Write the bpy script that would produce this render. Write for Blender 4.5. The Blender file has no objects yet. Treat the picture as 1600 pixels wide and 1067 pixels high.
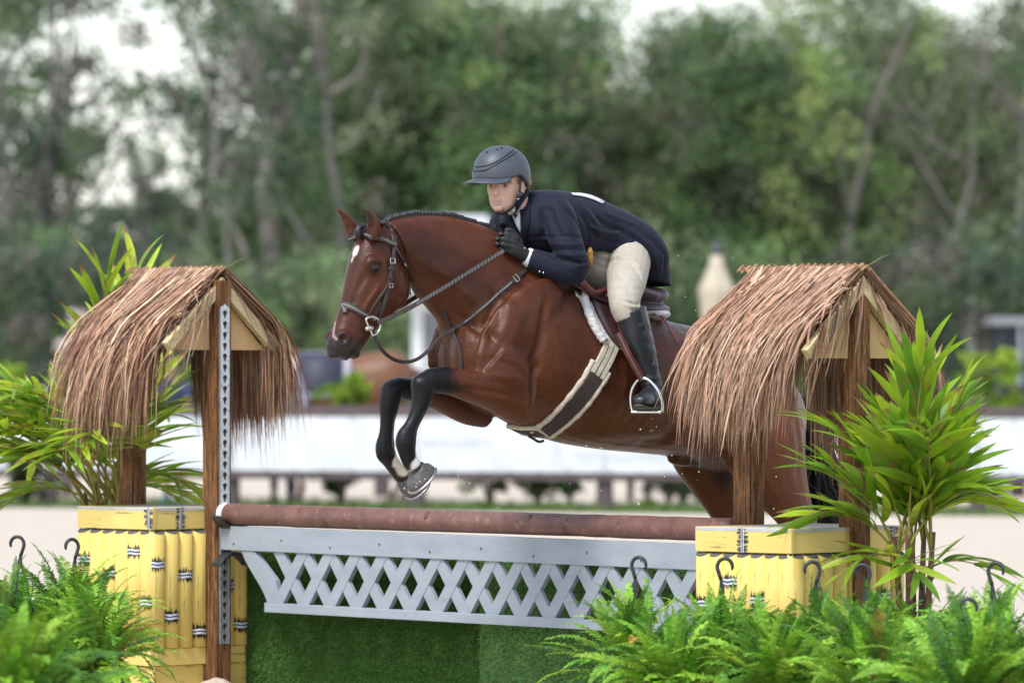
import bpy, bmesh, math, random
import numpy as np
from mathutils import Vector, Matrix
random.seed(7); RNG = np.random.default_rng(7)
sc = bpy.context.scene
COL = sc.collection

# ------------------------------------------------------------------ camera, sky, sun, exposure
FPX, CAMY, CAMZ, VH = 8496.0, -24.0, 1.32, 590.0
PITCH = math.atan((VH - 533.5) / FPX)
cam = bpy.data.cameras.new('camera'); camo = bpy.data.objects.new('camera', cam); COL.objects.link(camo)
cam.sensor_fit = 'HORIZONTAL'; cam.sensor_width = 36.0; cam.lens = FPX / 1600 * 36
cam.clip_start = 0.5; cam.clip_end = 2000
camo.location = (0, CAMY, CAMZ); camo.rotation_euler = (math.pi / 2 + PITCH, 0, 0)
cam.dof.use_dof = True; cam.dof.focus_distance = 22.2; cam.dof.aperture_fstop = 3.0
sc.camera = camo

w = bpy.data.worlds.new('World'); sc.world = w; w.use_nodes = True
nt = w.node_tree; nt.nodes.clear()
SUN_EL, SUN_AZ = math.radians(56), math.radians(212)      # azimuth clockwise from +Y
sky = nt.nodes.new('ShaderNodeTexSky'); sky.sky_type = 'NISHITA'; sky.sun_disc = False
sky.sun_elevation = SUN_EL; sky.sun_rotation = SUN_AZ
sky.air_density = 1.6; sky.dust_density = 0.6; sky.ozone_density = 1.0
hs = nt.nodes.new('ShaderNodeHueSaturation'); hs.inputs['Saturation'].default_value = 0.42   # overcast: nearly white cloud
bg = nt.nodes.new('ShaderNodeBackground'); bg.inputs['Strength'].default_value = 0.09
wo = nt.nodes.new('ShaderNodeOutputWorld')
nt.links.new(sky.outputs[0], hs.inputs['Color']); tn = nt.nodes.new('ShaderNodeMix'); tn.data_type = 'RGBA'; tn.blend_type = 'MULTIPLY'; tn.inputs[0].default_value = 1.0; tn.inputs[7].default_value = (.93, .98, 1.07, 1)   # cool cloud white
nt.links.new(hs.outputs[0], tn.inputs[6]); nt.links.new(tn.outputs[2], bg.inputs[0]); nt.links.new(bg.outputs[0], wo.inputs[0])

sl = bpy.data.lights.new('sun', 'SUN'); sl.energy = 1.5; sl.angle = math.radians(16); sl.color = (1.0, 0.96, 0.9)
so = bpy.data.objects.new('sun', sl); COL.objects.link(so)
sd = Vector((math.sin(SUN_AZ) * math.cos(SUN_EL), math.cos(SUN_AZ) * math.cos(SUN_EL), math.sin(SUN_EL)))
so.rotation_euler = (-sd).to_track_quat('-Z', 'Y').to_euler()

sc.view_settings.view_transform = 'Standard'; sc.view_settings.look = 'None'
sc.view_settings.exposure = 1.32; sc.view_settings.gamma = 1.0
sc.render.engine = 'CYCLES'
sc.cycles.use_denoising = True
sc.cycles.max_bounces = 6; sc.cycles.transparent_max_bounces = 8
sc.cycles.sample_clamp_indirect = 4.0

# ------------------------------------------------------------------ pixel -> place
_fw = np.array([0, math.cos(PITCH), math.sin(PITCH)]); _up = np.array([0, -math.sin(PITCH), math.cos(PITCH)])
CAM = np.array([0, CAMY, CAMZ])
def ray(u, v):
    return np.array([1.0, 0, 0]) * ((u - 800) / FPX) + _up * ((533.5 - v) / FPX) + _fw
def hit(u, v, q, n):                      # where the ray through a pixel meets the plane through q with normal n
    d = ray(u, v); n = np.asarray(n, float)
    return CAM + d * (np.dot(np.asarray(q, float) - CAM, n) / np.dot(d, n))
def PY(u, v, y): return hit(u, v, (0, y, 0), (0, 1, 0))
def PZ(u, v, z): return hit(u, v, (0, 0, z), (0, 0, 1))
def proj(p):
    d = np.asarray(p, float) - CAM
    w_ = d @ _fw
    return 800 + FPX * d[..., 0] / w_, 533.5 - FPX * (d @ _up) / w_

# ------------------------------------------------------------------ objects
def link(o, parent=None):
    COL.objects.link(o)
    if parent is not None: o.parent = parent
    return o
def tag(o, label=None, cat=None, group=None, kind=None):
    if label: o['label'] = label
    if cat: o['category'] = cat
    if group: o['group'] = group
    if kind: o['kind'] = kind
    return o
def thing(name, label, cat, loc=(0, 0, 0), group=None, rz=0):
    o = bpy.data.objects.new(name, None); o.location = loc; o.rotation_euler = (0, 0, rz)
    o.empty_display_size = 0.1
    COL.objects.link(o); return tag(o, label, cat, group)
def mesh(name, verts, faces, mat=None, smooth=False):
    me = bpy.data.meshes.new(name)
    me.from_pydata([tuple(map(float, v)) for v in verts], [], [tuple(int(i) for i in f) for f in faces])
    if mat: me.materials.append(mat)
    if smooth: me.polygons.foreach_set('use_smooth', [True] * len(me.polygons))
    me.update(); return me
def put(name, me, parent=None, loc=None, kind=None):
    o = bpy.data.objects.new(name, me); COL.objects.link(o)
    if parent is not None: o.parent = parent
    if loc is not None: o.location = loc
    if kind: o['kind'] = kind
    return o
class MB:                                 # collects shapes, world coordinates, into one mesh
    def __init__(s): s.v = []; s.f = []; s.c = []
    def add(s, v, f, col=None):
        o = len(s.v); s.v.extend([tuple(map(float, p)) for p in v]); s.f.extend([tuple(int(i) + o for i in q) for q in f])
        if col is not None: s.c.extend([col] * len(v))
    def obj(s, name, mat, parent=None, smooth=False, kind=None, origin=None, bevel=0):
        v = np.array(s.v) if len(s.v) else np.zeros((0, 3))
        off = np.zeros(3)
        if parent is not None: off = np.array(parent.matrix_basis.translation if parent.parent is None else (parent.parent.matrix_basis @ parent.matrix_basis).translation)
        me = mesh(name, v - off if len(v) else v, s.f, mat, smooth)
        if s.c:
            a = me.color_attributes.new('tint', 'FLOAT_COLOR', 'POINT')
            a.data.foreach_set('color', np.array([(*c[:3], 1.0) for c in s.c], np.float32).ravel())
        o = put(name, me, parent, kind=kind)
        if bevel:
            m = o.modifiers.new('bevel', 'BEVEL'); m.width = bevel; m.segments = 2; m.limit_method = 'ANGLE'; m.angle_limit = math.radians(40)
        return o
def boxv(c, ax, ay, az):                  # box from centre and three half axes
    c, ax, ay, az = (np.asarray(q, float) for q in (c, ax, ay, az))
    v = [c + i * ax + j * ay + k * az for k in (-1, 1) for j in (-1, 1) for i in (-1, 1)]
    f = [(0, 2, 3, 1), (4, 5, 7, 6), (0, 1, 5, 4), (2, 6, 7, 3), (0, 4, 6, 2), (1, 3, 7, 5)]
    if np.dot(np.cross(ax, ay), az) < 0: f = [q[::-1] for q in f]
    return v, f
def prism(poly, thick):                   # closed polygon (n x 3) pushed along thick
    p = np.asarray(poly, float); n = len(p); t = np.asarray(thick, float)
    v = list(p) + list(p + t)
    f = [tuple(range(n))[::-1], tuple(range(n, 2 * n))] + [(i, (i + 1) % n, n + (i + 1) % n, n + i) for i in range(n)]
    return v, f
def catmull(P, k):
    P = np.asarray(P, float); n = len(P); out = []
    for i in range(n - 1):
        p0, p1, p2, p3 = P[max(i - 1, 0)], P[i], P[i + 1], P[min(i + 2, n - 1)]
        for j in range(k):
            t = j / k
            out.append(0.5 * ((2 * p1) + (-p0 + p2) * t + (2 * p0 - 5 * p1 + 4 * p2 - p3) * t * t + (-p0 + 3 * p1 - 3 * p2 + p3) * t ** 3))
    out.append(P[-1]); return np.array(out)
def tube(pts, r, n=8, k=0, flat=None, ref=(0, 0, 1), cap=True):
    """tube along pts; r scalar or list; flat=(thickness factor, ) squashes along the frame normal"""
    P = np.asarray(pts, float); R = np.full(len(P), r, float) if np.isscalar(r) else np.asarray(r, float)
    if k: P4 = catmull(np.c_[P, R], k); P, R = P4[:, :3], np.maximum(P4[:, 3], 1e-4)
    v = []; f = []; m = len(P); prev = None
    for i in range(m):
        t = P[min(i + 1, m - 1)] - P[max(i - 1, 0)]; t /= max(np.linalg.norm(t), 1e-9)
        if prev is None:
            a = np.cross(np.asarray(ref, float), t)
            if np.linalg.norm(a) < 1e-4: a = np.cross((1, 0, 0.1), t)
        else: a = prev - t * np.dot(prev, t)
        a /= np.linalg.norm(a); prev = a; b = np.cross(t, a)
        fl = flat if flat else 1.0
        for j in range(n):
            th = 2 * math.pi * j / n
            v.append(P[i] + R[i] * (a * math.cos(th) + b * math.sin(th) * fl))
    for i in range(m - 1):
        for j in range(n):
            f.append((i * n + j, i * n + (j + 1) % n, (i + 1) * n + (j + 1) % n, (i + 1) * n + j))
    if cap: f.append(tuple(range(n))[::-1]); f.append(tuple(range((m - 1) * n, m * n)))
    return v, f
def strap(pts, nrm, width, thick, k=5):
    """flat leather strap along pts; nrm = outward normal per point (or one)"""
    P = np.asarray(pts, float); N = np.asarray(nrm, float)
    if N.ndim == 1: N = np.repeat(N[None], len(P), 0)
    if k: Q = catmull(np.c_[P, N], k); P, N = Q[:, :3], Q[:, 3:]
    v = []; f = []; m = len(P)
    for i in range(m):
        t = P[min(i + 1, m - 1)] - P[max(i - 1, 0)]; t /= np.linalg.norm(t)
        n_ = N[i] - t * np.dot(N[i], t); n_ /= np.linalg.norm(n_); s = np.cross(t, n_)
        h = width / 2
        for a, b in ((-h, 0), (-h * .8, thick), (h * .8, thick), (h, 0), (h * .8, -thick * .6), (-h * .8, -thick * .6)): v.append(P[i] + s * a + n_ * b)
    for i in range(m - 1):
        for j in range(6): f.append((i * 6 + j, (i + 1) * 6 + j, (i + 1) * 6 + (j + 1) % 6, i * 6 + (j + 1) % 6))
    f.append((0, 1, 2, 3, 4, 5)); f.append(tuple(range((m - 1) * 6, m * 6))[::-1])
    return v, f
def lathe(c, prof, n=16, axis=(0, 0, 1), sx=1.0):
    ax = np.asarray(axis, float); ax /= np.linalg.norm(ax)
    a = np.cross(ax, (0, 1, 0.01)); a /= np.linalg.norm(a); b = np.cross(ax, a)
    v = []; f = []
    for r, h in prof:
        for j in range(n):
            th = 2 * math.pi * j / n; v.append(np.asarray(c, float) + ax * h + r * (a * math.cos(th) * sx + b * math.sin(th)))
    for i in range(len(prof) - 1):
        for j in range(n): f.append((i * n + j, i * n + (j + 1) % n, (i + 1) * n + (j + 1) % n, (i + 1) * n + j))
    f.append(tuple(range(n))[::-1]); f.append(tuple(range((len(prof) - 1) * n, len(prof) * n)))
    return v, f

# ------------------------------------------------------------------ materials
def node_mat(name):
    m = bpy.data.materials.new(name); m.use_nodes = True
    n = m.node_tree; b = n.nodes['Principled BSDF']; return m, n, b
def S(n, t, **kw):
    x = n.nodes.new(t)
    for k, v in kw.items():
        if k in x.inputs: x.inputs[k].default_value = v
        else: setattr(x, k, v)
    return x
def mixc(n, fac, a, b, mode='MIX'):
    x = n.nodes.new('ShaderNodeMix'); x.data_type = 'RGBA'; x.blend_type = mode
    for sock, val in ((x.inputs[0], fac), (x.inputs[6], a), (x.inputs[7], b)):
        if isinstance(val, (int, float)): sock.default_value = val
        elif isinstance(val, tuple): sock.default_value = (*val[:3], 1)
        else: n.links.new(val, sock)
    return x.outputs[2]
def ramp(n, src, stops):
    x = n.nodes.new('ShaderNodeValToRGB'); e = x.color_ramp.elements
    while len(e) < len(stops): e.new(0.5)
    for i, (p, c) in enumerate(stops):
        e[i].position = p; e[i].color = (*c[:3], 1) if isinstance(c, tuple) else (c, c, c, 1)
    n.links.new(src, x.inputs[0]); return x.outputs[0]
def noise(n, scale=5.0, detail=4, rough=0.6, stretch=None, coord='Object'):
    tc = n.nodes.new('ShaderNodeTexCoord'); src = tc.outputs[coord]
    if stretch:
        mp = n.nodes.new('ShaderNodeMapping'); mp.inputs['Scale'].default_value = stretch; n.links.new(src, mp.inputs[0]); src = mp.outputs[0]
    x = n.nodes.new('ShaderNodeTexNoise'); x.inputs['Scale'].default_value = scale; x.inputs['Detail'].default_value = detail; x.inputs['Roughness'].default_value = rough
    n.links.new(src, x.inputs['Vector']); return x.outputs['Fac']
def bump(n, b, h, strength=0.3, dist=0.01):
    x = n.nodes.new('ShaderNodeBump'); x.inputs['Strength'].default_value = strength; x.inputs['Distance'].default_value = dist
    n.links.new(h, x.inputs['Height']); n.links.new(x.outputs[0], b.inputs['Normal'])
def mat(name, c1, c2=None, scale=8, rough=0.6, spec=0.5, stretch=None, bmp=0, metal=0, lo=0.35, hi=0.65, coat=0, sheen=0, bdist=0.004, detail=4):
    m, n, b = node_mat(name)
    b.inputs['Roughness'].default_value = rough; b.inputs['Metallic'].default_value = metal
    b.inputs['Specular IOR Level'].default_value = spec; b.inputs['Coat Weight'].default_value = coat; b.inputs['Sheen Weight'].default_value = sheen
    if c2 is None and not bmp:
        b.inputs['Base Color'].default_value = (*c1, 1); return m
    f = noise(n, scale, detail, 0.6, stretch)
    n.links.new(ramp(n, f, [(lo, c1), (hi, c2 or c1)]), b.inputs['Base Color'])
    if bmp: bump(n, b, f, bmp, bdist)
    return m
def leafmat(name, trans=0.35, rough=0.45, attr=True, base=(0.1, 0.2, 0.03), vary=0.25, spec=0.4):
    """leaf: tint attribute (or base) x per-object variation, some light passing through"""
    m, n, b = node_mat(name); b.inputs['Roughness'].default_value = rough; b.inputs['Specular IOR Level'].default_value = spec
    if attr:
        at = n.nodes.new('ShaderNodeAttribute'); at.attribute_name = 'tint'; col = at.outputs['Color']
    else:
        rg = n.nodes.new('ShaderNodeRGB'); rg.outputs[0].default_value = (*base, 1); col = rg.outputs[0]
    oi = n.nodes.new('ShaderNodeObjectInfo')
    hsv = n.nodes.new('ShaderNodeHueSaturation')
    mr = S(n, 'ShaderNodeMapRange'); mr.inputs['To Min'].default_value = 1 - vary; mr.inputs['To Max'].default_value = 1 + vary
    n.links.new(oi.outputs['Random'], mr.inputs[0]); n.links.new(mr.outputs[0], hsv.inputs['Value']); n.links.new(col, hsv.inputs['Color'])
    col = hsv.outputs[0]
    n.links.new(col, b.inputs['Base Color'])
    tr = n.nodes.new('ShaderNodeBsdfTranslucent'); n.links.new(col, tr.inputs[0])
    mx = n.nodes.new('ShaderNodeMixShader'); mx.inputs[0].default_value = trans
    out = n.nodes['Material Output']
    n.links.new(b.outputs[0], mx.inputs[1]); n.links.new(tr.outputs[0], mx.inputs[2]); n.links.new(mx.outputs[0], out.inputs[0])
    return m
# ------------------------------------------------------------------ setting: sand, grass, sky light comes from the world
def sand_mat():
    m, n, b = node_mat('arena_sand'); b.inputs['Roughness'].default_value = 0.95; b.inputs['Specular IOR Level'].default_value = 0.1
    a = noise(n, 1.3, 5, 0.6); c = noise(n, 60, 4, 0.7)
    col = mixc(n, a, (0.60, 0.51, 0.42), (0.68, 0.60, 0.51)); col = mixc(n, ramp(n, c, [(0.35, 0.0), (0.6, 0.35)]), col, (0.56, 0.46, 0.37))
    n.links.new(col, b.inputs['Base Color']); bump(n, b, c, 0.7, 0.03); return m
SAND = sand_mat()
def ground_z(x, y):
    t = min(1, max(0, (16 - y) / 12)); return -.055 * t * t * (3 - 2 * t)      # the ring falls away slightly towards the camera
N_ = 60
gx = np.concatenate([np.linspace(-400, -12, 10), np.linspace(-10, 10, 60), np.linspace(12, 400, 10)])
gy = np.concatenate([np.linspace(-30, -8, 8), np.linspace(-7.5, 8, 60), np.linspace(9, 60, 20), np.linspace(70, 600, 10)])
gv = []; gf = []
for j, yy in enumerate(gy):
    for i, xx in enumerate(gx):
        near = abs(xx) < 10.5 and -8 < yy < 9
        gv.append((xx, yy, ground_z(xx, yy) + (random.gauss(0, 0.010) if near else 0)))
nx_ = len(gx)
for j in range(len(gy) - 1):
    for i in range(nx_ - 1): gf.append((j * nx_ + i, j * nx_ + i + 1, (j + 1) * nx_ + i + 1, (j + 1) * nx_ + i))
tag(put('ground', mesh('ground', gv, gf, SAND, True)), kind='structure')

# fence line geometry (the ring's far fence, slightly nearer on the right)
FT = 0.35; FQ = np.array([0.0, 30.8, 0.0]); FD = np.array([1, -FT, 0]) / math.hypot(1, FT); FN = np.array([-FT, -1, 0]) / math.hypot(1, FT)
def PF(u, v, off=0.0): return hit(u, v, FQ + FN * off, FN)
GRASSY = mat('verge_grass', (0.07, 0.12, 0.03), (0.16, 0.2, 0.06), 6, 0.9, bmp=0.5, bdist=0.05)
c0 = PF(-700, 790); c1 = PF(2300, 790)
vv = []
for k, o in ((0, 1.3), (1, 1.3), (1, -2.0), (0, -2.0)):
    p = (c0 if k == 0 else c1) + FN * o; vv.append((p[0], p[1], 0.006))
tag(put('grass_verge', mesh('grass_verge', vv, [(0, 1, 2, 3)], GRASSY)), kind='structure')
ng = 9000; gb = MB()
for i in range(ng):
    s_ = RNG.uniform(-9, 9); o = RNG.uniform(-1.9, 1.25)
    p = FQ + FD * s_ + FN * o; p[2] = 0.0
    h = RNG.uniform(.02, .09); a = RNG.uniform(0, 6.28); d = np.array([math.cos(a), math.sin(a), 0]) * .012; l = RNG.normal(0, .03, 3); l[2] = h
    g = RNG.uniform(.6, 1.3)
    gb.add([p - d, p + d, p + l], [(0, 1, 2)], (.09 * g, .15 * g, .03 * g))
GRASSB = leafmat('grass_blade', 0.2, 0.6)
tag(gb.obj('verge_grass', GRASSB, kind='stuff'), 'short green grass along the foot of the far ring fence', 'grass')
# ------------------------------------------------------------------ the jump: everything stands on one line, the rail line
RT = 1.0; RQ = PY(700, 800, -0.95) * np.array([1, 1, 0]); RD = np.array([1, -RT, 0]) / math.hypot(1, RT); RN = np.array([-RT, -1, 0]) / math.hypot(1, RT)
UPZ = np.array([0, 0, 1.0])
def PR(u, v, off=0.0): return hit(u, v, RQ + RN * off, RN)
def along(u, v=800, off=0.0): return float((PR(u, v, off) - RQ) @ RD)
def at_line(s, off=0.0, z=0.0): return RQ + RD * s + RN * off + UPZ * z

def wood_mat(name, c_light, c_mid, c_dark, vert='z', rough=0.75):
    m, n, b = node_mat(name); b.inputs['Roughness'].default_value = rough; b.inputs['Specular IOR Level'].default_value = 0.25
    st = {'z': (9, 9, 0.55), 'x': (0.55, 9, 9)}[vert]
    g = noise(n, 9, 6, 0.65, st); g2 = noise(n, 30, 4, 0.7, st); k = noise(n, 3.2, 3, 0.5)
    col = ramp(n, g, [(0.40, c_dark), (0.50, c_mid), (0.61, c_light)])
    col = mixc(n, ramp(n, g2, [(0.50, 0.0), (0.58, 0.85)]), col, c_dark)
    col = mixc(n, ramp(n, k, [(0.45, 0.0), (0.7, 0.5)]), col, c_mid)
    n.links.new(col, b.inputs['Base Color']); bump(n, b, g2, 0.6, 0.004); return m
POST = wood_mat('stained_post_wood', (0.33, 0.17, 0.075), (0.19, 0.085, 0.035), (0.045, 0.02, 0.01))
BARGE = mat('cream_board', (0.62, 0.50, 0.28), (0.50, 0.39, 0.2), 7, 0.7, stretch=(2, 2, 9))
GABLE = mat('tan_panel', (0.62, 0.40, 0.19), (0.55, 0.34, 0.15), 3, 0.8)
UNDER = mat('roof_underside', (0.16, 0.09, 0.045), (0.09, 0.05, 0.025), 12, 0.9)
def thatch_mat():
    m, n, b = node_mat('dry_palm_thatch'); b.inputs['Roughness'].default_value = 0.55; b.inputs['Specular IOR Level'].default_value = 0.35
    at = n.nodes.new('ShaderNodeAttribute'); at.attribute_name = 'tint'
    g = noise(n, 40, 3, 0.6); col = mixc(n, ramp(n, g, [(0.3, 0.0), (0.7, 0.35)]), at.outputs['Color'], (0.1, 0.045, 0.025))
    n.links.new(col, b.inputs['Base Color'])
    tr = n.nodes.new('ShaderNodeBsdfTranslucent'); n.links.new(col, tr.inputs[0]); mx = n.nodes.new('ShaderNodeMixShader'); mx.inputs[0].default_value = 0.12
    n.links.new(b.outputs[0], mx.inputs[1]); n.links.new(tr.outputs[0], mx.inputs[2]); n.links.new(mx.outputs[0], n.nodes['Material Output'].inputs[0])
    return m
THATCH = thatch_mat()
TH_COL = [(.42, .25, .155), (.34, .18, .105), (.55, .37, .235), (.22, .10, .06), (.10, .047, .032), (.38, .205, .135), (.66, .48, .32), (.30, .125, .085), (.48, .30, .19), (.15, .07, .05), (.30, .21, .155)]

def hut(name, label, u_in, u_out, s_gable, s_back, z_apex, post_u, bases, seed, bleach, jit=1.0):
    """roofed two-post standard. s along the rail line; gable at s_gable (the right, nearer end), ridge runs to s_back"""
    R = np.random.default_rng(seed)
    root = thing(name, label, 'jump standard', at_line((s_gable + s_back) / 2, 0, 0))
    e = 0.33; zr = z_apex; ze = z_apex - 0.285
    for (pu, zb, zt) in post_u:
        s_ = along(pu, 700)
        mb = MB(); mb.add(*boxv(at_line(s_, 0, (zb + zt) / 2), RD * .045, RN * .045, UPZ * (zt - zb) / 2))
        mb.obj('post', POST, root, bevel=.004)
    # barge boards, gable panel
    for sgn in (1, -1):
        for sg, w_ in ((s_gable, .0), (s_back, .0)):
            a = at_line(sg, 0, zr); bb = at_line(sg, sgn * e, ze)
            d = bb - a; d /= np.linalg.norm(d); nrm = np.cross(d, RD); nrm *= np.sign(nrm[2])
            c = (a + bb) / 2 - nrm * .024
            mb = MB(); mb.add(*boxv(c - RD * .018 * (1 if sg == s_gable else -1), d * (np.linalg.norm(bb - a) / 2 + .005), nrm * .024, RD * .017)); mb.obj('barge_board', BARGE, root, bevel=.003)
        # roof deck under the thatch
        a = at_line(s_gable - .045, 0, zr - .03); b_ = at_line(s_back + .045, 0, zr - .03); c_ = at_line(s_back + .045, sgn * (e - .01), ze - .03); d_ = at_line(s_gable - .045, sgn * (e - .01), ze - .03)
        mb = MB(); mb.add(*prism([a, b_, c_, d_], (0, 0, .012))); mb.obj('roof_deck', UNDER, root)
    for sg in (s_gable - .055, s_back + .055):
        p = [at_line(sg, e - .045, ze - .034), at_line(sg, -(e - .045), ze - .034), at_line(sg, 0, zr - .05)]
        mb = MB(); mb.add(*prism(p, -RD * .012 if sg < s_gable - .2 else RD * .012)); mb.obj('gable_panel', GABLE, root)
    # thatch strands: down the slope, then drooping past the eave
    def strands(sgn, count, hang, hv):
        mb = MB(); L = s_gable - s_back; slope = np.array([0, 0, 0.]) + RN * sgn * e + UPZ * (ze - zr); sl = np.linalg.norm(slope); slope /= sl
        out = np.cross(slope, RD); out *= np.sign(out[2])
        for i in range(count):
            lay = R.uniform(0, 1)
            s0 = s_back + .085 + R.uniform(0, 1) * (L - .091 + .03 * bleach)
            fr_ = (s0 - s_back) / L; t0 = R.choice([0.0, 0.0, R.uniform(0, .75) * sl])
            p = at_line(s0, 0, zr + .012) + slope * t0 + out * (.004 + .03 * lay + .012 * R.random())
            broken = R.random() < .10 and t0 > .12 * sl
            tot = max(.16, sl - t0 + hang * (1 - .25 * fr_) + R.normal(0, hv)); nseg = 11
            if R.random() < .06: tot += .12 * R.random()
            # leaves lean outward over the gable ends, drift along the ridge
            lean = R.normal(.04 - .44 * fr_ ** 1.5, .15) * jit + ((.12 * bleach - .03) if s0 > s_gable - .06 else 0)
            d = slope + RD * lean + out * R.normal(.0, .035); d /= np.linalg.norm(d)
            if broken: tot = R.uniform(.10, .26); d = slope + RD * R.normal(-.1, .45) + out * R.normal(.0, .03); d /= np.linalg.norm(d); p = p + out * .012
            if sgn < 0: d = slope + RD * R.normal(.03, .07) + out * R.normal(0, .02); d /= np.linalg.norm(d)
            wd = R.uniform(.0010, .0040) * (1.25 if R.random() < .2 else 1)
            g = np.array(TH_COL[R.choice(len(TH_COL))]) * R.uniform(.6, 1.35)
            g = g * (1 - bleach) + np.array([.55, .37, .26]) * bleach * R.uniform(.7, 1.15)
            side = np.cross(d, out); side /= np.linalg.norm(side); roll = R.normal(0, .5); side = side * math.cos(roll) + out * math.sin(roll)
            pts = []; cur = p.copy(); run = 0; curl = R.normal(-.34 * fr_ ** 1.5, .16); dr = R.uniform(.2, .6); th_ = sl * R.uniform(.60, .86); nb = 0
            if sgn < 0: curl = R.normal(0, .05)
            for k in range(nseg + 1):
                pts.append(cur.copy()); st = tot / nseg; cur = cur + d * st; run += st
                if t0 + run > th_:
                    nb += 1
                    droop = min(.9, dr * (.6 + .22 * nb) * R.uniform(.75, 1.25)); d = d * (1 - droop) + np.array([0, 0, -1.0]) * droop + RD * curl * .3 + RN * sgn * R.normal(.02, .04); d /= np.linalg.norm(d)
            vs = []; fs = []
            for k, q in enumerate(pts):
                w_ = wd * (1.0 if k < nseg - 2 else (nseg - k) / 2.6 * .8 + .12); vs += [q - side * w_, q + side * w_]
                if k: fs.append((2 * k - 2, 2 * k - 1, 2 * k + 1, 2 * k))
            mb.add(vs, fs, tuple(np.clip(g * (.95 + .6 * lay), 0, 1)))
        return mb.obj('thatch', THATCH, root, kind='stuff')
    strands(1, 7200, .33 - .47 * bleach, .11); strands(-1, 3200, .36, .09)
    # stray strands over the gable edges + stitched ridge cord
    mb = MB()
    for i in range(150):
        s_ = s_back - .01 + (s_gable - s_back + .02) * i / 149; zz = zr + .04 + .006 * math.sin(i * .8)
        a = at_line(s_, .022, zz - .012); b_ = at_line(s_ + .006, 0, zz + .006 + R.normal(0, .002)); c_ = at_line(s_ + .002, -.022, zz - .012)
        g = np.array([.42, .26, .14]) * R.uniform(.6, 1.3)
        v, f = tube([a, b_, c_], [.0035, .0048, .0035], 5, 2); mb.add(v, f, tuple(g))
    for i in range(26):
        s_ = R.uniform(s_back, s_gable); p = at_line(s_, 0, zr + .04); d = np.array([R.normal(0, .5), R.normal(0, .4), R.uniform(.1, .8)]); ln = R.uniform(.015, .05)
        if i == 3: p = at_line(s_gable, 0, zr + .035); d = np.array([1.0, 0, .55]); ln = .1
        v, f = tube([p, p + d * ln * .6 + UPZ * .005, p + d * ln], [.0012, .001, .0006], 4); mb.add(v, f, (.45, .28, .16))
    mb.obj('ridge_cord', THATCH, root, kind='stuff')
    mb = MB()
    for i in range(int(15 + 150 * bleach)):
        sgn = R.choice([1, 1, -1]); t = R.uniform(0, .85); p = at_line(s_gable + R.uniform(-.02, .012), sgn * e * t, zr + (ze - zr) * t + .015)
        d = RN * sgn * R.uniform(.2, .7) + UPZ * -1 + RD * R.uniform(-.05, .22); d /= np.linalg.norm(d); ln = R.uniform(.1, .34)
        side = np.cross(d, RD); side /= np.linalg.norm(side); w_ = R.uniform(.002, .005); q = [p, p + d * ln * .5 + RD * .012, p + d * ln]
        vs = [q[0] - side * w_, q[0] + side * w_, q[1] - side * w_, q[1] + side * w_, q[2] - side * w_ * .3, q[2] + side * w_ * .3]
        mb.add(vs, [(0, 1, 3, 2), (2, 3, 5, 4)], tuple(np.array(TH_COL[R.choice(len(TH_COL))]) * R.uniform(.9, 1.3)))
    mb.obj('loose_strand', THATCH, root, kind='stuff')
    return root
s_gl = along(349, 450); s_bl = along(203, 450); s_gr = along(1350, 450); s_br = along(1160, 450)
zl = PR(349, 434)[2]; zr_ = PR(1350, 433)[2]
hutL = hut('jump_standard', 'thatched two-post jump standard with a metal keyhole strip, at the grey lattice end', 340, 207, s_gl, s_bl, zl, [(339, -.12, zl - .012), (207, .1, zl - .05)], None, 11, .05)
hutR = hut('jump_standard', 'thatched two-post jump standard beside the potted palm', 1170, 1335, s_gr, s_br, zr_, [(1335, -.12, zr_ - .012), (1170, .1, zr_ - .05)], None, 12, .32)

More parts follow.
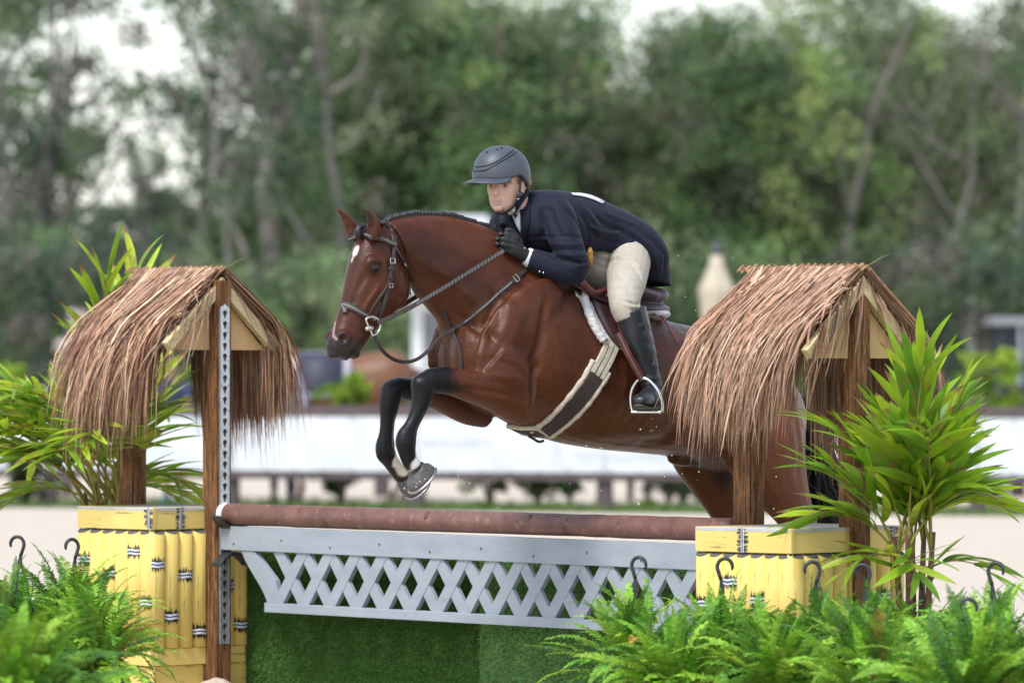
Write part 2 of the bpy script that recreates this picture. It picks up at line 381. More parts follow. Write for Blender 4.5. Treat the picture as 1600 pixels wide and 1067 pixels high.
# galvanised keyhole strip on the left hut's inner post
def strip():
    m, n, b = node_mat('galvanised_steel'); b.inputs['Metallic'].default_value = 0.75; b.inputs['Roughness'].default_value = 0.42
    g = noise(n, 40, 3, 0.6); n.links.new(ramp(n, g, [(0.3, (.42, .47, .53)), (0.7, (.66, .70, .75))]), b.inputs['Base Color']); bump(n, b, g, .1, .002)
    s0 = along(339, 700) + .045 + .008
    zt = PR(350, 483)[2]; zb = PR(346, 1005)[2]; nh = 31; step = (zt - zb) / nh; hw = .024; mb = MB()
    # keyhole loop
    K = 20; loop = []
    for i in range(K):
        th = math.pi / 2 + 2 * math.pi * i / K
        x, y = .0125 * math.cos(th), .0115 * math.sin(th) + .0075
        if y < -.001: x = math.copysign(.0062, x) if abs(x) > .003 else x; y = -.0195 if abs(x) < .006 else max(y * 3.2, -.0185)
        loop.append((x, y))
    for h in range(nh):
        zc = zt - step * (h + .5); vs = []; fs = []
        for (x, y) in loop:
            vs.append(at_line(s0, x, zc + y)); 
        for (x, y) in loop:
            ang = math.atan2(y, x); cx, cy = math.cos(ang), math.sin(ang); k = min(hw / max(abs(cx), 1e-6), (step / 2) / max(abs(cy), 1e-6)); vs.append(at_line(s0, cx * k, zc + cy * k))
        for (x, y) in loop: vs.append(at_line(s0 - .004, x, zc + y))
        for i in range(K):
            j = (i + 1) % K; fs.append((i, j, K + j, K + i)); fs.append((i, 2 * K + i, 2 * K + j, j))
        # corner fill
        ang = [math.atan2(y, x) for x, y in loop]
        for sx in (1, -1):
            for sy in (1, -1):
                ca = math.atan2(sy * step / 2, sx * hw); dif = [((a - ca + math.pi) % (2 * math.pi)) - math.pi for a in ang]
                lo = max((d, i) for i, d in enumerate(dif) if d <= 1e-9)[1]; hi = min((d, i) for i, d in enumerate(dif) if d > 1e-9)[1]
                vs.append(at_line(s0, sx * hw, zc + sy * step / 2)); fs.append((K + lo, K + hi, len(vs) - 1))
        mb.add(vs, fs)
    for sx in (1, -1): mb.add(*boxv(at_line(s0 - .0045, sx * (hw + .0012), (zt + zb) / 2), RD * .0055, RN * .0012, UPZ * (zt - zb) / 2))
    mb.add(*prism([at_line(s0, hw + .004, zt), at_line(s0, -hw - .004, zt), at_line(s0, -hw * .8, zt + .012), at_line(s0, -.006, zt + .014), at_line(s0, -.004, zt + .022), at_line(s0, .004, zt + .022), at_line(s0, .006, zt + .014), at_line(s0, hw * .8, zt + .012)], -RD * .004))
    o = mb.obj('keyhole_strip', m, hutL)
    dk = mat('keyhole_shade', (.03, .015, .008)); q = MB(); q.add(*boxv(at_line(s0 - .0055, 0, (zt + zb) / 2), RD * .001, RN * (hw - .003), UPZ * (zt - zb) / 2)); q.obj('keyhole_shade', dk, hutL)  # dark sheet whose colour stands in for the shade inside the keyholes
    for kz in (.067, .23, .50, .66, .83, .95):
        zz = zt - (zt - zb) * kz
        for sx in (1, -1):
            q = MB(); q.add(*tube([at_line(s0 - .001, sx * .018, zz), at_line(s0 + .002, sx * .018, zz)], .0025, 6)); q.obj('rivet', mat('rivet_steel', (.08, .12, .2), rough=.4, metal=.5) if 'rivet_steel' not in bpy.data.materials else bpy.data.materials['rivet_steel'], o)
    return s0
S_STRIP = strip()

# ------------------------------------------------------------------ jump cups, rail, lattice board
BLACKP = mat('black_plastic', (.022, .022, .026), (.035, .035, .04), 30, .45, bmp=.1)
def cup(label, u, v, flip):
    p = PR(u, v); s0 = S_STRIP; z = p[2]
    root = thing('jump_cup', label, 'jump cup', at_line(s0, 0, z), 'black cups on the keyhole strip')
    mb = MB(); mb.add(*boxv(at_line(s0 + .008, 0, z + .015), RD * .006, RN * .026, UPZ * .035)); mb.obj('back_plate', BLACKP, root, bevel=.003)
    pr = []; m = 9
    for i in range(m):
        t = -1 + 2 * i / (m - 1); zz = (t * t * .05) * (-1 if flip else 1)
        pr.append((t * .09, zz))
    top = [at_line(s0 + .012, o, z + zz) for o, zz in pr]; bot = [at_line(s0 + .012, o, z + zz - .016) for o, zz in pr[::-1]]
    mb = MB(); mb.add(*prism(top + bot, RD * .06)); mb.obj('cradle', BLACKP, root, bevel=.003, smooth=False)
cup('black plastic jump cup cradling the end of the brown rail', 350, 822, False)
cup('black plastic jump cup with drooping ends holding up the lattice board', 356, 861, True)

def rail_mat():
    m, n, b = node_mat('brown_painted_rail'); b.inputs['Roughness'].default_value = 0.5
    g = noise(n, 7, 5, .65, (1, 1, 1)); k = noise(n, 22, 5, .75, (1, 1, 1)); d = noise(n, 5, 3, .5)
    col = ramp(n, g, [(.35, (.12, .055, .045)), (.65, (.20, .10, .082))]); col = mixc(n, ramp(n, k, [(.57, 0.0), (.64, .6)]), col, (.36, .2, .16))
    col = mixc(n, ramp(n, d, [(.62, 0.0), (.72, .8)]), col, (.07, .025, .02)); n.links.new(col, b.inputs['Base Color']); bump(n, b, k, .25, .003); return m
RAILM = rail_mat()
a = PR(353, 803); b_ = PR(1150, 828)
npt = 40; pts = [a + (b_ - a) * t for t in np.linspace(0, 1, npt)]
rr = [.0475 + .0008 * math.sin(7 * t) + .0007 * RNG.normal() for t in np.linspace(0, 1, npt)]
root = thing('jump_rail', 'round brown painted rail across the top of the jump', 'rail', a)
mb = MB(); mb.add(*tube(pts, rr, 28)); mb.obj('pole', RAILM, root, smooth=True)
mb = MB(); d = (b_ - a) / np.linalg.norm(b_ - a); mb.add(*tube([a - d * .012, a + d * .022], [.0495, .0495], 28)); mb.obj('end_band', mat('white_end_band', (.72, .73, .78), (.6, .61, .66), 30), root, smooth=False)
for t, r_ in ((.17, .009), (.43, .012), (.63, .01), (.80, .011), (.97, .014), (.3, .007)):
    p = a + (b_ - a) * t; nrm = np.cross(d, UPZ); nrm *= -np.sign(nrm[1]) ; q = p + (nrm * .75 + UPZ * (.45 if t != .97 else -.45)) * .0475 / .87
    mb = MB(); mb.add(*lathe(q, [(r_, -.004), (r_, .0005), (r_ * .5, .0022), (.001, .001)], 10, nrm + UPZ * .4, 1.7)); mb.obj('knot', mat('rail_knot', (.1, .04, .03), (.16, .07, .05), 60) if 'rail_knot' not in bpy.data.materials else bpy.data.materials['rail_knot'], root, smooth=True)

GREYP, n_g, b_g = node_mat('grey_paint'); b_g.inputs['Roughness'].default_value = .45
_a = noise(n_g, 5, 4, .6, (1, 1, 3)); _b = noise(n_g, 38, 5, .8); _d = noise(n_g, 13, 4, .7, (1, 1, 2))
_c = ramp(n_g, _a, [(.35, (.31, .345, .39)), (.65, (.265, .30, .345))]); _c = mixc(n_g, ramp(n_g, _b, [(.66, 0.0), (.70, .8)]), _c, (.62, .63, .62)); _c = mixc(n_g, ramp(n_g, _d, [(.62, 0.0), (.74, .45)]), _c, (.20, .18, .155))
n_g.links.new(_c, b_g.inputs['Base Color']); bump(n_g, b_g, _b, .08, .002)
LOFF = .0
def lat(u, v, off=0.0): return PR(u, v, off)
sL0 = along(350, 830); sL1 = along(1200, 850)
zT0 = lat(350, 821)[2]; zT1 = lat(1085, 849)[2]; s1085 = along(1085, 850)
tilt = (zT1 - zT0) / (s1085 - sL0)
lroot = thing('lattice_board', 'pale grey painted lattice board hanging under the brown rail', 'lattice board', at_line(sL0, 0, zT0))
RT_ = RD + UPZ * tilt                                   # the board follows the rail's slight tilt
def lp(s_, dz, off=0.0): return at_line(sL0, off, zT0) + RT_ * (s_ - sL0) + UPZ * dz
hb = .108; z_bt = -(lat(421, 940)[2] - lat(421, 823)[2]) ; z_b = -(lat(421, 955)[2] - lat(421, 823)[2])
hb = -(lat(500, 865)[2] - lat(500, 827)[2])
sl_end = along(421, 950) + .0; sr_end = along(1130, 960)
mb = MB(); mb.add(*prism([lp(sL0 + .012, 0, .032), lp(sL1, 0, .032), lp(sL1, -hb, .032), lp(sL0 + .012, -hb, .032)], -RN * .04)); mb.obj('top_board', GREYP, lroot, bevel=.003)
mb = MB(); mb.add(*prism([lp(sl_end, -z_bt, .032), lp(sr_end, -z_bt, .032), lp(sr_end, -z_b, .032), lp(sl_end, -z_b, .032)], -RN * .04)); mb.obj('bottom_board', GREYP, lroot, bevel=.003)
for k in range(9):
    q = lp(sL0 + .10 + k * .31, -hb * (.5 if k % 2 else .72), .0335); mb = MB(); mb.add(*lathe(q, [(.0048, -.001), (.0048, .0012), (.002, .0016)], 8, RN)); mb.obj('screw_head', bpy.data.materials.get('screw_steel') or mat('screw_steel', (.12, .10, .09), rough=.5, metal=.4), lroot)
# curved end brackets
def bracket(sA, sB, sgn):
    m = 10; edge = []
    for i in range(m + 1):
        t = i / m; edge.append((sA + (sB - sA) * (.5 * t + .5 * t ** 2 * (3 - 2 * t)) , -hb - (z_bt - hb) * t))
    wd = .085 * sgn
    poly = [lp(s_, dz, .026) for s_, dz in edge] + [lp(sB + wd, -z_bt, .026), lp(sB + wd - .03 * sgn, -hb - (z_bt - hb) * .55, .026), lp(sA + wd * .95, -hb, .026)]
    mb = MB(); mb.add(*prism(poly if sgn > 0 else poly[::-1], -RN * .028)); mb.obj('end_bracket', GREYP, lroot, bevel=.002)
bracket(along(384, 860) , sl_end + .012, 1); bracket(along(1150, 885), sr_end - .012, -1)
# diagonal slats: period measured from the diamonds at 439 and 1045 px (14 apart)
sA = along(439.3, 905); sB = along(1045.4, 920); per = (sB - sA) / 14; zc = -(hb + z_bt) / 2 - .0; tw = per * .40; slope = 2.36 * (1 / .80)
Hh = (z_bt - hb) / 2
slope_true = (83 / 2 / 367) / (per / 2)
for fam in (1, -1):
    for k in range(-1, 17):
        c = sA + per * (k + .5)
        top = c + fam * Hh / slope_true; bot = c - fam * Hh / slope_true
        if min(top, bot) - tw / 2 < sl_end - .03 or max(top, bot) + tw / 2 > sr_end + .03: continue
        o = .024 if fam > 0 else .0215
        poly = [lp(bot - tw / 2, zc - Hh - .004, o), lp(bot + tw / 2, zc - Hh - .004, o), lp(top + tw / 2, zc + Hh + .004, o), lp(top - tw / 2, zc + Hh + .004, o)]
        mb = MB(); mb.add(*prism(poly, -RN * (.026 if fam > 0 else .021))); mb.obj('slat', GREYP, lroot, bevel=.0012)

# ------------------------------------------------------------------ turf boxes behind the lattice
TOFF = -.20
def turf_mat(name, c1, c2):
    m, n, b = node_mat(name); b.inputs['Roughness'].default_value = 0.75; b.inputs['Specular IOR Level'].default_value = 0.2
    at = n.nodes.new('ShaderNodeAttribute'); at.attribute_name = 'tint'; n.links.new(at.outputs['Color'], b.inputs['Base Color']); return m
TURFB = turf_mat('turf_blade', 0, 0)
def turf(label, s0, s1, zt, cbase, dens, band):
    root = thing('turf_box', label, 'turf box', at_line((s0 + s1) / 2, TOFF - .15, 0))
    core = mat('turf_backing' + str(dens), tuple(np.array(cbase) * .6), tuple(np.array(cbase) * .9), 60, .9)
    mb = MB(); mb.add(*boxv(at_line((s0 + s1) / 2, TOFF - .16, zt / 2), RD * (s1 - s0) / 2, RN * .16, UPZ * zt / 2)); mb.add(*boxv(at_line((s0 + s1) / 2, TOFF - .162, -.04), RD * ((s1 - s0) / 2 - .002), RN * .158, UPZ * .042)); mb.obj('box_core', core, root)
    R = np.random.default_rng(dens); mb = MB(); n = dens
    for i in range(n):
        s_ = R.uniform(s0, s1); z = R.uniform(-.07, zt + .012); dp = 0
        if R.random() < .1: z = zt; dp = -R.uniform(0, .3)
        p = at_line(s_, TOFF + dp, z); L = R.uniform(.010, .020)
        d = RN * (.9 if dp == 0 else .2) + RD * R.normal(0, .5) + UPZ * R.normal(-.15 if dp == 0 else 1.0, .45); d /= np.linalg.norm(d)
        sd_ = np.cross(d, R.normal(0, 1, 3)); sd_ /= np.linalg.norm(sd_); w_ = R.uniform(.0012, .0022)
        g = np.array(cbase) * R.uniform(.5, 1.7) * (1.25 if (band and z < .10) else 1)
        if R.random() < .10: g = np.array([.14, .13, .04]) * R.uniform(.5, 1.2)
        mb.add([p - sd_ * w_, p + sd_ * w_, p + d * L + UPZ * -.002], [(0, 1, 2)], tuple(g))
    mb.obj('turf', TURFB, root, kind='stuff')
s_t0 = along(388, 950, TOFF); s_t1 = along(748, 1000, TOFF); s_t2 = along(1120, 950, TOFF)
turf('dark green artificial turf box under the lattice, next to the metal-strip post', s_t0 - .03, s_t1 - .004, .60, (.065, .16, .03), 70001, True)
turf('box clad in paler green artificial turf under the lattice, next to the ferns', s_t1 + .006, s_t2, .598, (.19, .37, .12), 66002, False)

# ------------------------------------------------------------------ bamboo boxes
def bamboo_mat():
    """yellow paint; worn brown streaks; each pole carries its joint's height in the object property 'joint'"""
    m, n, b = node_mat('yellow_bamboo_paint'); b.inputs['Roughness'].default_value = 0.5; b.inputs['Specular IOR Level'].default_value = 0.35
    tc = n.nodes.new('ShaderNodeTexCoord'); sp = n.nodes.new('ShaderNodeSeparateXYZ'); n.links.new(tc.outputs['Object'], sp.inputs[0])
    at = n.nodes.new('ShaderNodeAttribute'); at.attribute_type = 'OBJECT'; at.attribute_name = 'joint'
    d = S(n, 'ShaderNodeMath', operation='SUBTRACT'); n.links.new(sp.outputs['Z'], d.inputs[0]); n.links.new(at.outputs['Fac'], d.inputs[1])
    ab = S(n, 'ShaderNodeMath', operation='ABSOLUTE'); n.links.new(d.outputs[0], ab.inputs[0])
    fine = noise(n, 55, 3, .6, (3.2, 3.2, .22)); streak = noise(n, 16, 4, .7, (4, 4, .25)); soft = noise(n, 3, 3, .5)
    # scorch: band of half height .045, eaten by vertical streaks
    mr = S(n, 'ShaderNodeMapRange'); mr.inputs['From Min'].default_value = .008; mr.inputs['From Max'].default_value = .062; mr.inputs['To Min'].default_value = .34; mr.inputs['To Max'].default_value = -.25; n.links.new(ab.outputs[0], mr.inputs[0])
    ad = S(n, 'ShaderNodeMath', operation='ADD'); n.links.new(mr.outputs[0], ad.inputs[0]); n.links.new(fine, ad.inputs[1])
    scorch = ramp(n, ad.outputs[0], [(.60, 0.0), (.68, 1.0)])
    col = ramp(n, soft, [(.3, (.74, .54, .14)), (.7, (.78, .60, .19))])
    col = mixc(n, ramp(n, streak, [(.61, 0.0), (.69, .7)]), col, (.16, .10, .035))
    col = mixc(n, scorch, col, (.035, .022, .016))
    n.links.new(col, b.inputs['Base Color']); bump(n, b, streak, .08, .002); return m
BAMBOO = bamboo_mat()
YTRIM, n_t, b_t = node_mat('yellow_trim_paint'); b_t.inputs['Roughness'].default_value = .5
_s = noise(n_t, 14, 5, .75, (.35, .35, 5)); _k = noise(n_t, 4, 3, .6)
_c = mixc(n_t, ramp(n_t, _s, [(.60, 0.0), (.67, .75)]), ramp(n_t, _k, [(.3, (.74, .54, .145)), (.7, (.78, .60, .20))]), (.14, .085, .03)); n_t.links.new(_c, b_t.inputs['Base Color'])
BAND_W = mat('white_band_paint', (.72, .74, .8), (.5, .52, .6), 80, .5); BAND_B = mat('navy_band_paint', (.02, .025, .08), rough=.5)
CUT = mat('cut_end_paint', (.075, .068, .06), (.12, .11, .10), 40, .8)
def half_pole_mesh(r, h):
    n = 10; v = []; f = []
    for z in (0, h):
        for i in range(n + 1):
            th = math.pi * i / n; v.append((-r * math.cos(th), -r * .85 * math.sin(th), z - (.019 * math.sin(th) if z else 0)))
    for i in range(n): f.append((i, i + 1, n + 2 + i, n + 1 + i))
    f.append(tuple(range(n, -1, -1))); f.append(tuple(range(n + 1, 2 * n + 2)))
    me = mesh('pole', v, f, BAMBOO); me.materials.append(CUT); me.polygons[-1].material_index = 1
    for p in me.polygons[:n]: p.use_smooth = True
    return me
def bamboo_box(name, label, u_corner, u_nend, u_rend, off_c, v_top, v_trim, v_bot, v_base, nN, nR, jN, jR, seed, ztop):
    R = np.random.default_rng(seed)
    sC = along(u_corner, v_top, off_c); C = at_line(sC, off_c, 0)
    # N face runs along -RD from the corner, R face along -RN
    E1 = hit(u_nend, v_top, C, RN); lenN = float((C - E1) @ RD)
    E2 = hit(u_rend, v_top, C, RD); lenR = float((C - E2) @ RN)
    root = thing(name, label, 'planter box', C)
    z1 = ztop; zt = z1 - .098; zb = .13
    trims = []
    inner = .03
    core = MB(); core.add(*boxv(C - RD * (lenN / 2) - RN * (lenR / 2) + UPZ * (z1 / 2 - .02), RD * (lenN / 2 - inner), RN * (lenR / 2 - inner), UPZ * (z1 / 2 - .025))); core.obj('box_core', mat('box_core' + str(seed), (.05, .035, .015)), root)  # near-black core: shade between the poles put into its colour
    lid = MB(); lid.add(*boxv(C - RD * (lenN / 2) - RN * (lenR / 2) + UPZ * (z1 - .008), RD * (lenN / 2 - .003), RN * (lenR / 2 - .003), UPZ * .006)); lid.obj('lid', mat('lid_paint' + str(seed), (.42, .43, .46), (.52, .53, .56), 9), root)
    faces = [('N', C, -RD, RN, lenN, nN, jN), ('R', C, -RN, RD, lenR, nR, jR), ('N', C - RN * lenR, -RD, -RN, lenN, nN, []), ('R', C - RD * lenN, -RN, -RD, lenR, nR, [])]
    hp = {}
    for fi, (kind, O, d, nrm, ln, npz, joints) in enumerate(faces):
        back = fi >= 2
        # trim board and plinth, butted: N boards run full length, R boards sit between
        a0 = (0.0 if kind == 'N' else .026); a1 = ln - (0.0 if kind == 'N' else .026)
        for nm, zz0, zz1, o0, o1 in (('trim_board', zt, z1, -.026, -.004 if kind == 'N' else -.006), ('plinth_board', .055, zb, -.026, .004 if kind == 'N' else .002), ('foot_board', -.08, .052, -.026, -.012 if kind == 'N' else -.014)):
            mb = MB(); p = O + d * ((a0 + a1) / 2) + nrm * ((o0 + o1) / 2) + UPZ * ((zz0 + zz1) / 2)
            mb.add(*boxv(p, d * (a1 - a0) / 2, nrm * (o1 - o0) / 2, UPZ * (zz1 - zz0) / 2)); o = mb.obj(nm, YTRIM, root, bevel=.003); o['joint'] = -5.0
        if back: continue
        wp = ln / npz
        for i in range(npz):
            r = wp / 2 * .95; key = (round(r, 5))
            if key not in hp: hp[key] = half_pole_mesh(r, zt - zb - .004)
            o = bpy.data.objects.new('bamboo_pole', hp[key]); COL.objects.link(o); o.parent = root
            p = O + d * (wp * (i + .5)) + nrm * -.018 + UPZ * (zb + .002)
            x_ax = np.cross(-nrm, UPZ)
            x_ax = np.cross(UPZ, nrm)
            M = Matrix(((x_ax[0], -nrm[0], 0, 0), (x_ax[1], -nrm[1], 0, 0), (0, 0, 1, 0), (0, 0, 0, 1)))
            o.matrix_basis = Matrix.Translation(Vector(p - C)) @ M
            js = dict(joints).get(i); o['joint'] = -5.0
            if js is not None:
                zz = js - (zb + .002); o['joint'] = float(zz)
                for dz, mm, hh, nm in ((-.0075, BAND_W, .0042, 'white_ring'), (.0075, BAND_W, .0042, 'white_ring'), (0.0, BAND_B, .0035, 'navy_ring')):
                    n = 10; v = []; f = []; rr_ = r + (.0016 if mm is BAND_W else .001)
                    for z in (zz + dz - hh, zz + dz + hh):
                        for k in range(n + 1):
                            th = math.pi * k / n; v.append((-rr_ * math.cos(th), -rr_ * .85 * math.sin(th) - .0006, z + .002 * math.sin(k * 1.3 + i)))
                    for k in range(n): f.append((k, k + 1, n + 2 + k, n + 1 + k))
                    put(nm, mesh(nm, v, f, mm, True), o)
        # joint bands on the trim board
        for t in ([.23] if (kind == 'R' and False) else []): pass
    for (fc, t) in ([('N', .05), ('R', .30)] if seed == 1 else [('N', .5), ('R', .9)]):
        O, d, nrm = (C, -RD, RN) if fc == 'N' else (C, -RN, RD); ln = lenN if fc == 'N' else lenR
        for k, (mm, hw, o_) in enumerate(((BAND_W, .012, .0025), (BAND_B, .003, .0045))):
            mb = MB(); mb.add(*boxv(O + d * ln * t + nrm * (-.004 + o_ - .002) + UPZ * (zt + z1) / 2, d * hw * .6, nrm * .002, UPZ * (.049 - k * .001))); mb.obj('trim_band', mm, root)
        mb = MB()
        for q in range(46):
            zz = R.uniform(zt + .004, z1 - .004); sg = R.choice([-1, 1]); L = R.uniform(.006, .026); c = O + d * (ln * t + sg * (.006 + L / 2)) + nrm * (-.003) + UPZ * zz
            mb.add(*boxv(c, d * L / 2, nrm * .0008, UPZ * R.uniform(.001, .0035)))
        mb.obj('trim_scorch', CUT, root, kind='stuff')
    return root, C, lenN, lenR
BOXL = bamboo_box('bamboo_planter', 'yellow bamboo-pole box under the thatched standard with the metal strip', 237, 120, 389, .36, 793, 824, 1022, 1055, 6, 7,
    [(5, .515), (3, .455), (1, .555), (0, .335)], [(0, .50), (1, .27), (2, .45), (3, .20), (5, .40), (6, .22)], 1, PR(237, 793, .36)[2])
BOXR = bamboo_box('bamboo_planter', 'yellow bamboo-pole box in front of the horse\'s hind legs', 1235, 1085, 1415, .40, 826, 857, 1060, 1080, 7, 8,
    [(6, .43), (4, .52), (2, .45), (0, .35)], [(1, .34), (3, .36), (6, .46)], 2, PR(1235, 826, .40)[2])

# sand heap at the foot of the near-left post
hm = MB(); s_ = along(339, 1050); nv = 18; nr = 6
vs = [at_line(s_ + .05, .05, .0)]; fs = []
for r in range(1, nr + 1):
    for k in range(nv):
        th = 2 * math.pi * k / nv; q = .10 * r / nr; vs.append(at_line(s_ + .05 + q * math.cos(th) * 1.1, .05 + q * math.sin(th), max(-.09, -.055 + .055 * (1 - (r / nr) ** 1.5) + RNG.normal(0, .006))))
fs += [(0, 1 + k, 1 + (k + 1) % nv) for k in range(nv)]
for r in range(nr - 1):
    for k in range(nv): fs.append((1 + r * nv + k, 1 + (r + 1) * nv + k, 1 + (r + 1) * nv + (k + 1) % nv, 1 + r * nv + (k + 1) % nv))
o = put('sand_heap', mesh('sand_heap', vs, fs, SAND, True)); m_ = o.modifiers.new('sub', 'SUBSURF'); m_.levels = m_.render_levels = 2
tag(o, 'small heap of pale sand at the foot of the strip post', 'sand', kind='stuff')
# ------------------------------------------------------------------ sculpting tools
def loft(rings, n=28, k=5):
    """rings: (centre, half axis A, half axis B, squareness p) -> closed skin, splined between rings"""
    A = np.array([np.r_[r[0], r[1], r[2], (r[3] if len(r) > 3 else 1.0), (r[4] if len(r) > 4 else 0.0)] for r in rings])
    Q = catmull(A, k) if k else A
    v = []; f = []; m = len(Q)
    for q in Q:
        c, a, b, p, egg = q[:3], q[3:6], q[6:9], q[9], q[10]
        for j in range(n):
            th = 2 * math.pi * j / n; x, y = math.cos(th), math.sin(th)
            x = math.copysign(abs(x) ** p, x); y = math.copysign(abs(y) ** p, y)
            v.append(c + a * y + b * x * (1 - egg * y))
    for i in range(m - 1):
        for j in range(n): f.append((i * n + j, i * n + (j + 1) % n, (i + 1) * n + (j + 1) % n, (i + 1) * n + j))
    for i, s_ in ((0, 1), (m - 1, -1)):
        ci = len(v); v.append(Q[i][:3]); L = [i * n + j for j in range(n)]
        for j in range(n):
            t = (L[j], ci, L[(j + 1) % n]); f.append(t if s_ > 0 else t[::-1])
    return v, f
def ellipsoid(c, A, B, C, n=16):
    v = []; f = []; c, A, B, C = (np.asarray(q, float) for q in (c, A, B, C)); m = n // 2
    for i in range(1, m):
        ph = math.pi * i / m
        for j in range(n):
            th = 2 * math.pi * j / n; v.append(c + A * math.cos(ph) + (B * math.cos(th) + C * math.sin(th)) * math.sin(ph))
    t = len(v); v += [c + A, c - A]
    for i in range(m - 2):
        for j in range(n): f.append((i * n + j, (i + 1) * n + j, (i + 1) * n + (j + 1) % n, i * n + (j + 1) % n))
    for j in range(n): f.append((t, j, (j + 1) % n)); f.append((t + 1, (m - 2) * n + (j + 1) % n, (m - 2) * n + j))
    return v, f
def remesh(parts, voxel):
    mb = MB()
    for v, f in parts: mb.add(v, f)
    me = mesh('tmp', mb.v, mb.f); bm = bmesh.new(); bm.from_mesh(me); bmesh.ops.recalc_face_normals(bm, faces=bm.faces); bm.to_mesh(me); bm.free()
    o = bpy.data.objects.new('tmp', me); COL.objects.link(o)
    md = o.modifiers.new('r', 'REMESH'); md.mode = 'VOXEL'; md.voxel_size = voxel; md.adaptivity = 0
    dg = bpy.context.evaluated_depsgraph_get(); dg.update()
    out = bpy.data.meshes.new_from_object(o.evaluated_get(dg)); bpy.data.objects.remove(o); bpy.data.meshes.remove(me)
    return out
def co(me):
    a = np.empty(len(me.vertices) * 3); me.vertices.foreach_get('co', a); return a.reshape(-1, 3)
def setco(me, a): me.vertices.foreach_set('co', np.asarray(a, np.float64).ravel()); me.update()
def edges(me):
    e = np.empty(len(me.edges) * 2, int); me.edges.foreach_get('vertices', e); return e.reshape(-1, 2)
def smooth(me, it, lam=0.5, mu=-0.52, wt=None):
    e = edges(me); P = co(me); n = len(P); deg = np.bincount(e.ravel(), minlength=n).astype(float)[:, None]; deg[deg == 0] = 1
    for k in range(it):
        for l in ((lam, mu) if mu else (lam,)):
            s_ = np.stack([np.bincount(e[:, 0], P[e[:, 1], d], n) + np.bincount(e[:, 1], P[e[:, 0], d], n) for d in range(3)], 1) / deg
            P = P + l * (s_ - P) * (1 if wt is None else wt[:, None])
    setco(me, P)
def normals(me):
    a = np.empty(len(me.vertices) * 3, np.float32); me.vertices.foreach_get('normal', a); return a.reshape(-1, 3).astype(float)
def polydist(X, L):                       # distance of points X (n,d) to polyline L (m,d), and position 0..1 along it
    L = np.asarray(L, float); best = np.full(len(X), 1e9); pos = np.zeros(len(X)); m = len(L) - 1
    if m == 0: return np.linalg.norm(X - L[0], axis=1), pos
    for i in range(m):
        a, d = L[i], L[i + 1] - L[i]; t = np.clip(((X - a) @ d) / max(d @ d, 1e-12), 0, 1)
        q = np.linalg.norm(X - a - t[:, None] * d, axis=1); k = q < best; best[k] = q[k]; pos[k] = (i + t[k]) / m
    return best, pos
def set_tint(me, C):
    a = me.color_attributes.new('tint', 'FLOAT_COLOR', 'POINT'); a.data.foreach_set('color', np.c_[C, np.ones(len(C))].astype(np.float32).ravel())
def fbm(X, seed=0, octv=4, f0=3.0):       # cheap smooth noise for colouring and creasing
    R = np.random.default_rng(seed); out = np.zeros(len(X)); amp = 1
    for o in range(octv):
        for k in range(4):
            d = R.normal(0, 1, 3); d /= np.linalg.norm(d); out += amp * np.sin(X @ d * f0 * 2 ** o * R.uniform(.7, 1.4) + R.uniform(0, 6.28)) / 4
        amp *= .55
    return out

# ------------------------------------------------------------------ horse frame: heads left and towards the camera, square over the rail
HA = math.radians(39); HF = np.array([-math.cos(HA), -math.sin(HA), 0]); HL = np.array([math.sin(HA), -math.cos(HA), 0])
HO = PY(905, 600, -1.55); HO[2] = 0
def PH(u, v, b=0.0): return hit(u, v, HO + HL * b, HL)
def hcoord(X): d = X - HO; return np.stack([d @ HF, d @ HL, d[..., 2]], -1)     # forward, near side, up

def ring(tu, tv, bu, bv, w, p=0.95, egg=0.0, b=0.0):
    t, q = PH(tu, tv, b), PH(bu, bv, b); return ((t + q) / 2, (t - q) / 2, HL * w, p, egg)
def limb(pts, k=4, n=18):
    """pts: (u, v, b, radius in the horse's plane, radius sideways)"""
    P = np.array([PH(u, v, b) for u, v, b, _, _ in pts]); rings = []
    for i in range(len(P)):
        t = P[min(i + 1, len(P) - 1)] - P[max(i - 1, 0)]; t /= np.linalg.norm(t)
        a = np.cross(HL, t); a /= np.linalg.norm(a); bb = np.cross(t, a)
        rings.append((P[i], a * pts[i][3], bb * pts[i][4], 1.0))
    return loft(rings, n, k)
parts = []
torso = [ring(1228, 615, 1232, 700, .07), ring(1212, 588, 1214, 728, .19), ring(1178, 556, 1176, 742, .26, egg=.12), ring(1132, 530, 1122, 738, .285, egg=.15),
         ring(1080, 511, 1062, 716, .285, egg=.12), ring(1030, 500, 1003, 708, .295), ring(975, 484, 938, 702, .305), ring(925, 458, 880, 692, .295, egg=.1),
         ring(882, 427, 826, 672, .265, egg=.2), ring(845, 408, 788, 652, .245, egg=.2), ring(812, 400, 752, 634, .225, egg=.1), ring(775, 430, 724, 618, .185), ring(738, 480, 710, 602, .11)]
parts.append(loft(torso, 36, 5))
neck = [ring(880, 430, 770, 610, .20, egg=.35), ring(838, 398, 728, 585, .185, egg=.3), ring(792, 372, 706, 545, .155, egg=.25), ring(750, 351, 694, 512, .128, egg=.2), ring(704, 339, 676, 488, .108, egg=.12),
        ring(660, 336, 655, 464, .096, egg=.05), ring(625, 340, 640, 440, .09), ring(600, 347, 628, 425, .08)]
parts.append(loft(neck, 30, 5))
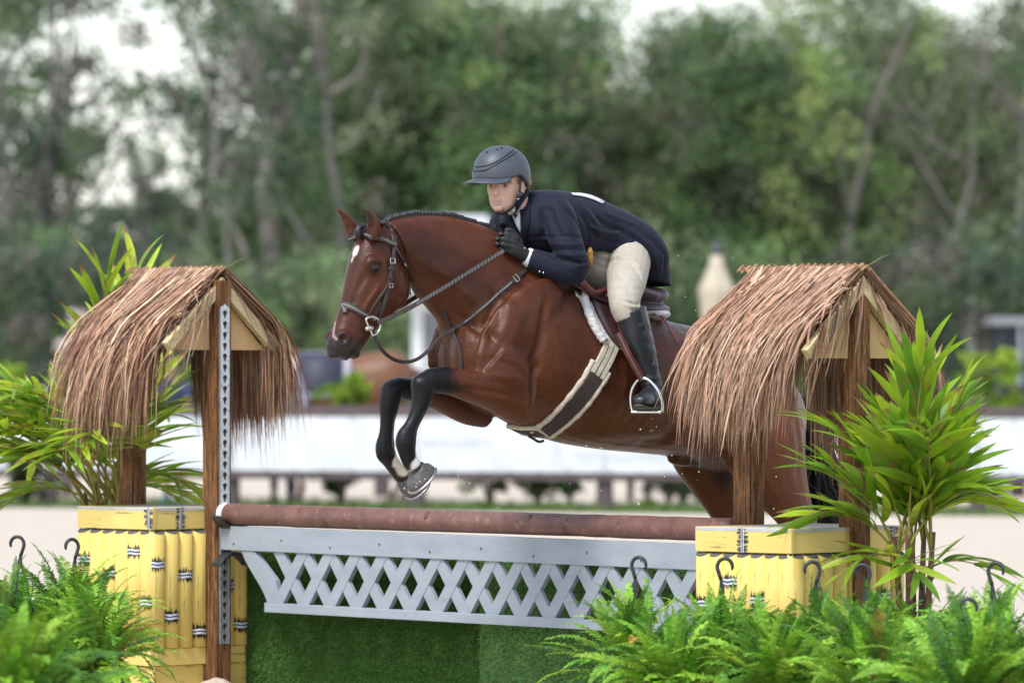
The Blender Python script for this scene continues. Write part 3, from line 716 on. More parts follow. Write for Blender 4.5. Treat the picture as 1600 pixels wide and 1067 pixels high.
head = [ring(589, 345, 622, 398, .055), ring(573, 353, 625, 420, .072), ring(561, 376, 625, 442, .086, .9), ring(553, 398, 622, 466, .090, .85), ring(547, 423, 614, 485, .086, .85), ring(541, 448, 603, 499, .077, .88),
        ring(535, 473, 590, 511, .066, .92), ring(529, 496, 576, 526, .058, .95), ring(521, 517, 567, 541, .058), ring(514, 534, 557, 551, .057), ring(514, 546, 546, 558, .050), ring(521, 555, 539, 564, .035)]
parts.append(loft(head, 30, 5))
# jowls, eye ridges, chin, nostril flare
for s_ in (1, -1):
    parts.append(ellipsoid(PH(606 + (12 if s_ > 0 else -14), 446, .05 * s_), UPZ * .098, HF * .072, HL * .036))
    if s_ > 0: parts.append(ellipsoid(PH(565 + 19 * s_, 413, .072 * s_), UPZ * .040, HF * .044, HL * (.020 if s_ > 0 else .013)))
    parts.append(ellipsoid(PH(528 + 10 * s_, 530, .040 * s_), UPZ * .040, HF * .034, HL * .022))
parts.append(ellipsoid(PH(552, 552, 0), UPZ * .024, HF * .03, HL * .032))
parts.append(ellipsoid(PH(521, 552, 0), UPZ * .022, HF * .024, HL * .036))
# ears
def ear(base, tip, b, fwd):
    P0, P1 = PH(*base, b), PH(*tip, b); ax = P1 - P0; L = np.linalg.norm(ax); ax /= L; side = np.cross(ax, HF); side /= np.linalg.norm(side); fr = np.cross(side, ax)
    R_ = []
    for t, w_, d in ((-.12, .026, .026), (.1, .031, .024), (.35, .034, .019), (.6, .027, .014), (.82, .016, .010), (1.0, .005, .005)):
        R_.append((P0 + ax * L * t - fr * .012 * math.sin(t * 3), side * w_, fr * d))
    return loft(R_, 16, 4)
parts.append(ear((586, 365), (571, 326), .075, 0)); parts.append(ear((552, 366), (527, 327), -.06, 0))
# shoulder, upper arm, chest
parts.append(ellipsoid(PH(812, 520, .185), (PH(850, 440, .2) - PH(775, 600, .2)) * .55, HF * .19, HL * .055))
parts.append(ellipsoid(PH(735, 515, -.185), (PH(850, 440, .2) - PH(775, 600, .2)) * .5, HF * .19, HL * .055))
parts.append(ellipsoid(PH(742, 556, .085), UPZ * .15, HF * .10, HL * .115)); parts.append(ellipsoid(PH(722, 556, -.06), UPZ * .15, HF * .10, HL * .115))
# near foreleg: point of shoulder -> elbow -> knee -> fetlock -> hoof
parts.append(limb([(765, 560, .17, .10, .08), (790, 585, .19, .12, .085), (808, 612, .19, .105, .07), (812, 640, .185, .06, .05)]))
parts.append(limb([(822, 622, .18, .115, .075), (795, 614, .18, .108, .075), (765, 607, .175, .086, .068), (735, 603, .17, .066, .055), (708, 597, .165, .055, .047), (688, 594, .16, .053, .046), (668, 595, .157, .049, .046)]))
NEARC = [(672, 592, .157, .042, .045), (661, 603, .155, .055, .047), (660, 620, .153, .046, .043), (652, 645, .15, .033, .031), (643, 665, .148, .031, .028), (636, 680, .147, .043, .035), (634, 692, .147, .045, .037), (636, 706, .146, .037, .033), (640, 719, .146, .034, .032), (647, 729, .146, .034, .034)]
parts.append(limb(NEARC, 5))
# far foreleg
parts.append(limb([(760, 640, -.14, .075, .06), (730, 636, -.14, .072, .06), (700, 626, -.14, .060, .052), (665, 613, -.14, .050, .046), (640, 608, -.14, .047, .046), (622, 606, -.14, .045, .045)]))
FARC = [(628, 603, -.14, .042, .045), (613, 611, -.14, .049, .047), (609, 630, -.14, .045, .043), (606, 655, -.14, .033, .031), (604, 678, -.14, .032, .029), (602, 695, -.14, .041, .035), (603, 708, -.14, .042, .036), (611, 721, -.14, .033, .032), (621, 735, -.14, .031, .031), (629, 744, -.14, .033, .034)]
parts.append(limb(FARC, 5))
# hind legs (the far one reaches further under)
parts.append(ellipsoid(PH(1190, 660, .17), (PH(1165, 560, .17) - PH(1200, 770, .17)) * .5, HF * .22, HL * .12))
parts.append(ellipsoid(PH(1118, 660, -.17), (PH(1165, 560, .17) - PH(1200, 770, .17)) * .5, HF * .2, HL * .12))
parts.append(limb([(1178, 640, .17, .24, .13), (1195, 700, .18, .21, .12), (1216, 750, .18, .155, .095), (1236, 790, .175, .105, .07), (1256, 830, .17, .075, .055), (1280, 880, .165, .06, .045), (1304, 915, .16, .062, .043), (1312, 945, .16, .045, .035), (1308, 1000, .16, .033, .03), (1305, 1040, .16, .041, .035), (1292, 1062, .16, .036, .034)]))
parts.append(limb([(1098, 650, -.16, .21, .12), (1105, 705, -.17, .185, .11), (1118, 745, -.17, .14, .09), (1130, 780, -.165, .10, .07), (1146, 815, -.16, .075, .055), (1172, 862, -.155, .06, .045), (1196, 896, -.15, .062, .043), (1204, 925, -.15, .045, .035), (1200, 978, -.15, .033, .03), (1198, 1018, -.15, .041, .035), (1186, 1040, -.15, .036, .034)]))
parts.append(ellipsoid(PH(1072, 716, .0), UPZ * .035, HF * .10, HL * .045))            # sheath
HM = remesh(parts, 0.0068)
P = co(HM); H = hcoord(P)
_q = hcoord(PH(735, 470, 0)); _z = hcoord(PH(900, 650, 0))[2]
wt_ = np.clip((_q[0] + .12 - H[:, 0]) / .12, 0, 1) * np.clip((H[:, 2] - _z + .06) / .08, .12, 1)     # trunk smoothed most, head and legs little
smooth(HM, 6, .5, -.5); smooth(HM, 60, .5, -.505, np.clip(wt_, .0, 1))
P = co(HM); Nn = normals(HM); H = hcoord(P)
# sculpted relief, drawn on the side of the horse: (points, half width m, height m, side)
def hp2(pts, b): return np.array([hcoord(PH(u, v, b))[[0, 2]] for u, v in pts])
def relief(pts, b, wd, amp, side=1, both=True, end=True):
    global P
    L = hp2(pts, b); d, pos = polydist(H[:, [0, 2]], L); g = np.exp(-(d / wd) ** 2)
    if len(pts) > 1 and end: g = g * np.clip(np.sin(np.clip(pos, .02, .98) * math.pi) * 1.8, 0, 1)
    for s_ in ((1, -1) if both else (side,)):
        m = np.clip(H[:, 1] * s_ / abs(b) if b else 1, 0, 1) * np.clip(Nn @ (HL * s_) * 2.2, 0, 1)
        P = P + Nn * (g * m * amp)[:, None]
REL = [([(600, 395), (604, 430), (618, 462), (632, 472)], .06, .009, -.006), ([(640, 425), (650, 455), (668, 480)], .08, .014, -.007), ([(600, 380), (628, 415), (638, 440)], .06, .016, -.004),
       ([(592, 440), (576, 470), (567, 492)], .07, .007, .006), ([(600, 455), (585, 482), (574, 505)], .06, .008, -.006), ([(572, 425), (560, 455), (552, 485)], .06, .011, -.006),
       ([(578, 523), (566, 532), (556, 545)], .05, .004, -.006), ([(583, 404), (596, 412)], .085, .005, .006), ([(575, 412), (584, 406), (596, 414)], .085, .003, .003), ([(574, 424), (586, 428), (596, 422)], .085, .004, .003),
       ([(640, 420), (690, 460), (735, 505), (760, 545)], .12, .022, -.014), ([(650, 400), (700, 430), (745, 480)], .12, .03, .010), ([(690, 380), (760, 430), (800, 480)], .14, .03, -.006),
       ([(782, 440), (770, 500), (748, 555)], .17, .022, -.010), ([(800, 420), (785, 500), (758, 560)], .18, .025, .006), ([(855, 450), (842, 520), (828, 580), (818, 640)], .22, .022, -.016), ([(820, 470), (800, 530), (790, 560)], .23, .03, .010),
       ([(760, 560), (785, 571), (800, 590)], .2, .012, -.008), ([(835, 560), (826, 600), (818, 655)], .2, .012, -.016), ([(716, 605), (760, 612), (795, 620)], .19, .010, -.006), ([(720, 588), (765, 588), (795, 592)], .19, .014, .006), ([(728, 622), (770, 628)], .19, .012, .004),
       ([(1020, 700), (1060, 690), (1075, 640)], .26, .03, -.018), ([(880, 690), (960, 695), (1040, 690)], .24, .02, -.008), ([(1200, 600), (1205, 680), (1200, 740)], .26, .02, -.010), ([(1228, 640), (1235, 700), (1232, 750)], .22, .018, -.006),
       ([(880, 500), (905, 590), (900, 660)], .28, .02, -.006), ([(940, 520), (945, 620), (930, 680)], .3, .025, .004)]
for k in range(7):
    u0 = 930 + k * 17; REL.append(([(u0, 560), (u0 - 4, 620), (u0 - 14, 672)], .3, .010, .0028))
for pts, b, wd, amp in REL: relief(pts, b, wd, amp * (1.5 if pts[0][0] < 700 else 1.0))
# nostrils, mouth, ear hollows
def dent(c, r, amp, dirn=None, sq=(1, 1, 1)):
    global P
    d = np.linalg.norm((P - c), axis=1); g = np.exp(-(d / r) ** 2); P = P - (Nn if dirn is None else -np.asarray(dirn)[None]) * (g * amp)[:, None]
def surf(u, v):                            # vertex seen at a pixel
    pu, pv = proj(P); d2 = (pu - u) ** 2 + (pv - v) ** 2; c_ = np.nonzero(d2 < 9)[0]; return P[c_[np.argmin(P[c_, 1])]] if len(c_) else P[np.argmin(d2)]
n0_ = surf(538, 532); n1_ = surf(537, 526); _ca = hcoord(n0_); n0f = HO + HF * _ca[0] - HL * _ca[1] + UPZ * _ca[2]
dent(n1_, .011, .012, -(HF * .5 + HL) / 1.1 * -1 * -1); dent(n0_, .013, .020, -(HF * .45 + HL) / 1.1); dent(n0f, .013, .02, -(HF * .45 - HL) / 1.1)
NOST = n0_
PSTAR = [surf(555, 387), surf(552, 394), surf(547, 408)]
mouth_ = [surf(u, v) for u, v in ((579, 522), (572, 529), (564, 538), (557, 547), (551, 554))]
d_, _ = polydist(P, mouth_); P = P - Nn * (np.exp(-(d_ / .007) ** 2) * .007)[:, None]
snip_ = [surf(u, v) for u, v in ((521.5, 503), (520, 513), (520, 522), (524, 532))]
for pts_, b in (((579, 356), .09), ((576, 346), .09)): dent(PH(*pts_, .075) + HF * .02, .017, .014, -HF)
for pts_ in ((545, 357), (538, 346)): dent(PH(*pts_, -.06) + HF * .018 + HL * .01, .016, .014, -HF)
# tendons and joints down the cannons
for C_, s_ in ((NEARC, .155), (FARC, -.14)):
    q = [PH(u + 7, v, b) for u, v, b, _, _ in C_[3:6]]; d, _ = polydist(P, [x + HL * .03 * 1 for x in q]); P = P - Nn * (np.exp(-(d / .012) ** 2) * .006)[:, None]
P += Nn * (fbm(P, 3, 3, 14.0) * .0012)[:, None]
setco(HM, P); smooth(HM, 1, .4, None); smooth(HM, 7, .5, -.505, np.clip(wt_ * 1.2, 0, 1)); P = co(HM); Nn = normals(HM)

# coat colour: bay, black points, star, snip, white pasterns
n_ = fbm(P, 5, 4, 5.0); nf = fbm(P, 6, 3, 60.0)
C = np.array([.072, .0198, .0080])[None] * (1 + .16 * n_)[:, None] + np.array([.03, .010, .003])[None] * np.clip(n_, 0, 1)[:, None]
def blend(C, m, col): m = np.clip(m, 0, 1)[:, None]; return C * (1 - m) + np.asarray(col)[None] * m
def near(pts, r, soft, jit=.0):
    d, pos = polydist(P, pts); return np.clip((r - d + jit * nf * .5) / soft, 0, 1), pos
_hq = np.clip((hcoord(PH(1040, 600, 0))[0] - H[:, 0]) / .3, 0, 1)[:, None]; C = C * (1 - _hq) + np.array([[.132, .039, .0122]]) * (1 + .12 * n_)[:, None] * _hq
UB = np.clip((.03 - (H[:, 2] - hcoord(PH(900, 700))[2])) / .2, 0, 1)
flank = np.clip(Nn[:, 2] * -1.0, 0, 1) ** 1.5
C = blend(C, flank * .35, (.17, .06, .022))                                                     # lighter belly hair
m, _ = near([PH(640, 385, .1), PH(690, 400, .13), PH(745, 440, .15)], .13, .12); C = blend(C, m * .75, (.026, .0075, .0052))
m, _ = near([PH(850, 500, .24), PH(860, 560, .26), PH(835, 640, .22)], .13, .12); C = blend(C, m * .55, (.135, .042, .0125))
m, _ = near([PH(970, 650, .28), PH(1060, 670, .28)], .14, .13); C = blend(C, m * .4, (.15, .046, .014))
m, _ = near([PH(600, 440, .09), PH(575, 480, .07)], .05, .05); C = blend(C, m * .5, (.15, .047, .017))
m, _ = near([PH(690, 370, .0), PH(780, 400, .0), PH(850, 420, .0)], .16, .16); C = blend(C, m * .35, (.06, .016, .009))
BLK = (.0065, .0060, .0075)
for C_, el in ((NEARC, [(765, 600, .175), (705, 596, .165), (668, 592, .157)]), (FARC, [(690, 622, -.14), (650, 612, -.14), (620, 605, -.14)])):
    cl = [PH(u, v, b) for u, v, b, _, _ in C_]
    m, pos = near(cl, .085, .02); C = blend(C, m, BLK)
    up = [PH(*q) for q in el]; d, pos = polydist(P, up); m = (d < .085) * np.clip((pos - .42 + .10 * nf + .10 * np.sin(H[:, 2] * 70)) / .22, 0, 1); C = blend(C, m, BLK)
# groin, sheath and inner thighs dark; muzzle dark
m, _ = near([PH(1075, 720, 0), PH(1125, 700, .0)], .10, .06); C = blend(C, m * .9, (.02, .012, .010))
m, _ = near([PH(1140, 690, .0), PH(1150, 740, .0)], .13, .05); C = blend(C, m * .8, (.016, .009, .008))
mz = hcoord(PH(528, 552, 0)); dm = np.linalg.norm((H - mz) * np.array([1, .8, 1]), axis=1); C = blend(C, np.clip((.105 - dm + .01 * nf) / .04, 0, 1) * .93, (.020, .016, .017))
m, _ = near([PH(545, 545, .05), PH(560, 540, .045)], .035, .025); C = blend(C, m * .6, (.05, .042, .042))
m, _ = near([PH(553, 398, .03), PH(545, 440, .03), PH(541, 470, .03)], .035, .03); C = blend(C, m * .55, (.05, .022, .018))         # greyer nose bridge
m, _ = near(mouth_, .010, .006); C = blend(C, m * .8, (.012, .009, .009))
m, _ = near(snip_, .0065, .004); C = blend(C, m * .8, (.5, .36, .32))
m, _ = near([NOST, NOST + UPZ * .008], .018, .008); C = blend(C, m * .95, (.004, .003, .003))
m, _ = near([PH(585, 418, .085)], .035, .022); C = blend(C, m * .92, (.016, .010, .009))
m, _ = near([PH(573, 335, .08), PH(580, 350, .08)], .022, .012); C = blend(C, m * .8, (.02, .010, .008))
star = [(551, 391), (556, 388), (555, 396), (549, 404), (547, 410)]
m, pos = near([PSTAR[0], PSTAR[1]], .0175, .004); C = blend(C, m, (.72, .69, .66))
m, pos = near([PSTAR[1], PSTAR[2]], .0075, .004); C = blend(C, m * .9, (.6, .56, .52))
m, pos = near([PH(u, v, .03) for u, v in ((523, 505),)], .0001, .004); C = blend(C, m * .85, (.62, .5, .45))
m, _ = near([PH(648, 727, .146), PH(660, 716, .146)], .047, .006, .016); C = blend(C, m, (.74, .70, .66))
m, _ = near([PH(622, 734, -.14), PH(632, 742, -.14), PH(620, 722, -.12)], .036, .006, .012); C = blend(C, m, (.74, .66, .54))
crest = [PH(u, v, 0) for u, v in ((612, 342), (650, 336), (700, 338), (745, 350), (790, 372))]
m, _ = near(crest, .022, .012); C = blend(C, m * .9, BLK)
C = C * (1 + .10 * nf)[:, None]
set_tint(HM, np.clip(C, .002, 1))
def coat_mat():
    m, n, b = node_mat('bay_coat'); b.inputs['Roughness'].default_value = .42; b.inputs['Specular IOR Level'].default_value = .38
    b.inputs['Coat Weight'].default_value = .0; b.inputs['Coat Roughness'].default_value = .3; b.inputs['Sheen Weight'].default_value = .0; b.inputs['Sheen Roughness'].default_value = .4
    at = n.nodes.new('ShaderNodeAttribute'); at.attribute_name = 'tint'
    h = noise(n, 70, 5, .75, (1, 1, 2.2)); h2 = noise(n, 11, 5, .65)
    col = mixc(n, ramp(n, h2, [(.35, 0.0), (.7, .28)]), at.outputs['Color'], (.6, .5, .5), 'MULTIPLY')
    sk = n.nodes.new('ShaderNodeTexCoord'); mpn = n.nodes.new('ShaderNodeMapping'); mpn.inputs['Rotation'].default_value = (0, .35, -HA); mpn.inputs['Scale'].default_value = (.28, 1.2, 1.2); n.links.new(sk.outputs['Object'], mpn.inputs[0]); sn = n.nodes.new('ShaderNodeTexNoise'); sn.inputs['Scale'].default_value = 85; sn.inputs['Detail'].default_value = 5; sn.inputs['Roughness'].default_value = .75; n.links.new(mpn.outputs[0], sn.inputs['Vector'])
    col = mixc(n, 1.0, col, ramp(n, sn.outputs['Fac'], [(.3, .62), (.5, 1.0), (.72, 1.0)]), 'MULTIPLY')
    n.links.new(col, b.inputs['Base Color'])
    bw = n.nodes.new('ShaderNodeRGBToBW'); n.links.new(at.outputs['Color'], bw.inputs[0]); n.links.new(ramp(n, bw.outputs[0], [(.006, .25), (.02, .26)]), b.inputs['Specular IOR Level'])
    r = ramp(n, h2, [(.3, .27), (.7, .42)]); n.links.new(r, b.inputs['Roughness']); hm = S(n, 'ShaderNodeMath', operation='MULTIPLY_ADD'); n.links.new(h2, hm.inputs[0]); hm.inputs[1].default_value = 2.2; n.links.new(sn.outputs['Fac'], hm.inputs[2]); bump(n, b, hm.outputs[0], .42, .0045); return m
HM.materials.clear(); HM.materials.append(coat_mat()); HM.polygons.foreach_set('use_smooth', [True] * len(HM.polygons)); HM.name = 'horse_body'
hroot = thing('horse', 'bay horse with a white star leaping over the rail, forelegs folded', 'horse', (HO[0], HO[1], 0))
def hput(name, mb, m_, parent=hroot, smooth=True, kind=None):
    return mb.obj(name, m_, parent, smooth, kind)
setco(HM, P - np.array([HO[0], HO[1], 0])); put('body', HM, hroot)
# eyes
EYE = mat('horse_eye', (.006, .004, .004), rough=.15, spec=.5, coat=.2)
for s_, c in ((1, (586, 418)), (-1, (553, 413))):
    mb = MB(); mb.add(*ellipsoid(PH(*c, .083 * s_), UPZ * .017, HF * .021, HL * .0125, 20)); hput('eye', mb, EYE)
# hooves
HOOF = mat('hoof_horn', (.06, .055, .058), (.11, .1, .1), 30, .5, stretch=(3, 3, 3), bmp=.15); SHOE = mat('shoe_steel', (.45, .43, .42), (.3, .28, .27), 30, .35, metal=.85)
SOLE = mat('hoof_sole', (.42, .28, .16), (.3, .2, .12), 40, .8)
def hoof(top, toe, heel, b, side):
    """coronet centre px, toe px (ground edge), heel px (ground edge)"""
    T, A, B = PH(*top, b), PH(*toe, b), PH(*heel, b); fwd = A - B; L = np.linalg.norm(fwd); fwd /= L; cen = (A + B) / 2; up = T - cen
    ax = np.cross(fwd, HL); 
    if ax @ up < 0: ax = -ax
    rings = [(cen + up * 1.08 - fwd * .004, fwd * .034, HL * .037), (T - up * .06, fwd * .038, HL * .041), (cen + up * .5 + fwd * .004, fwd * (L * .5 * .9), HL * .047), (cen + up * .0, fwd * (L * .5), HL * .055)]
    mb = MB(); mb.add(*loft(rings, 22, 3)); h_ = hput('hoof', mb, HOOF)
    pts = []
    for i in range(17):
        th = math.radians(-150 + 300 * i / 16); pts.append(cen - ax * .004 + fwd * (L * .49) * math.cos(th) + HL * .053 * math.sin(th))
    mb = MB(); mb.add(*tube(pts, .0085, 8, 2, .7, ax)); hput('horseshoe', mb, SHOE, h_)
    mb = MB(); mb.add(*loft([(cen + ax * .002, fwd * (L * .42), HL * .044), (cen - ax * .003, fwd * (L * .40), HL * .042)], 18, 0)); hput('sole', mb, SOLE, h_)
hoof((651, 733), (643, 769), (675, 728), .146, 1)
hoof((632, 748), (640, 778), (664, 748), -.14, -1)
hoof((1286, 1068), (1262, 1098), (1298, 1096), .16, 1); hoof((1180, 1046), (1156, 1074), (1192, 1073), -.15, -1)
# mane: a row of small tight braids lying along the crest, and the forelock braid
HAIR = mat('black_horse_hair', (.006, .006, .008), (.018, .017, .02), 60, .45, stretch=(2, 2, 2), bmp=.3)
cr = catmull(np.array([PH(u, v, .0) for u, v in ((604, 345), (625, 339), (650, 335), (680, 336), (705, 338), (730, 345), (755, 354), (780, 366), (800, 378))]), 12)
mb = MB(); mb.add(*tube(cr - UPZ * .004, .014, 8)); hput('mane_base', mb, HAIR)
for i in range(2, len(cr) - 2, 2):
    c = cr[i] + UPZ * (.004 + RNG.normal(0, .002)); t = cr[i + 1] - cr[i - 1]; t /= np.linalg.norm(t)
    mb = MB(); mb.add(*ellipsoid(c + HL * -.004, t * .012 + UPZ * RNG.normal(0, .003), np.cross(t, HL) * .013, HL * .020, 10)); hput('mane_braid', mb, HAIR)
mb = MB(); mb.add(*tube([PH(570, 352, .01), PH(567, 358, .015) + HF * .02, PH(566, 368, .015) + HF * .018, PH(569, 373, .01)], [.01, .017, .016, .006], 10, 3)); hput('forelock', mb, HAIR)
# tail: dock hidden, strands falling behind the near hind leg
mb = MB(); R = np.random.default_rng(5)
for i in range(420):
    o = R.normal(0, 1, 3) * .02; wv = R.normal(0, .02)
    p = [PH(1222, 610, 0) + o * .4, PH(1248, 640, -.02) + o, PH(1265 + R.normal(0, 5), 700, -.03) + o * 1.6, PH(1282 + R.normal(0, 12), 770, -.03) + o * 2.2 + HF * wv, PH(1297 + R.normal(0, 16), 835 + R.normal(0, 18), -.03) + o * 2.4, PH(1300 + R.normal(0, 16), 900 + R.normal(0, 25), -.03) + o * 2]
    mb.add(*tube(p, [.003, .0035, .0035, .003, .002, .001], 4, 3, cap=False))
hput('tail', mb, HAIR, kind='stuff')
# ------------------------------------------------------------------ finding the surface of horse / rider under a pixel
from mathutils.bvhtree import BVHTree
def bvh(me, off):
    v = [tuple(p) for p in co(me) + np.asarray(off)]; return BVHTree.FromPolygons(v, [tuple(p.vertices) for p in me.polygons])
HB = bvh(HM, (HO[0], HO[1], 0))
def on(u, v, lift=.004, tree=None, fallback_b=.0):
    d = ray(u, v); d /= np.linalg.norm(d); h = (tree or HB).ray_cast(Vector(CAM), Vector(d))
    if h[0] is None:
        p, n_, i, ds = (tree or HB).find_nearest(Vector(PH(u, v, fallback_b))); return np.array(p) + np.array(n_) * lift, np.array(n_)
    return np.array(h[0]) + np.array(h[1]) * lift, np.array(h[1])
def onpath(pts, lift=.004, tree=None, fb=.0, k=4):
    uv = catmull(np.array(pts, float), k); r = [on(u, v, lift, tree, fb) for u, v in uv]
    P_ = np.array([q[0] for q in r]); N2 = np.array([q[1] for q in r])
    for _ in range(2):
        P_[1:-1] = (P_[:-2] + 2 * P_[1:-1] + P_[2:]) / 4; N2[1:-1] = (N2[:-2] + 2 * N2[1:-1] + N2[2:]) / 4
    return P_, N2
LEATH = mat('dark_brown_leather', (.026, .019, .018), (.045, .034, .032), 40, .48, bmp=.15, spec=.5)
STITCH = mat('pale_stitching', (.20, .18, .175), rough=.7)
STEEL = mat('polished_steel', (.72, .70, .66), (.6, .58, .54), 30, .22, metal=.9)
BROWNL = mat('oxblood_leather', (.085, .02, .016), (.13, .034, .026), 20, .38, bmp=.1)
MAROON = mat('dark_maroon_leather', (.030, .010, .014), (.045, .016, .020), 18, .45, bmp=.12)
FLEECE = mat('white_fleece', (.66, .64, .64), (.55, .53, .54), 90, .95, bmp=.8, bdist=.012)
CREAMF = mat('cream_fleece', (.60, .53, .43), (.46, .40, .31), 90, .95, bmp=.8, bdist=.012)
MAUVE = mat('worn_mauve_leather', (.135, .105, .12), (.18, .145, .16), 12, .4, bmp=.08)

# bridle
br = thing('bridle', 'dark brown leather bridle with raised noseband and D-ring bit on the leaping horse', 'bridle', PH(600, 420, .1))
def st(name, pts, w_, th, m_=LEATH, par=br, lift=.004, fb=.08, stitch=False, k=4):
    Pp, Nq = onpath(pts, lift, None, fb, k); mb = MB(); mb.add(*strap(Pp, Nq, w_, th, 0)); o = mb.obj(name, m_, par)
    if stitch:
        mb = MB(); mb.add(*strap(Pp + Nq * (th + .0006), Nq, w_ * .22, .0012, 0)); mb.obj('padding_line', STITCH, o)
    return o
st('headpiece', [(593, 340), (601, 345), (609, 356), (614, 370), (616, 386)], .024, .005)
st('browband', [(547, 373), (556, 369), (570, 367), (588, 371), (603, 377), (617, 383)], .024, .006, stitch=True)
st('cheekpiece', [(615, 384), (613, 405), (609, 430), (604, 455), (598, 478), (591, 500)], .016, .005)
st('cheekpiece', [(611, 432), (604, 448), (593, 464), (582, 480), (575, 494)], .012, .0035)
st('noseband', [(521, 475), (530, 474), (543, 478), (558, 485), (571, 492), (584, 499)], .026, .008, stitch=True)
st('throatlatch', [(616, 386), (624, 400), (632, 415), (638, 432), (641, 448), (638, 460)], .011, .004, lift=.006)
for (u, v), s_ in (((612, 408), .010), ((630, 414), .008), ((609, 446), .008)):
    p, q = on(u, v, .010); a = np.cross(q, UPZ); a /= np.linalg.norm(a); b2 = np.cross(a, q)
    loop = [p + (a * x + b2 * y) * s_ for x, y in ((-1, -1), (1, -1), (1, 1), (-1, 1), (-1, -1))]
    mb = MB(); mb.add(*tube(loop, .0017, 6)); mb.obj('buckle', STEEL, br)
for (u, v) in ((610, 420), (608, 435)):
    p, q = on(u, v, .008); mb = MB(); t_ = PH(u - 2, v + 9, .1) - PH(u, v, .1); t_ /= np.linalg.norm(t_); mb.add(*strap([p - np.cross(q, t_) * .012, p + np.cross(q, t_) * .012], q, .011, .004, 0)); mb.obj('keeper', LEATH, br)
# D-ring bit
c, q = on(580, 505, .014); zb_ = .075
loop = [(574, 497), (572, 500), (576, 511), (581, 521), (583, 524), (590, 520), (594, 511), (593, 502), (588, 497), (581, 495), (574, 497)]
Pl = [PH(u, v, .085) for u, v in loop]
bit = MB(); bit.add(*tube(Pl, .0042, 8, 4)); bo = bit.obj('bit_ring', STEEL, br, True)
mb = MB(); mb.add(*tube([PH(571, 514, .09), PH(576, 513, .09), PH(580, 512, .08), PH(582, 512, .05)], [.006, .010, .009, .006], 10, 2)); mb.obj('mouthpiece', STEEL, br, True)
# reins
def free(pts, w_, th, m_, par, name, k=6, stitch=False, laced=0):
    Pp = np.array([PH(u, v, b) for u, v, b in pts]); nn = -ray(700, 450); nn /= np.linalg.norm(nn)
    Q = catmull(Pp, k); mb = MB(); mb.add(*strap(Q, nn, w_, th, 0)); o = mb.obj(name, m_, par)
    if laced:
        L = np.linalg.norm(np.diff(Q, axis=0), axis=1).sum(); t_ = Q[-1] - Q[0]; t_ /= np.linalg.norm(t_); sd_ = np.cross(nn, t_)
        mb = MB()
        for i in range(laced):
            x = (i + .5) / laced; p = Q[int(x * (len(Q) - 1))] + (Q[min(int(x * (len(Q) - 1)) + 1, len(Q) - 1)] - Q[int(x * (len(Q) - 1))]) * (x * (len(Q) - 1) % 1)
            mb.add(*boxv(p + nn * .0035, t_ * .006 + sd_ * .004, sd_ * .0065 * (1), nn * .0018))
        mb.obj('lacing', mat('rein_lacing', (.11, .095, .095), rough=.6), o, kind='stuff')
    return o
rn = thing('reins', 'laced leather reins running from the bit to the gloved hand', 'reins', PH(690, 450, .13))
free([(590, 505, .09), (640, 481, .13), (690, 452, .155), (740, 421, .16), (787, 392, .15)], .019, .003, LEATH, rn, 'rein', laced=0)
free([(650, 475, .137), (690, 452, .157), (740, 421, .162), (787, 392, .152)], .017, .0035, LEATH, rn, 'laced_grip', laced=30)
free([(574, 505, -.07), (640, 470, -.12), (700, 430, -.15), (778, 378, -.12)], .019, .003, LEATH, rn, 'rein')
# martingale / breastplate
bp = thing('breastplate', 'narrow brown leather breastplate and martingale strap across the horse\'s chest', 'breastplate', PH(707, 515, .1))
free([(583, 519, .07), (590, 537, .07), (605, 555, .06), (626, 565, .05), (650, 562, .05), (672, 545, .06), (690, 524, .09), (706, 516, .10)], .015, .003, LEATH, bp, 'martingale_strap')
st('shoulder_strap', [(707, 515), (730, 500), (755, 479), (780, 457), (803, 437), (818, 424), (830, 410)], .019, .005, par=bp, fb=.15, stitch=False)
Pp, Nq = onpath([(725, 504), (755, 479), (780, 457), (797, 442)], .0105); mb = MB(); mb.add(*strap(Pp, Nq, .006, .0015, 0)); mb.obj('raised_line', STITCH, bp)
st('neck_strap', [(707, 515), (702, 507), (698, 496), (694, 488)], .014, .004, par=bp, fb=.05)
st('breast_strap', [(708, 517), (716, 535), (721, 555), (722, 577)], .015, .004, par=bp, fb=.1)
p, q = on(709, 516, .010); mb = MB(); mb.add(*ellipsoid(p, q * .006, UPZ * .013, np.cross(q, UPZ) * .013, 12)); mb.obj('ring_knot', LEATH, bp, True)
for (u, v) in ((804, 436), (781, 457)):
    p, q = on(u, v, .012); t_ = PH(u + 20, v - 18, .2) - PH(u, v, .2); t_ /= np.linalg.norm(t_); s2 = np.cross(q, t_)
    loop = [p + t_ * x * .009 + s2 * y * .014 for x, y in ((-1, -1), (1, -1), (1, 1), (-1, 1), (-1, -1))]
    mb = MB(); mb.add(*tube(loop, .0022, 6)); mb.obj('buckle', STEEL if u > 790 else LEATH, bp)

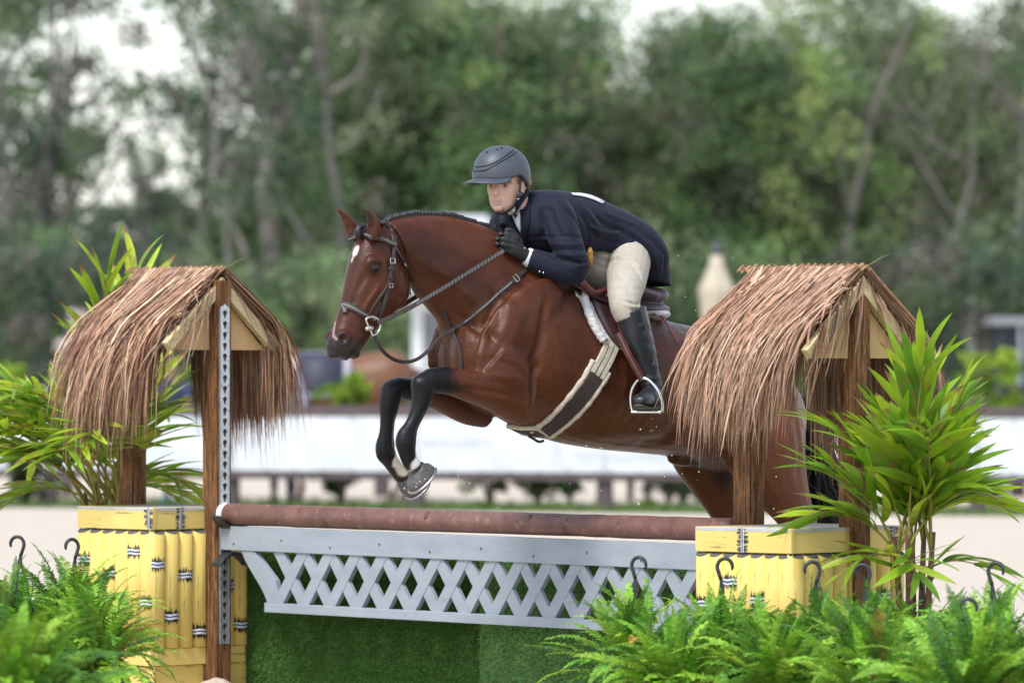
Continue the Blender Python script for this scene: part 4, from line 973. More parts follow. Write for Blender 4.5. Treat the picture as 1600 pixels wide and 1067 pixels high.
# ------------------------------------------------------------------ saddle, pad, girth
def sheet(edgeA, edgeB, nu, nv_, lift, bulge, fb=.3):
    """sheet lying on the horse between two pixel curves"""
    A = catmull(np.array(edgeA, float), nu); B = catmull(np.array(edgeB, float), nu); m = len(A); B = np.array([B[int(i * (len(B) - 1) / (m - 1))] for i in range(m)])
    g = np.zeros((m, nv_ + 1, 3)); gn = np.zeros_like(g)
    for i in range(m):
        for j in range(nv_ + 1):
            t = j / nv_; p, q = on(*(A[i] * (1 - t) + B[i] * t), 0, None, fb); g[i, j] = p; gn[i, j] = q
    for _ in range(3):
        g[1:-1] = (g[:-2] + 2 * g[1:-1] + g[2:]) / 4; g[:, 1:-1] = (g[:, :-2] + 2 * g[:, 1:-1] + g[:, 2:]) / 4; gn[1:-1] = (gn[:-2] + 2 * gn[1:-1] + gn[2:]) / 4
    gn /= np.linalg.norm(gn, axis=2, keepdims=True)
    v = []; f = []; W = nv_ + 1
    for lay in (0, 1):
        for i in range(m):
            for j in range(W): v.append(g[i, j] + gn[i, j] * ((lift if lay else lift - .012) + bulge * math.sin(math.pi * j / nv_) * lay))
    for i in range(m - 1):
        for j in range(nv_):
            a = i * W + j; f.append((a, a + 1, a + W + 1, a + W)); a += m * W; f.append((a, a + W, a + W + 1, a + 1))
    o2 = m * W
    for i in range(m - 1):
        for j in (0, nv_): a = i * W + j; f.append((a, a + W, a + W + o2, a + o2))
    for j in range(nv_):
        for i in (0, m - 1): a = i * W + j; f.append((a, a + 1, a + 1 + o2, a + o2))
    return v, f
sp = thing('saddle_pad', 'white fleece saddle pad showing round the saddle\'s edge', 'saddle pad', PH(930, 480, .25))
Pp, Nq = onpath([(902, 436), (906, 455), (911, 474), (919, 496), (929, 517), (940, 534)], .014, None, .2, 6)
mb = MB(); mb.add(*tube(Pp, [.018 + .0022 * math.sin(i * 1.9) + .0015 * RNG.normal() for i in range(len(Pp))], 12)); mb.obj('fleece_edge', FLEECE, sp, True)
mb = MB(); mb.add(*sheet([(902, 436), (911, 474), (929, 517), (943, 540)], [(1030, 470), (1020, 490), (995, 520), (978, 549)], 6, 10, .014, .004)); mb.obj('pad_panel', FLEECE, sp, True)
mb = MB(); mb.add(*ellipsoid(PH(1003, 491, .03), UPZ * .034, HF * .085, HL * .16)); mb.obj('rear_roll', FLEECE, sp, True)
sd = thing('saddle', 'dark maroon jumping saddle with a mauve-grey cantle, under the rider', 'saddle', PH(960, 470, .2))
mb = MB(); mb.add(*sheet([(905, 425), (915, 462), (931, 500), (948, 530), (962, 545)], [(990, 425), (1008, 455), (1010, 490), (1000, 525), (985, 548)], 6, 10, .032, .012)); mb.obj('flap', MAROON, sd, True)
Pp, Nq = onpath([(921, 424), (931, 440), (942, 462), (951, 490), (958, 515), (966, 540)], .05, None, .25, 5)
mb = MB(); mb.add(*tube(Pp, [.016, .019, .02, .018] + [.015] * (len(Pp) - 4), 10)); mb.obj('knee_roll', BROWNL, sd, True)
st_ = [loft([(PH(915, 418, 0) , UPZ * .03, HL * .09), (PH(935, 430, 0), UPZ * .035, HL * .13), (PH(965, 452, 0), UPZ * .035, HL * .16), (PH(990, 462, 0), UPZ * .035, HL * .18)], 20, 3),
       ellipsoid(PH(1001, 463, 0), UPZ * .042 - HF * .01, HF * .075, HL * .165), ellipsoid(PH(996, 483, .0), UPZ * .030, HF * .105, HL * .18)]
SM = remesh(st_, .007); smooth(SM, 6, .5, -.5); SM.materials.append(MAUVE); SM.polygons.foreach_set('use_smooth', [True] * len(SM.polygons)); X = co(SM); setco(SM, X - np.array(sd.location)); put('seat', SM, sd)
st('girth_strap', [(1010, 488), (1025, 500), (1040, 520), (1052, 541)], .016, .004, BROWNL, sd, .03, .25)
st('stirrup_leather', [(958, 500), (965, 518), (973, 538), (983, 558)], .026, .005, BROWNL, sd, .06, .3)
slp = [PH(966, 520, .345), PH(983, 556, .362), PH(1004, 594, .372)]
mb = MB(); nn = -ray(990, 560); nn /= np.linalg.norm(nn); mb.add(*strap(np.array(slp), nn, .030, .005, 4)); lo = mb.obj('stirrup_leather', BROWNL, sd)
mb = MB(); mb.add(*strap(np.array(slp) + nn * .006, nn, .004, .001, 4)); mb.obj('leather_edge', STITCH, lo)
gi = thing('girth', 'fleece-lined dark brown girth with cream elastic under the horse\'s belly', 'girth', PH(890, 630, .25))
gp = [(958, 528), (948, 553), (934, 580), (917, 607), (896, 633), (872, 656), (852, 671), (844, 676)]
Pp, Nq = onpath(gp, .008, None, .1, 4)
for (u_, v_, b_) in ((836, 684, .06), (822, 684, 0), (800, 680, -.08)):
    p_, q_, _i, _d = HB.find_nearest(Vector(PH(u_, v_, b_))); Pp = np.vstack([Pp, np.array(p_) + np.array(q_) * .008]); Nq = np.vstack([Nq, np.array(q_)]); GIRB = mat('girth_webbing', (.030, .019, .017), (.045, .03, .027), 50, .8, bmp=.2)
n4 = len(Pp); kx = int(n4 * .28)
mb = MB(); mb.add(*strap(Pp[kx:], Nq[kx:], .074, .010, 0)); mb.obj('web_band', GIRB, gi)
ELA = mat('cream_elastic', (.50, .46, .36), (.38, .34, .26), 50, .8, bmp=.3)
for o in (-.024, 0, .024):
    t_ = np.gradient(Pp, axis=0); t_ /= np.linalg.norm(t_, axis=1)[:, None]; s2 = np.cross(t_, Nq)
    mb = MB(); mb.add(*strap((Pp + s2 * o)[:kx + 2], Nq[:kx + 2], .021, .012, 0)); mb.obj('elastic_strap', ELA, gi)
for o in (-.044, .044):
    q = (Pp + s2 * o)[kx - 1:]; mb = MB(); mb.add(*tube(q, [.0115 + .002 * math.sin(i * 2.3 + o * 50) for i in range(len(q))], 8)); mb.obj('fleece_edge', CREAMF, gi, True)
free([(826, 681, .0), (833, 685, .03), (842, 690, .03), (850, 688, .05)], .011, .003, LEATH, gi, 'loose_strap')
# ------------------------------------------------------------------ rider
def side_relief(me, items, zfun=None):
    """items: (pixel polyline, b of the surface, half width, height) pressed into the near side"""
    P_ = co(me); N2 = normals(me); h = hcoord(P_)
    for pts, b, wd, amp in items:
        L = np.array([hcoord(PH(u, v, b))[[0, 2]] for u, v in pts]); d, pos = polydist(h[:, [0, 2]], L); g = np.exp(-(d / wd) ** 2)
        if len(pts) > 1: g *= np.clip(np.sin(np.clip(pos, .03, .97) * math.pi) * 1.8, 0, 1)
        P_ = P_ + N2 * (g * amp * np.clip((N2 @ -ray(900, 380)) * 1.6 + .1, 0, 1) * (h[:, 1] > b - .14))[:, None]
    setco(me, P_)
pr = thing('person', 'rider in navy jacket, cream breeches and grey helmet crouched over the horse\'s neck', 'person', (HO[0], HO[1], 0))
PO = np.array([HO[0], HO[1], 0])
def body_obj(name, me, m_, parent=pr):
    me.materials.clear(); me.materials.append(m_); me.polygons.foreach_set('use_smooth', [True] * len(me.polygons)); setco(me, co(me) - PO); me.name = name; return put(name, me, parent)
def mir(pts): 
    out = []
    for u, v, b, r1, r2 in pts:
        h = hcoord(PH(u, v, b)); out.append((HO + HF * h[0] - HL * h[1] + UPZ * h[2], r1, r2))
    return out
def limb3(pts, k=4, n=18):
    P_ = np.array([p for p, _, _ in pts]); rings = []
    for i in range(len(P_)):
        t = P_[min(i + 1, len(P_) - 1)] - P_[max(i - 1, 0)]; t /= np.linalg.norm(t); a = np.cross(HL, t)
        if np.linalg.norm(a) < .2: a = np.cross(UPZ, t)
        a /= np.linalg.norm(a); rings.append((P_[i], a * pts[i][1], np.cross(t, a) * pts[i][2], 1.0))
    return loft(rings, n, k)
HAX = PH(792, 295, 0); _ra = math.radians(25)
def RHD(p):
    d = np.asarray(p, float) - HAX; c, s2 = math.cos(_ra), math.sin(_ra); return HAX + np.array([c * d[0] - s2 * d[1], s2 * d[0] + c * d[1], d[2]])
def RHV(d): c, s2 = math.cos(_ra), math.sin(_ra); return np.array([c * d[0] - s2 * d[1], s2 * d[0] + c * d[1], d[2]])
GF, GL = RHV(HF), RHV(HL)
def PHd(u, v, b=0.0): return RHD(PH(u, v, b))
def ringd(*a, **k): r = ring(*a, **k); return (RHD(r[0]), RHV(r[1]), RHV(r[2]), *r[3:])

# ---- body: head, neck, trunk, arms and legs in one skin (most of it under the clothes)
thigh = [(980, 395, .07, .06, .06), (982, 415, .16, .06, .06), (981, 440, .24, .055, .055), (978, 470, .315, .045, .045), (982, 488, .335, .042, .042)]
shank = [(982, 485, .34, .052, .05), (993, 512, .345, .05, .046), (1004, 545, .347, .047, .044), (1013, 577, .347, .037, .035), (1018, 603, .347, .036, .034)]
uparm = [(858, 335, .13, .05, .05), (872, 350, .17, .055, .055), (886, 385, .215, .048, .047), (899, 418, .235, .043, .042)]
fore = [(899, 420, .235, .042, .042), (875, 419, .205, .041, .04), (848, 410, .16, .034, .034), (824, 400, .125, .026, .03)]
hd = [ringd(771, 262, 815, 258, .064, .9), ringd(767, 275, 820, 270, .070, .9), ringd(765.5, 287, 821, 281, .071, .88), ringd(765, 297, 818, 292, .069, .88), ringd(765, 306, 811, 303, .064, .88), ringd(766, 315, 802, 315, .057, .9), ringd(768, 323, 793, 326, .046, .92), ringd(772, 330, 786, 333, .027)]
bp_ = [loft(hd, 26, 4), limb([(803, 308, 0, .052, .054), (812, 325, 0, .054, .057), (822, 342, 0, .066, .075)]),
       loft([ring(835, 305, 805, 350, .07), ring(852, 302, 815, 370, .15), ring(890, 312, 848, 382, .14), ring(935, 328, 900, 380, .11), ring(975, 358, 948, 395, .11), ring(988, 385, 965, 410, .08)], 24, 4),
       limb(uparm), limb(fore), limb3(mir(uparm)), limb3([(HO + HF * hcoord(PH(783, 371, -.10))[0] * t + HF * hcoord(PH(899, 418, .235))[0] * (1 - t) + HL * (-.235 * (1 - t) - .10 * t) + UPZ * (hcoord(PH(783, 371, -.1))[2] * t + hcoord(PH(899, 418, .235))[2] * (1 - t)), .04 - .012 * t, .04 - .012 * t) for t in (0, .33, .66, 1)]),
       limb(thigh), limb(shank), limb3(mir(thigh)), limb3(mir(shank))]
# nose, brow, lips, cheek, ear
N0, N1 = PHd(764, 289, 0), PHd(758.5, 304, 0)
bp_.append(loft([(N0, GF * .008, GL * .010), (N0 * .5 + N1 * .5 + GF * .001, GF * .012, GL * .013), (N1 - GF * .007, GF * .014, GL * .0145), (N1 - GF * .009 - UPZ * .009, GF * .007, GL * .012)], 12, 3))
bp_.append(ellipsoid(PHd(762, 313, 0), UPZ * .0055, GF * .012, GL * .024)); bp_.append(ellipsoid(PHd(763, 318, 0), UPZ * .006, GF * .011, GL * .020)); bp_.append(ellipsoid(PHd(767, 326, 0), UPZ * .014, GF * .017, GL * .022))
bp_.append(ellipsoid(PHd(764, 284.5, 0), UPZ * .007, GF * .012, GL * .052))
for s_ in (1, -1):
    e0 = hcoord(PH(807, 293, .072)); ec = RHD(HO + HF * e0[0] + HL * .074 * s_ + UPZ * e0[2]); bp_.append(ellipsoid(ec, UPZ * .031, GF * .017 + GL * .003 * s_, GL * .009 - GF * .004 * s_))
BM = remesh(bp_, .0055); smooth(BM, 3, .5, -.5)
Pb = co(BM); Nb = normals(BM)
def bdent(c, r, amp):
    global Pb
    g = np.exp(-(np.linalg.norm(Pb - c, axis=1) / r) ** 2); Pb = Pb - Nb * (g * amp)[:, None]
for s_ in (1, -1): bdent(PHd(769 + 7.5 * s_, 291.5, .033 * s_), .011, .007); bdent(PHd(807, 293, .08) if s_ > 0 else PHd(770, 293, -.08), .009, .006)
d_, _ = polydist(Pb, [PHd(762 + x, 315.4, y) for x, y in ((-4, -.018), (-1, 0), (5, .019))]); Pb = Pb - Nb * (np.exp(-(d_ / .004) ** 2) * .0025)[:, None]
setco(BM, Pb)
Cc = np.tile(np.array([.64, .40, .31]), (len(Pb), 1)); nz = fbm(Pb, 9, 3, 40)
Cc *= (1 + .05 * nz)[:, None]
def bl(c, r, soft, col, k=1.0):
    global Cc
    m = np.clip((r - np.linalg.norm(Pb - c, axis=1)) / soft, 0, 1)[:, None] * k; Cc = Cc * (1 - m) + np.asarray(col)[None] * m
for s_ in (1, -1): bl(PHd(771 + 12 * s_, 306, .05 * s_), .035, .035, (.60, .29, .22), .5); bl(PHd(769 + 7.5 * s_, 291, .033 * s_), .018, .012, (.50, .28, .21), .5)
bl(PHd(757, 304, 0), .016, .014, (.58, .28, .22), .4)
d_, _ = polydist(Pb, [PHd(762 + x, 315, y) for x, y in ((-4, -.018), (-1, 0), (5, .024))]); m = np.clip((.008 - d_) / .005, 0, 1)[:, None] * .55; Cc = Cc * (1 - m) + np.array([[.42, .13, .11]]) * m
bl(PHd(808, 294, .08), .02, .015, (.60, .23, .17), .5)
d_, _ = polydist(Pb, [PHd(774, 285.5, .03), PHd(781, 285, .045), PHd(787, 287, .056)]); m = np.clip((.006 - d_) / .004, 0, 1)[:, None] * .6; Cc = Cc * (1 - m) + np.array([[.22, .1, .06]]) * m
set_tint(BM, Cc)
m_, n_n, b_n = node_mat('skin'); at = n_n.nodes.new('ShaderNodeAttribute'); at.attribute_name = 'tint'; n_n.links.new(at.outputs['Color'], b_n.inputs['Base Color']); b_n.inputs['Roughness'].default_value = .5; b_n.inputs['Subsurface Weight'].default_value = .12; b_n.inputs['Subsurface Radius'].default_value = (.01, .004, .002); b_n.inputs['Subsurface Scale'].default_value = .5
body_obj('body', BM, m_)
EW = mat('eye_white', (.42, .38, .36), rough=.2); EI = mat('iris', (.03, .035, .04), rough=.1)
for s_ in (1, -1):
    c = PHd(769 + 7.5 * s_, 291.5, .033 * s_); mb = MB(); mb.add(*ellipsoid(c - GF * .005, UPZ * .0055, GF * .011, GL * .011, 12)); e_ = mb.obj('eye', EW, pr, True)
    mb = MB(); mb.add(*ellipsoid(c + GF * .0035 - GL * .002 * s_, UPZ * .0048, GF * .004, GL * .005, 10)); mb.obj('iris', EI, e_, True)
    mb = MB(); mb.add(*tube([c + GF * .003 + GL * .012 + UPZ * .003, c + GF * .007 + UPZ * .0065, c + GF * .003 - GL * .012 + UPZ * .003], [.0015, .0028, .0015], 6, 3)); mb.obj('eyelid', mat('lid_skin', (.34, .15, .1)) if 'lid_skin' not in bpy.data.materials else bpy.data.materials['lid_skin'], e_, True)
HAIRM = mat('sandy_red_hair', (.30, .15, .07), (.42, .23, .11), 120, .5, stretch=(1, 1, .3), bmp=.4)
mb = MB(); mb.add(*ellipsoid(PHd(801, 281, .066), UPZ * .022, GF * .018, GL * .010)); mb.add(*ellipsoid(PHd(818, 285, .03), UPZ * .035, GF * .028, GL * .052)); mb.obj('hair', HAIRM, pr, True)

# ---- jacket
sleeve = [(862, 330, .12, .075, .08), (872, 345, .16, .076, .078), (881, 368, .20, .070, .068), (892, 396, .230, .064, .060), (900, 418, .243, .059, .056), (900, 430, .243, .045, .045)]
fsl = [(907, 424, .240, .052, .05), (893, 424, .230, .057, .053), (870, 419, .20, .055, .05), (847, 411, .16, .048, .045), (829, 405, .128, .045, .043)]
tors = [ring(825, 300, 799, 337, .072), ring(834, 298, 800, 352, .115, .85), ring(850, 297, 806, 372, .165, .8), ring(872, 299, 826, 392, .192, .78), ring(905, 305, 862, 402, .182, .8), ring(945, 320, 903, 406, .168, .82),
        ring(985, 346, 940, 415, .215, .85), ring(1004, 376, 962, 430, .225, .88), ring(1016, 406, 978, 450, .18, .9), ring(1026, 446, 998, 474, .135, .9)]
jp = [loft(tors, 30, 5), limb(sleeve), limb(fsl), limb3(mir(sleeve)), limb3([(HO + HF * (hcoord(PH(785, 374, -.11))[0] * t + hcoord(PH(904, 424, .24))[0] * (1 - t)) + HL * (-.24 * (1 - t) - .11 * t) + UPZ * (hcoord(PH(785, 378, -.11))[2] * t + hcoord(PH(904, 424, .24))[2] * (1 - t)), .053 - .01 * t, .05 - .008 * t) for t in (0, .33, .66, .95)])]
JM = remesh(jp, .0065); smooth(JM, 7, .5, -.5)
side_relief(JM, [([(850, 372), (880, 369), (905, 373)], .22, .006, -.006), ([(852, 379), (878, 383), (906, 381)], .22, .005, .005), ([(857, 390), (880, 391), (908, 390)], .23, .0055, -.006), ([(862, 398), (885, 400), (910, 398)], .23, .005, .005), ([(866, 404), (890, 411), (912, 410)], .24, .006, -.009), ([(885, 418), (902, 413), (913, 416)], .24, .005, .005),
    ([(858, 398), (872, 406), (890, 414)], .2, .007, -.010), ([(846, 400), (866, 414), (884, 428)], .2, .006, .003),
    ([(868, 322), (885, 345), (895, 375), (900, 395)], .18, .010, -.012), ([(852, 320), (850, 345), (853, 375)], .15, .010, -.012), ([(895, 325), (915, 355), (922, 385)], .17, .010, -.007), ([(905, 320), (930, 350), (940, 378)], .17, .010, .006),
    ([(925, 335), (945, 352), (975, 362)], .17, .009, -.008), ([(915, 352), (940, 366), (965, 372)], .17, .008, .007), ([(918, 362), (945, 376), (975, 380)], .17, .008, -.007), ([(935, 330), (965, 342), (990, 352)], .15, .009, .006), ([(960, 350), (990, 375), (1005, 400)], .18, .010, -.007), ([(975, 352), (1005, 385), (1018, 420)], .17, .010, .007), ([(990, 360), (1020, 400), (1032, 440)], .15, .010, -.006),
    ([(880, 300), (890, 330), (892, 350)], .14, .012, .004)])
Pj = co(JM); Nj = normals(JM); Pj += Nj * (fbm(Pj * np.array([1, 1, .6]), 21, 3, 22) * .0017)[:, None]; setco(JM, Pj)
# hem: cut the skirt where it stops
hm_ = np.array([hcoord(PH(u, v, 0))[[0, 2]] for u, v in ((780, 410), (850, 404), (876, 396), (910, 394), (938, 402), (952, 416), (962, 432), (985, 440), (1035, 452), (1110, 452))])
hj = hcoord(co(JM)); o_ = np.argsort(hm_[:, 0]); zc_ = np.interp(hj[:, 0], hm_[o_, 0], hm_[o_, 1])
arm = np.zeros(len(hj), bool)
for Lp in ([PH(*q[:3]) for q in sleeve], [PH(*q[:3]) for q in fsl], [q[0] for q in mir(sleeve)]): arm |= polydist(co(JM), Lp)[0] < .078
arm |= hj[:, 1] < -.2
kill = (hj[:, 2] < zc_) & ~arm & (hj[:, 0] < hcoord(PH(862, 390, 0))[0])
bm = bmesh.new(); bm.from_mesh(JM); bm.verts.ensure_lookup_table(); bmesh.ops.delete(bm, geom=[bm.verts[i] for i in np.nonzero(kill)[0]], context='VERTS')
# neck opening: clear the collar disc
bm.to_mesh(JM); bm.free(); JM.update()
NAVY = mat('navy_wool', (.0065, .0075, .019), (.0095, .011, .026), 90, .72, bmp=.22, spec=.22, bdist=.003, sheen=.05)
JB = bvh(JM, (0, 0, 0))
jo = body_obj('jacket', JM, NAVY); md = jo.modifiers.new('thick', 'SOLIDIFY'); md.thickness = .005; md.offset = -1
def jon(u, v, lift=.003, fb=.1): return on(u, v, lift, JB, fb)
def jsheet(poly_rows, lift, name, m_, th=.003, par=jo):
    """rows of pixel points laid on the jacket -> thin cloth piece"""
    rows = [[jon(u, v, lift) for u, v in catmull(np.array(r, float), 4)] for r in poly_rows]; W = len(rows[0]); v = []; f = []
    for lay in (0, 1):
        for r in rows:
            for p, q in r: v.append(p + q * th * lay)
    nR = len(rows); o2 = nR * W
    for i in range(nR - 1):
        for j in range(W - 1):
            a = i * W + j; f += [(a, a + W, a + W + 1, a + 1), (a + o2, a + 1 + o2, a + W + 1 + o2, a + W + o2)]
    for i in range(nR - 1): f += [(i * W, i * W + o2, (i + 1) * W + o2, (i + 1) * W), (i * W + W - 1, (i + 1) * W + W - 1, (i + 1) * W + W - 1 + o2, i * W + W - 1 + o2)]
    for j in range(W - 1): f += [(j, j + 1, j + 1 + o2, j + o2), ((nR - 1) * W + j, (nR - 1) * W + j + o2, (nR - 1) * W + j + 1 + o2, (nR - 1) * W + j + 1)]
    mb = MB(); mb.add(v, f); return mb.obj(name, m_, par, True)
WHITE = mat('white_cotton', (.66, .67, .72), (.56, .57, .64), 60, .8, bmp=.2)
jsheet([[(811, 312), (806, 325), (801, 336)], [(814, 318), (812, 336), (808, 352)], [(815, 330), (815, 348), (814, 364)]], .003, 'shirt_front', WHITE)
jsheet([[(818, 300), (814, 318), (815, 345), (816, 368)], [(829, 300), (829, 322), (828, 350), (820, 376)]], .006, 'lapel', NAVY)
jsheet([[(806, 326), (798, 333), (803, 350), (815, 368)], [(795, 328), (783, 338), (790, 362), (808, 380)]], .006, 'lapel', NAVY)
mb = MB()   # collar stand round the neck
cp = [PH(802, 332, .02), PH(808, 322, .06), PH(818, 308, .062), PH(824, 300, .03), PH(824, 300, -.03), PH(812, 312, -.06), PH(799, 328, -.04)]
mb.add(*tube(catmull(np.array(cp), 5), .012, 8, 0, None)); mb.obj('collar', NAVY, jo, True)
mb = MB(); cp = [PH(798, 332, .0), PH(803, 326, .045), PH(812, 312, .056), PH(819, 304, .03), PH(819, 304, -.03), PH(806, 316, -.05), PH(798, 332, 0)]
mb.add(*tube(catmull(np.array(cp), 5), .013, 8)); mb.obj('shirt_collar', WHITE, pr, True)
jsheet([[(926, 352), (945, 359), (966, 362)], [(925, 358), (944, 366), (965, 370)]], .003, 'pocket_flap', NAVY)
# number cloth on the back
jsheet([[(892, 303.5), (910, 304.5), (928, 309), (944, 317)], [(896, 306.5), (912, 309), (928, 314), (940, 319.5)]], .004, 'back_number', WHITE)
p_, q_ = jon(937, 315, .006); mb = MB(); mb.add(*ellipsoid(p_, UPZ * .006, HF * .008, HL * .006, 10)); mb.obj('number_clip', STEEL, jo, True)
for (u, v) in ((843, 424), (849, 426)):
    p_, q_ = jon(u, v, .001); mb = MB(); mb.add(*ellipsoid(p_, q_ * .003, UPZ * .0045, np.cross(q_, UPZ) * .0045, 10)); mb.obj('cuff_button', STEEL, jo, True)
# shirt cuff
mb = MB(); mb.add(*limb([(831, 406, .13, .040, .039), (826, 402, .124, .039, .037), (822, 400, .120, .036, .034)])); mb.obj('shirt_cuff', WHITE, pr, True)

# ---- breeches, boots
bt = [(982, 388, .07, .115, .10), (981, 415, .16, .092, .092), (979, 438, .24, .084, .082), (976, 460, .305, .072, .07), (977, 480, .335, .063, .062), (983, 497, .345, .057, .056)]
bpz = [limb(bt), limb3(mir(bt)), ellipsoid(PH(975, 395, 0), UPZ * .125, HF * .14, HL * .165), ellipsoid(PH(945, 405, 0), UPZ * .08, HF * .10, HL * .13), limb([(930, 395, .02, .07, .10), (940, 425, .05, .08, .10), (955, 440, .08, .06, .09)])]
BR = remesh(bpz, .0065); smooth(BR, 8, .5, -.5)
side_relief(BR, [([(962, 470), (980, 476), (998, 466)], .33, .005, -.009), ([(966, 477), (982, 481), (998, 472)], .33, .004, .006), ([(966, 483), (984, 487), (999, 478)], .33, .005, -.009), ([(990, 455), (996, 466), (1000, 474)], .32, .005, -.006), ([(958, 440), (975, 452), (992, 452)], .3, .007, -.003), ([(985, 466), (993, 462), (1001, 460)], .32, .005, .004), ([(930, 398), (945, 410), (952, 430)], .12, .008, -.010), ([(940, 395), (958, 405), (962, 425)], .14, .008, .006), ([(925, 408), (940, 420), (948, 440)], .1, .007, -.008), ([(945, 400), (952, 440), (958, 480)], .26, .012, -.004)])
CREAM = mat('cream_breeches', (.385, .345, .285), (.435, .39, .325), 40, .75, bmp=.1)
body_obj('breeches', BR, CREAM)
bs = [(985, 484, .345, .066, .063), (990, 500, .35, .064, .060), (997, 525, .352, .061, .056), (1006, 552, .352, .053, .050), (1013, 577, .352, .044, .043), (1017, 594, .352, .043, .042), (1019, 606, .352, .046, .044)]
BOOTM = mat('black_boot_leather', (.014, .017, .023), (.026, .030, .04), 14, .33, spec=.55, bmp=.2, bdist=.006)
def boot(mirror):
    G = (lambda u, v, b: PH(u, v, b)) if not mirror else (lambda u, v, b: mir([(u, v, b, 0, 0)])[0][0]); sg = -1 if mirror else 1
    A = G(1019, 604, .352); fd = HF * math.cos(.60) + HL * sg * math.sin(.60); fd = fd / np.linalg.norm(fd); sdv = np.cross(UPZ, fd)
    foot = [(A - fd * .062 - UPZ * .062, UPZ * .028, sdv * .026), (A - fd * .040 - UPZ * .040, UPZ * .050, sdv * .034), (A + fd * .02 - UPZ * .038, UPZ * .052, sdv * .038), (A + fd * .09 - UPZ * .050, UPZ * .036, sdv * .042), (A + fd * .15 - UPZ * .055, UPZ * .028, sdv * .044), (A + fd * .195 - UPZ * .056, UPZ * .020, sdv * .032), (A + fd * .21 - UPZ * .058, UPZ * .010, sdv * .016)]
    leg = limb(bs) if not mirror else limb3(mir(bs))
    M = remesh([leg, loft(foot, 20, 3)], .0055); smooth(M, 4, .5, -.5)
    if not mirror:
        side_relief(M, [([(985 + i * 5.2 + (i % 3), 512 + i * 10.5), (1000 + i * 3.6, 505 + i * 11), (1016 + i * 2.4, 515 + i * 10)], .36, .006, -.005 if i % 2 else .004) for i in range(8)] + [([(998 + i * 2, 588 + i * 6), (1012 + i * 2, 592 + i * 6), (1028 + i, 590 + i * 6)], .36, .005, -.007 if i % 2 else .005) for i in range(4)])
    o = body_obj('boot', M, BOOTM)
    sole = [(A - fd * .068 - UPZ * .088, UPZ * .012, sdv * .028), (A - fd * .03 - UPZ * .088, UPZ * .012, sdv * .033), (A + fd * .0 - UPZ * .083, UPZ * .006, sdv * .03), (A + fd * .09 - UPZ * .087, UPZ * .005, sdv * .043), (A + fd * .16 - UPZ * .085, UPZ * .005, sdv * .043), (A + fd * .212 - UPZ * .075, UPZ * .004, sdv * .02)]
    mb = MB(); mb.add(*loft(sole, 16, 3)); mb.obj('boot_sole', mat('boot_sole', (.10, .085, .07), (.06, .05, .045), 40, .6) if 'boot_sole' not in bpy.data.materials else bpy.data.materials['boot_sole'], o, True)
    return A, fd, sdv
FA, FDI, FS = boot(False); boot(True)
# stirrup iron under the near foot
si = thing('stirrup', 'steel stirrup iron with black tread under the rider\'s near boot', 'stirrup', FA)
tc = FA + FDI * .075 - UPZ * .101
L0, L1 = tc - FS * .062, tc + FS * .062
apx = PH(1005, 591, .375)
if (proj(L0)[0] > proj(L1)[0]): L0, L1 = L1, L0
arch_old = [L0, L0 + UPZ * .035 + (L0 - tc) * .10, L0 * .6 + apx * .4 + (L0 - tc) * .18, L0 * .22 + apx * .78 + (L0 - tc) * .06 + UPZ * .008, apx + UPZ * .004, L1 * .22 + apx * .78 + (L1 - tc) * .06 + UPZ * .008, L1 * .6 + apx * .4 + (L1 - tc) * .18, L1 + UPZ * .035 + (L1 - tc) * .10, L1]
ha_ = apx - tc; arch = [tc + FS * .062 * x + ha_ * h for x, h in ((-1, 0), (-1.06, .18), (-1.02, .42), (-.86, .66), (-.52, .88), (-.2, .985), (.2, .985), (.52, .88), (.86, .66), (1.02, .42), (1.06, .18), (1, 0))]
mb = MB(); mb.add(*tube(arch, [.0072] * 4 + [.0062] * 4 + [.0072] * 4, 8, 4)); mb.obj('arch', STEEL, si, True)
mb = MB(); mb.add(*boxv(tc - UPZ * .002, FS * .064, FDI * .024, UPZ * .005)); mb.obj('tread_plate', STEEL, si, bevel=.003)
for i in range(6):
    mb = MB(); mb.add(*boxv(tc + FDI * (-.02 + .008 * i) + UPZ * .0, FS * .052, FDI * .0026, UPZ * .010)); mb.obj('tread_rib', BLACKP, si)

# ---- gloves
GLV = mat('black_glove_leather', (.012, .013, .015), (.02, .021, .024), 60, .55, bmp=.25)
def glove(wrist, kn, dirs, name, palm):
    pp = [loft([(wrist, palm[0] * .026, palm[1] * .022), (wrist * .6 + kn.mean(0) * .4, palm[0] * .034, palm[1] * .02), (wrist * .15 + kn.mean(0) * .85, palm[0] * .042, palm[1] * .017), (kn.mean(0), palm[0] * .040, palm[1] * .013)], 18, 3)]
    for i in range(4):
        k0 = kn[i]; f1 = k0 + dirs[0] * (.030, .033, .031, .026)[i]; f2 = f1 + dirs[1] * (.024, .026, .025, .02)[i]; f3 = f2 + dirs[2] * .02
        pp.append(limb3([(k0 - dirs[0] * .03, .0105, .0105), (k0, .0115, .0110), (f1, .0105, .010), (f2, .0098, .0095), (f3, .0085, .008)], 4, 12))
    th0 = wrist * .55 + kn[0] * .45; pp.append(limb3([(th0, .013, .012), (th0 + palm[0] * .03 + dirs[0] * .012, .012, .0115), (kn[0] + palm[0] * .022 + dirs[0] * .012, .0105, .0105), (kn[0] + palm[0] * .012 + dirs[0] * .034, .009, .009)], 4, 12))
    M = remesh(pp, .0032); smooth(M, 3, .5, -.5); return body_obj(name, M, GLV)
up_ = PH(800, 366, .13) - PH(797, 392, .13); up_ /= np.linalg.norm(up_)
kn = np.array([PH(800, 369, .125), PH(796, 376.5, .128), PH(795, 384.5, .126), PH(797, 392, .12)])
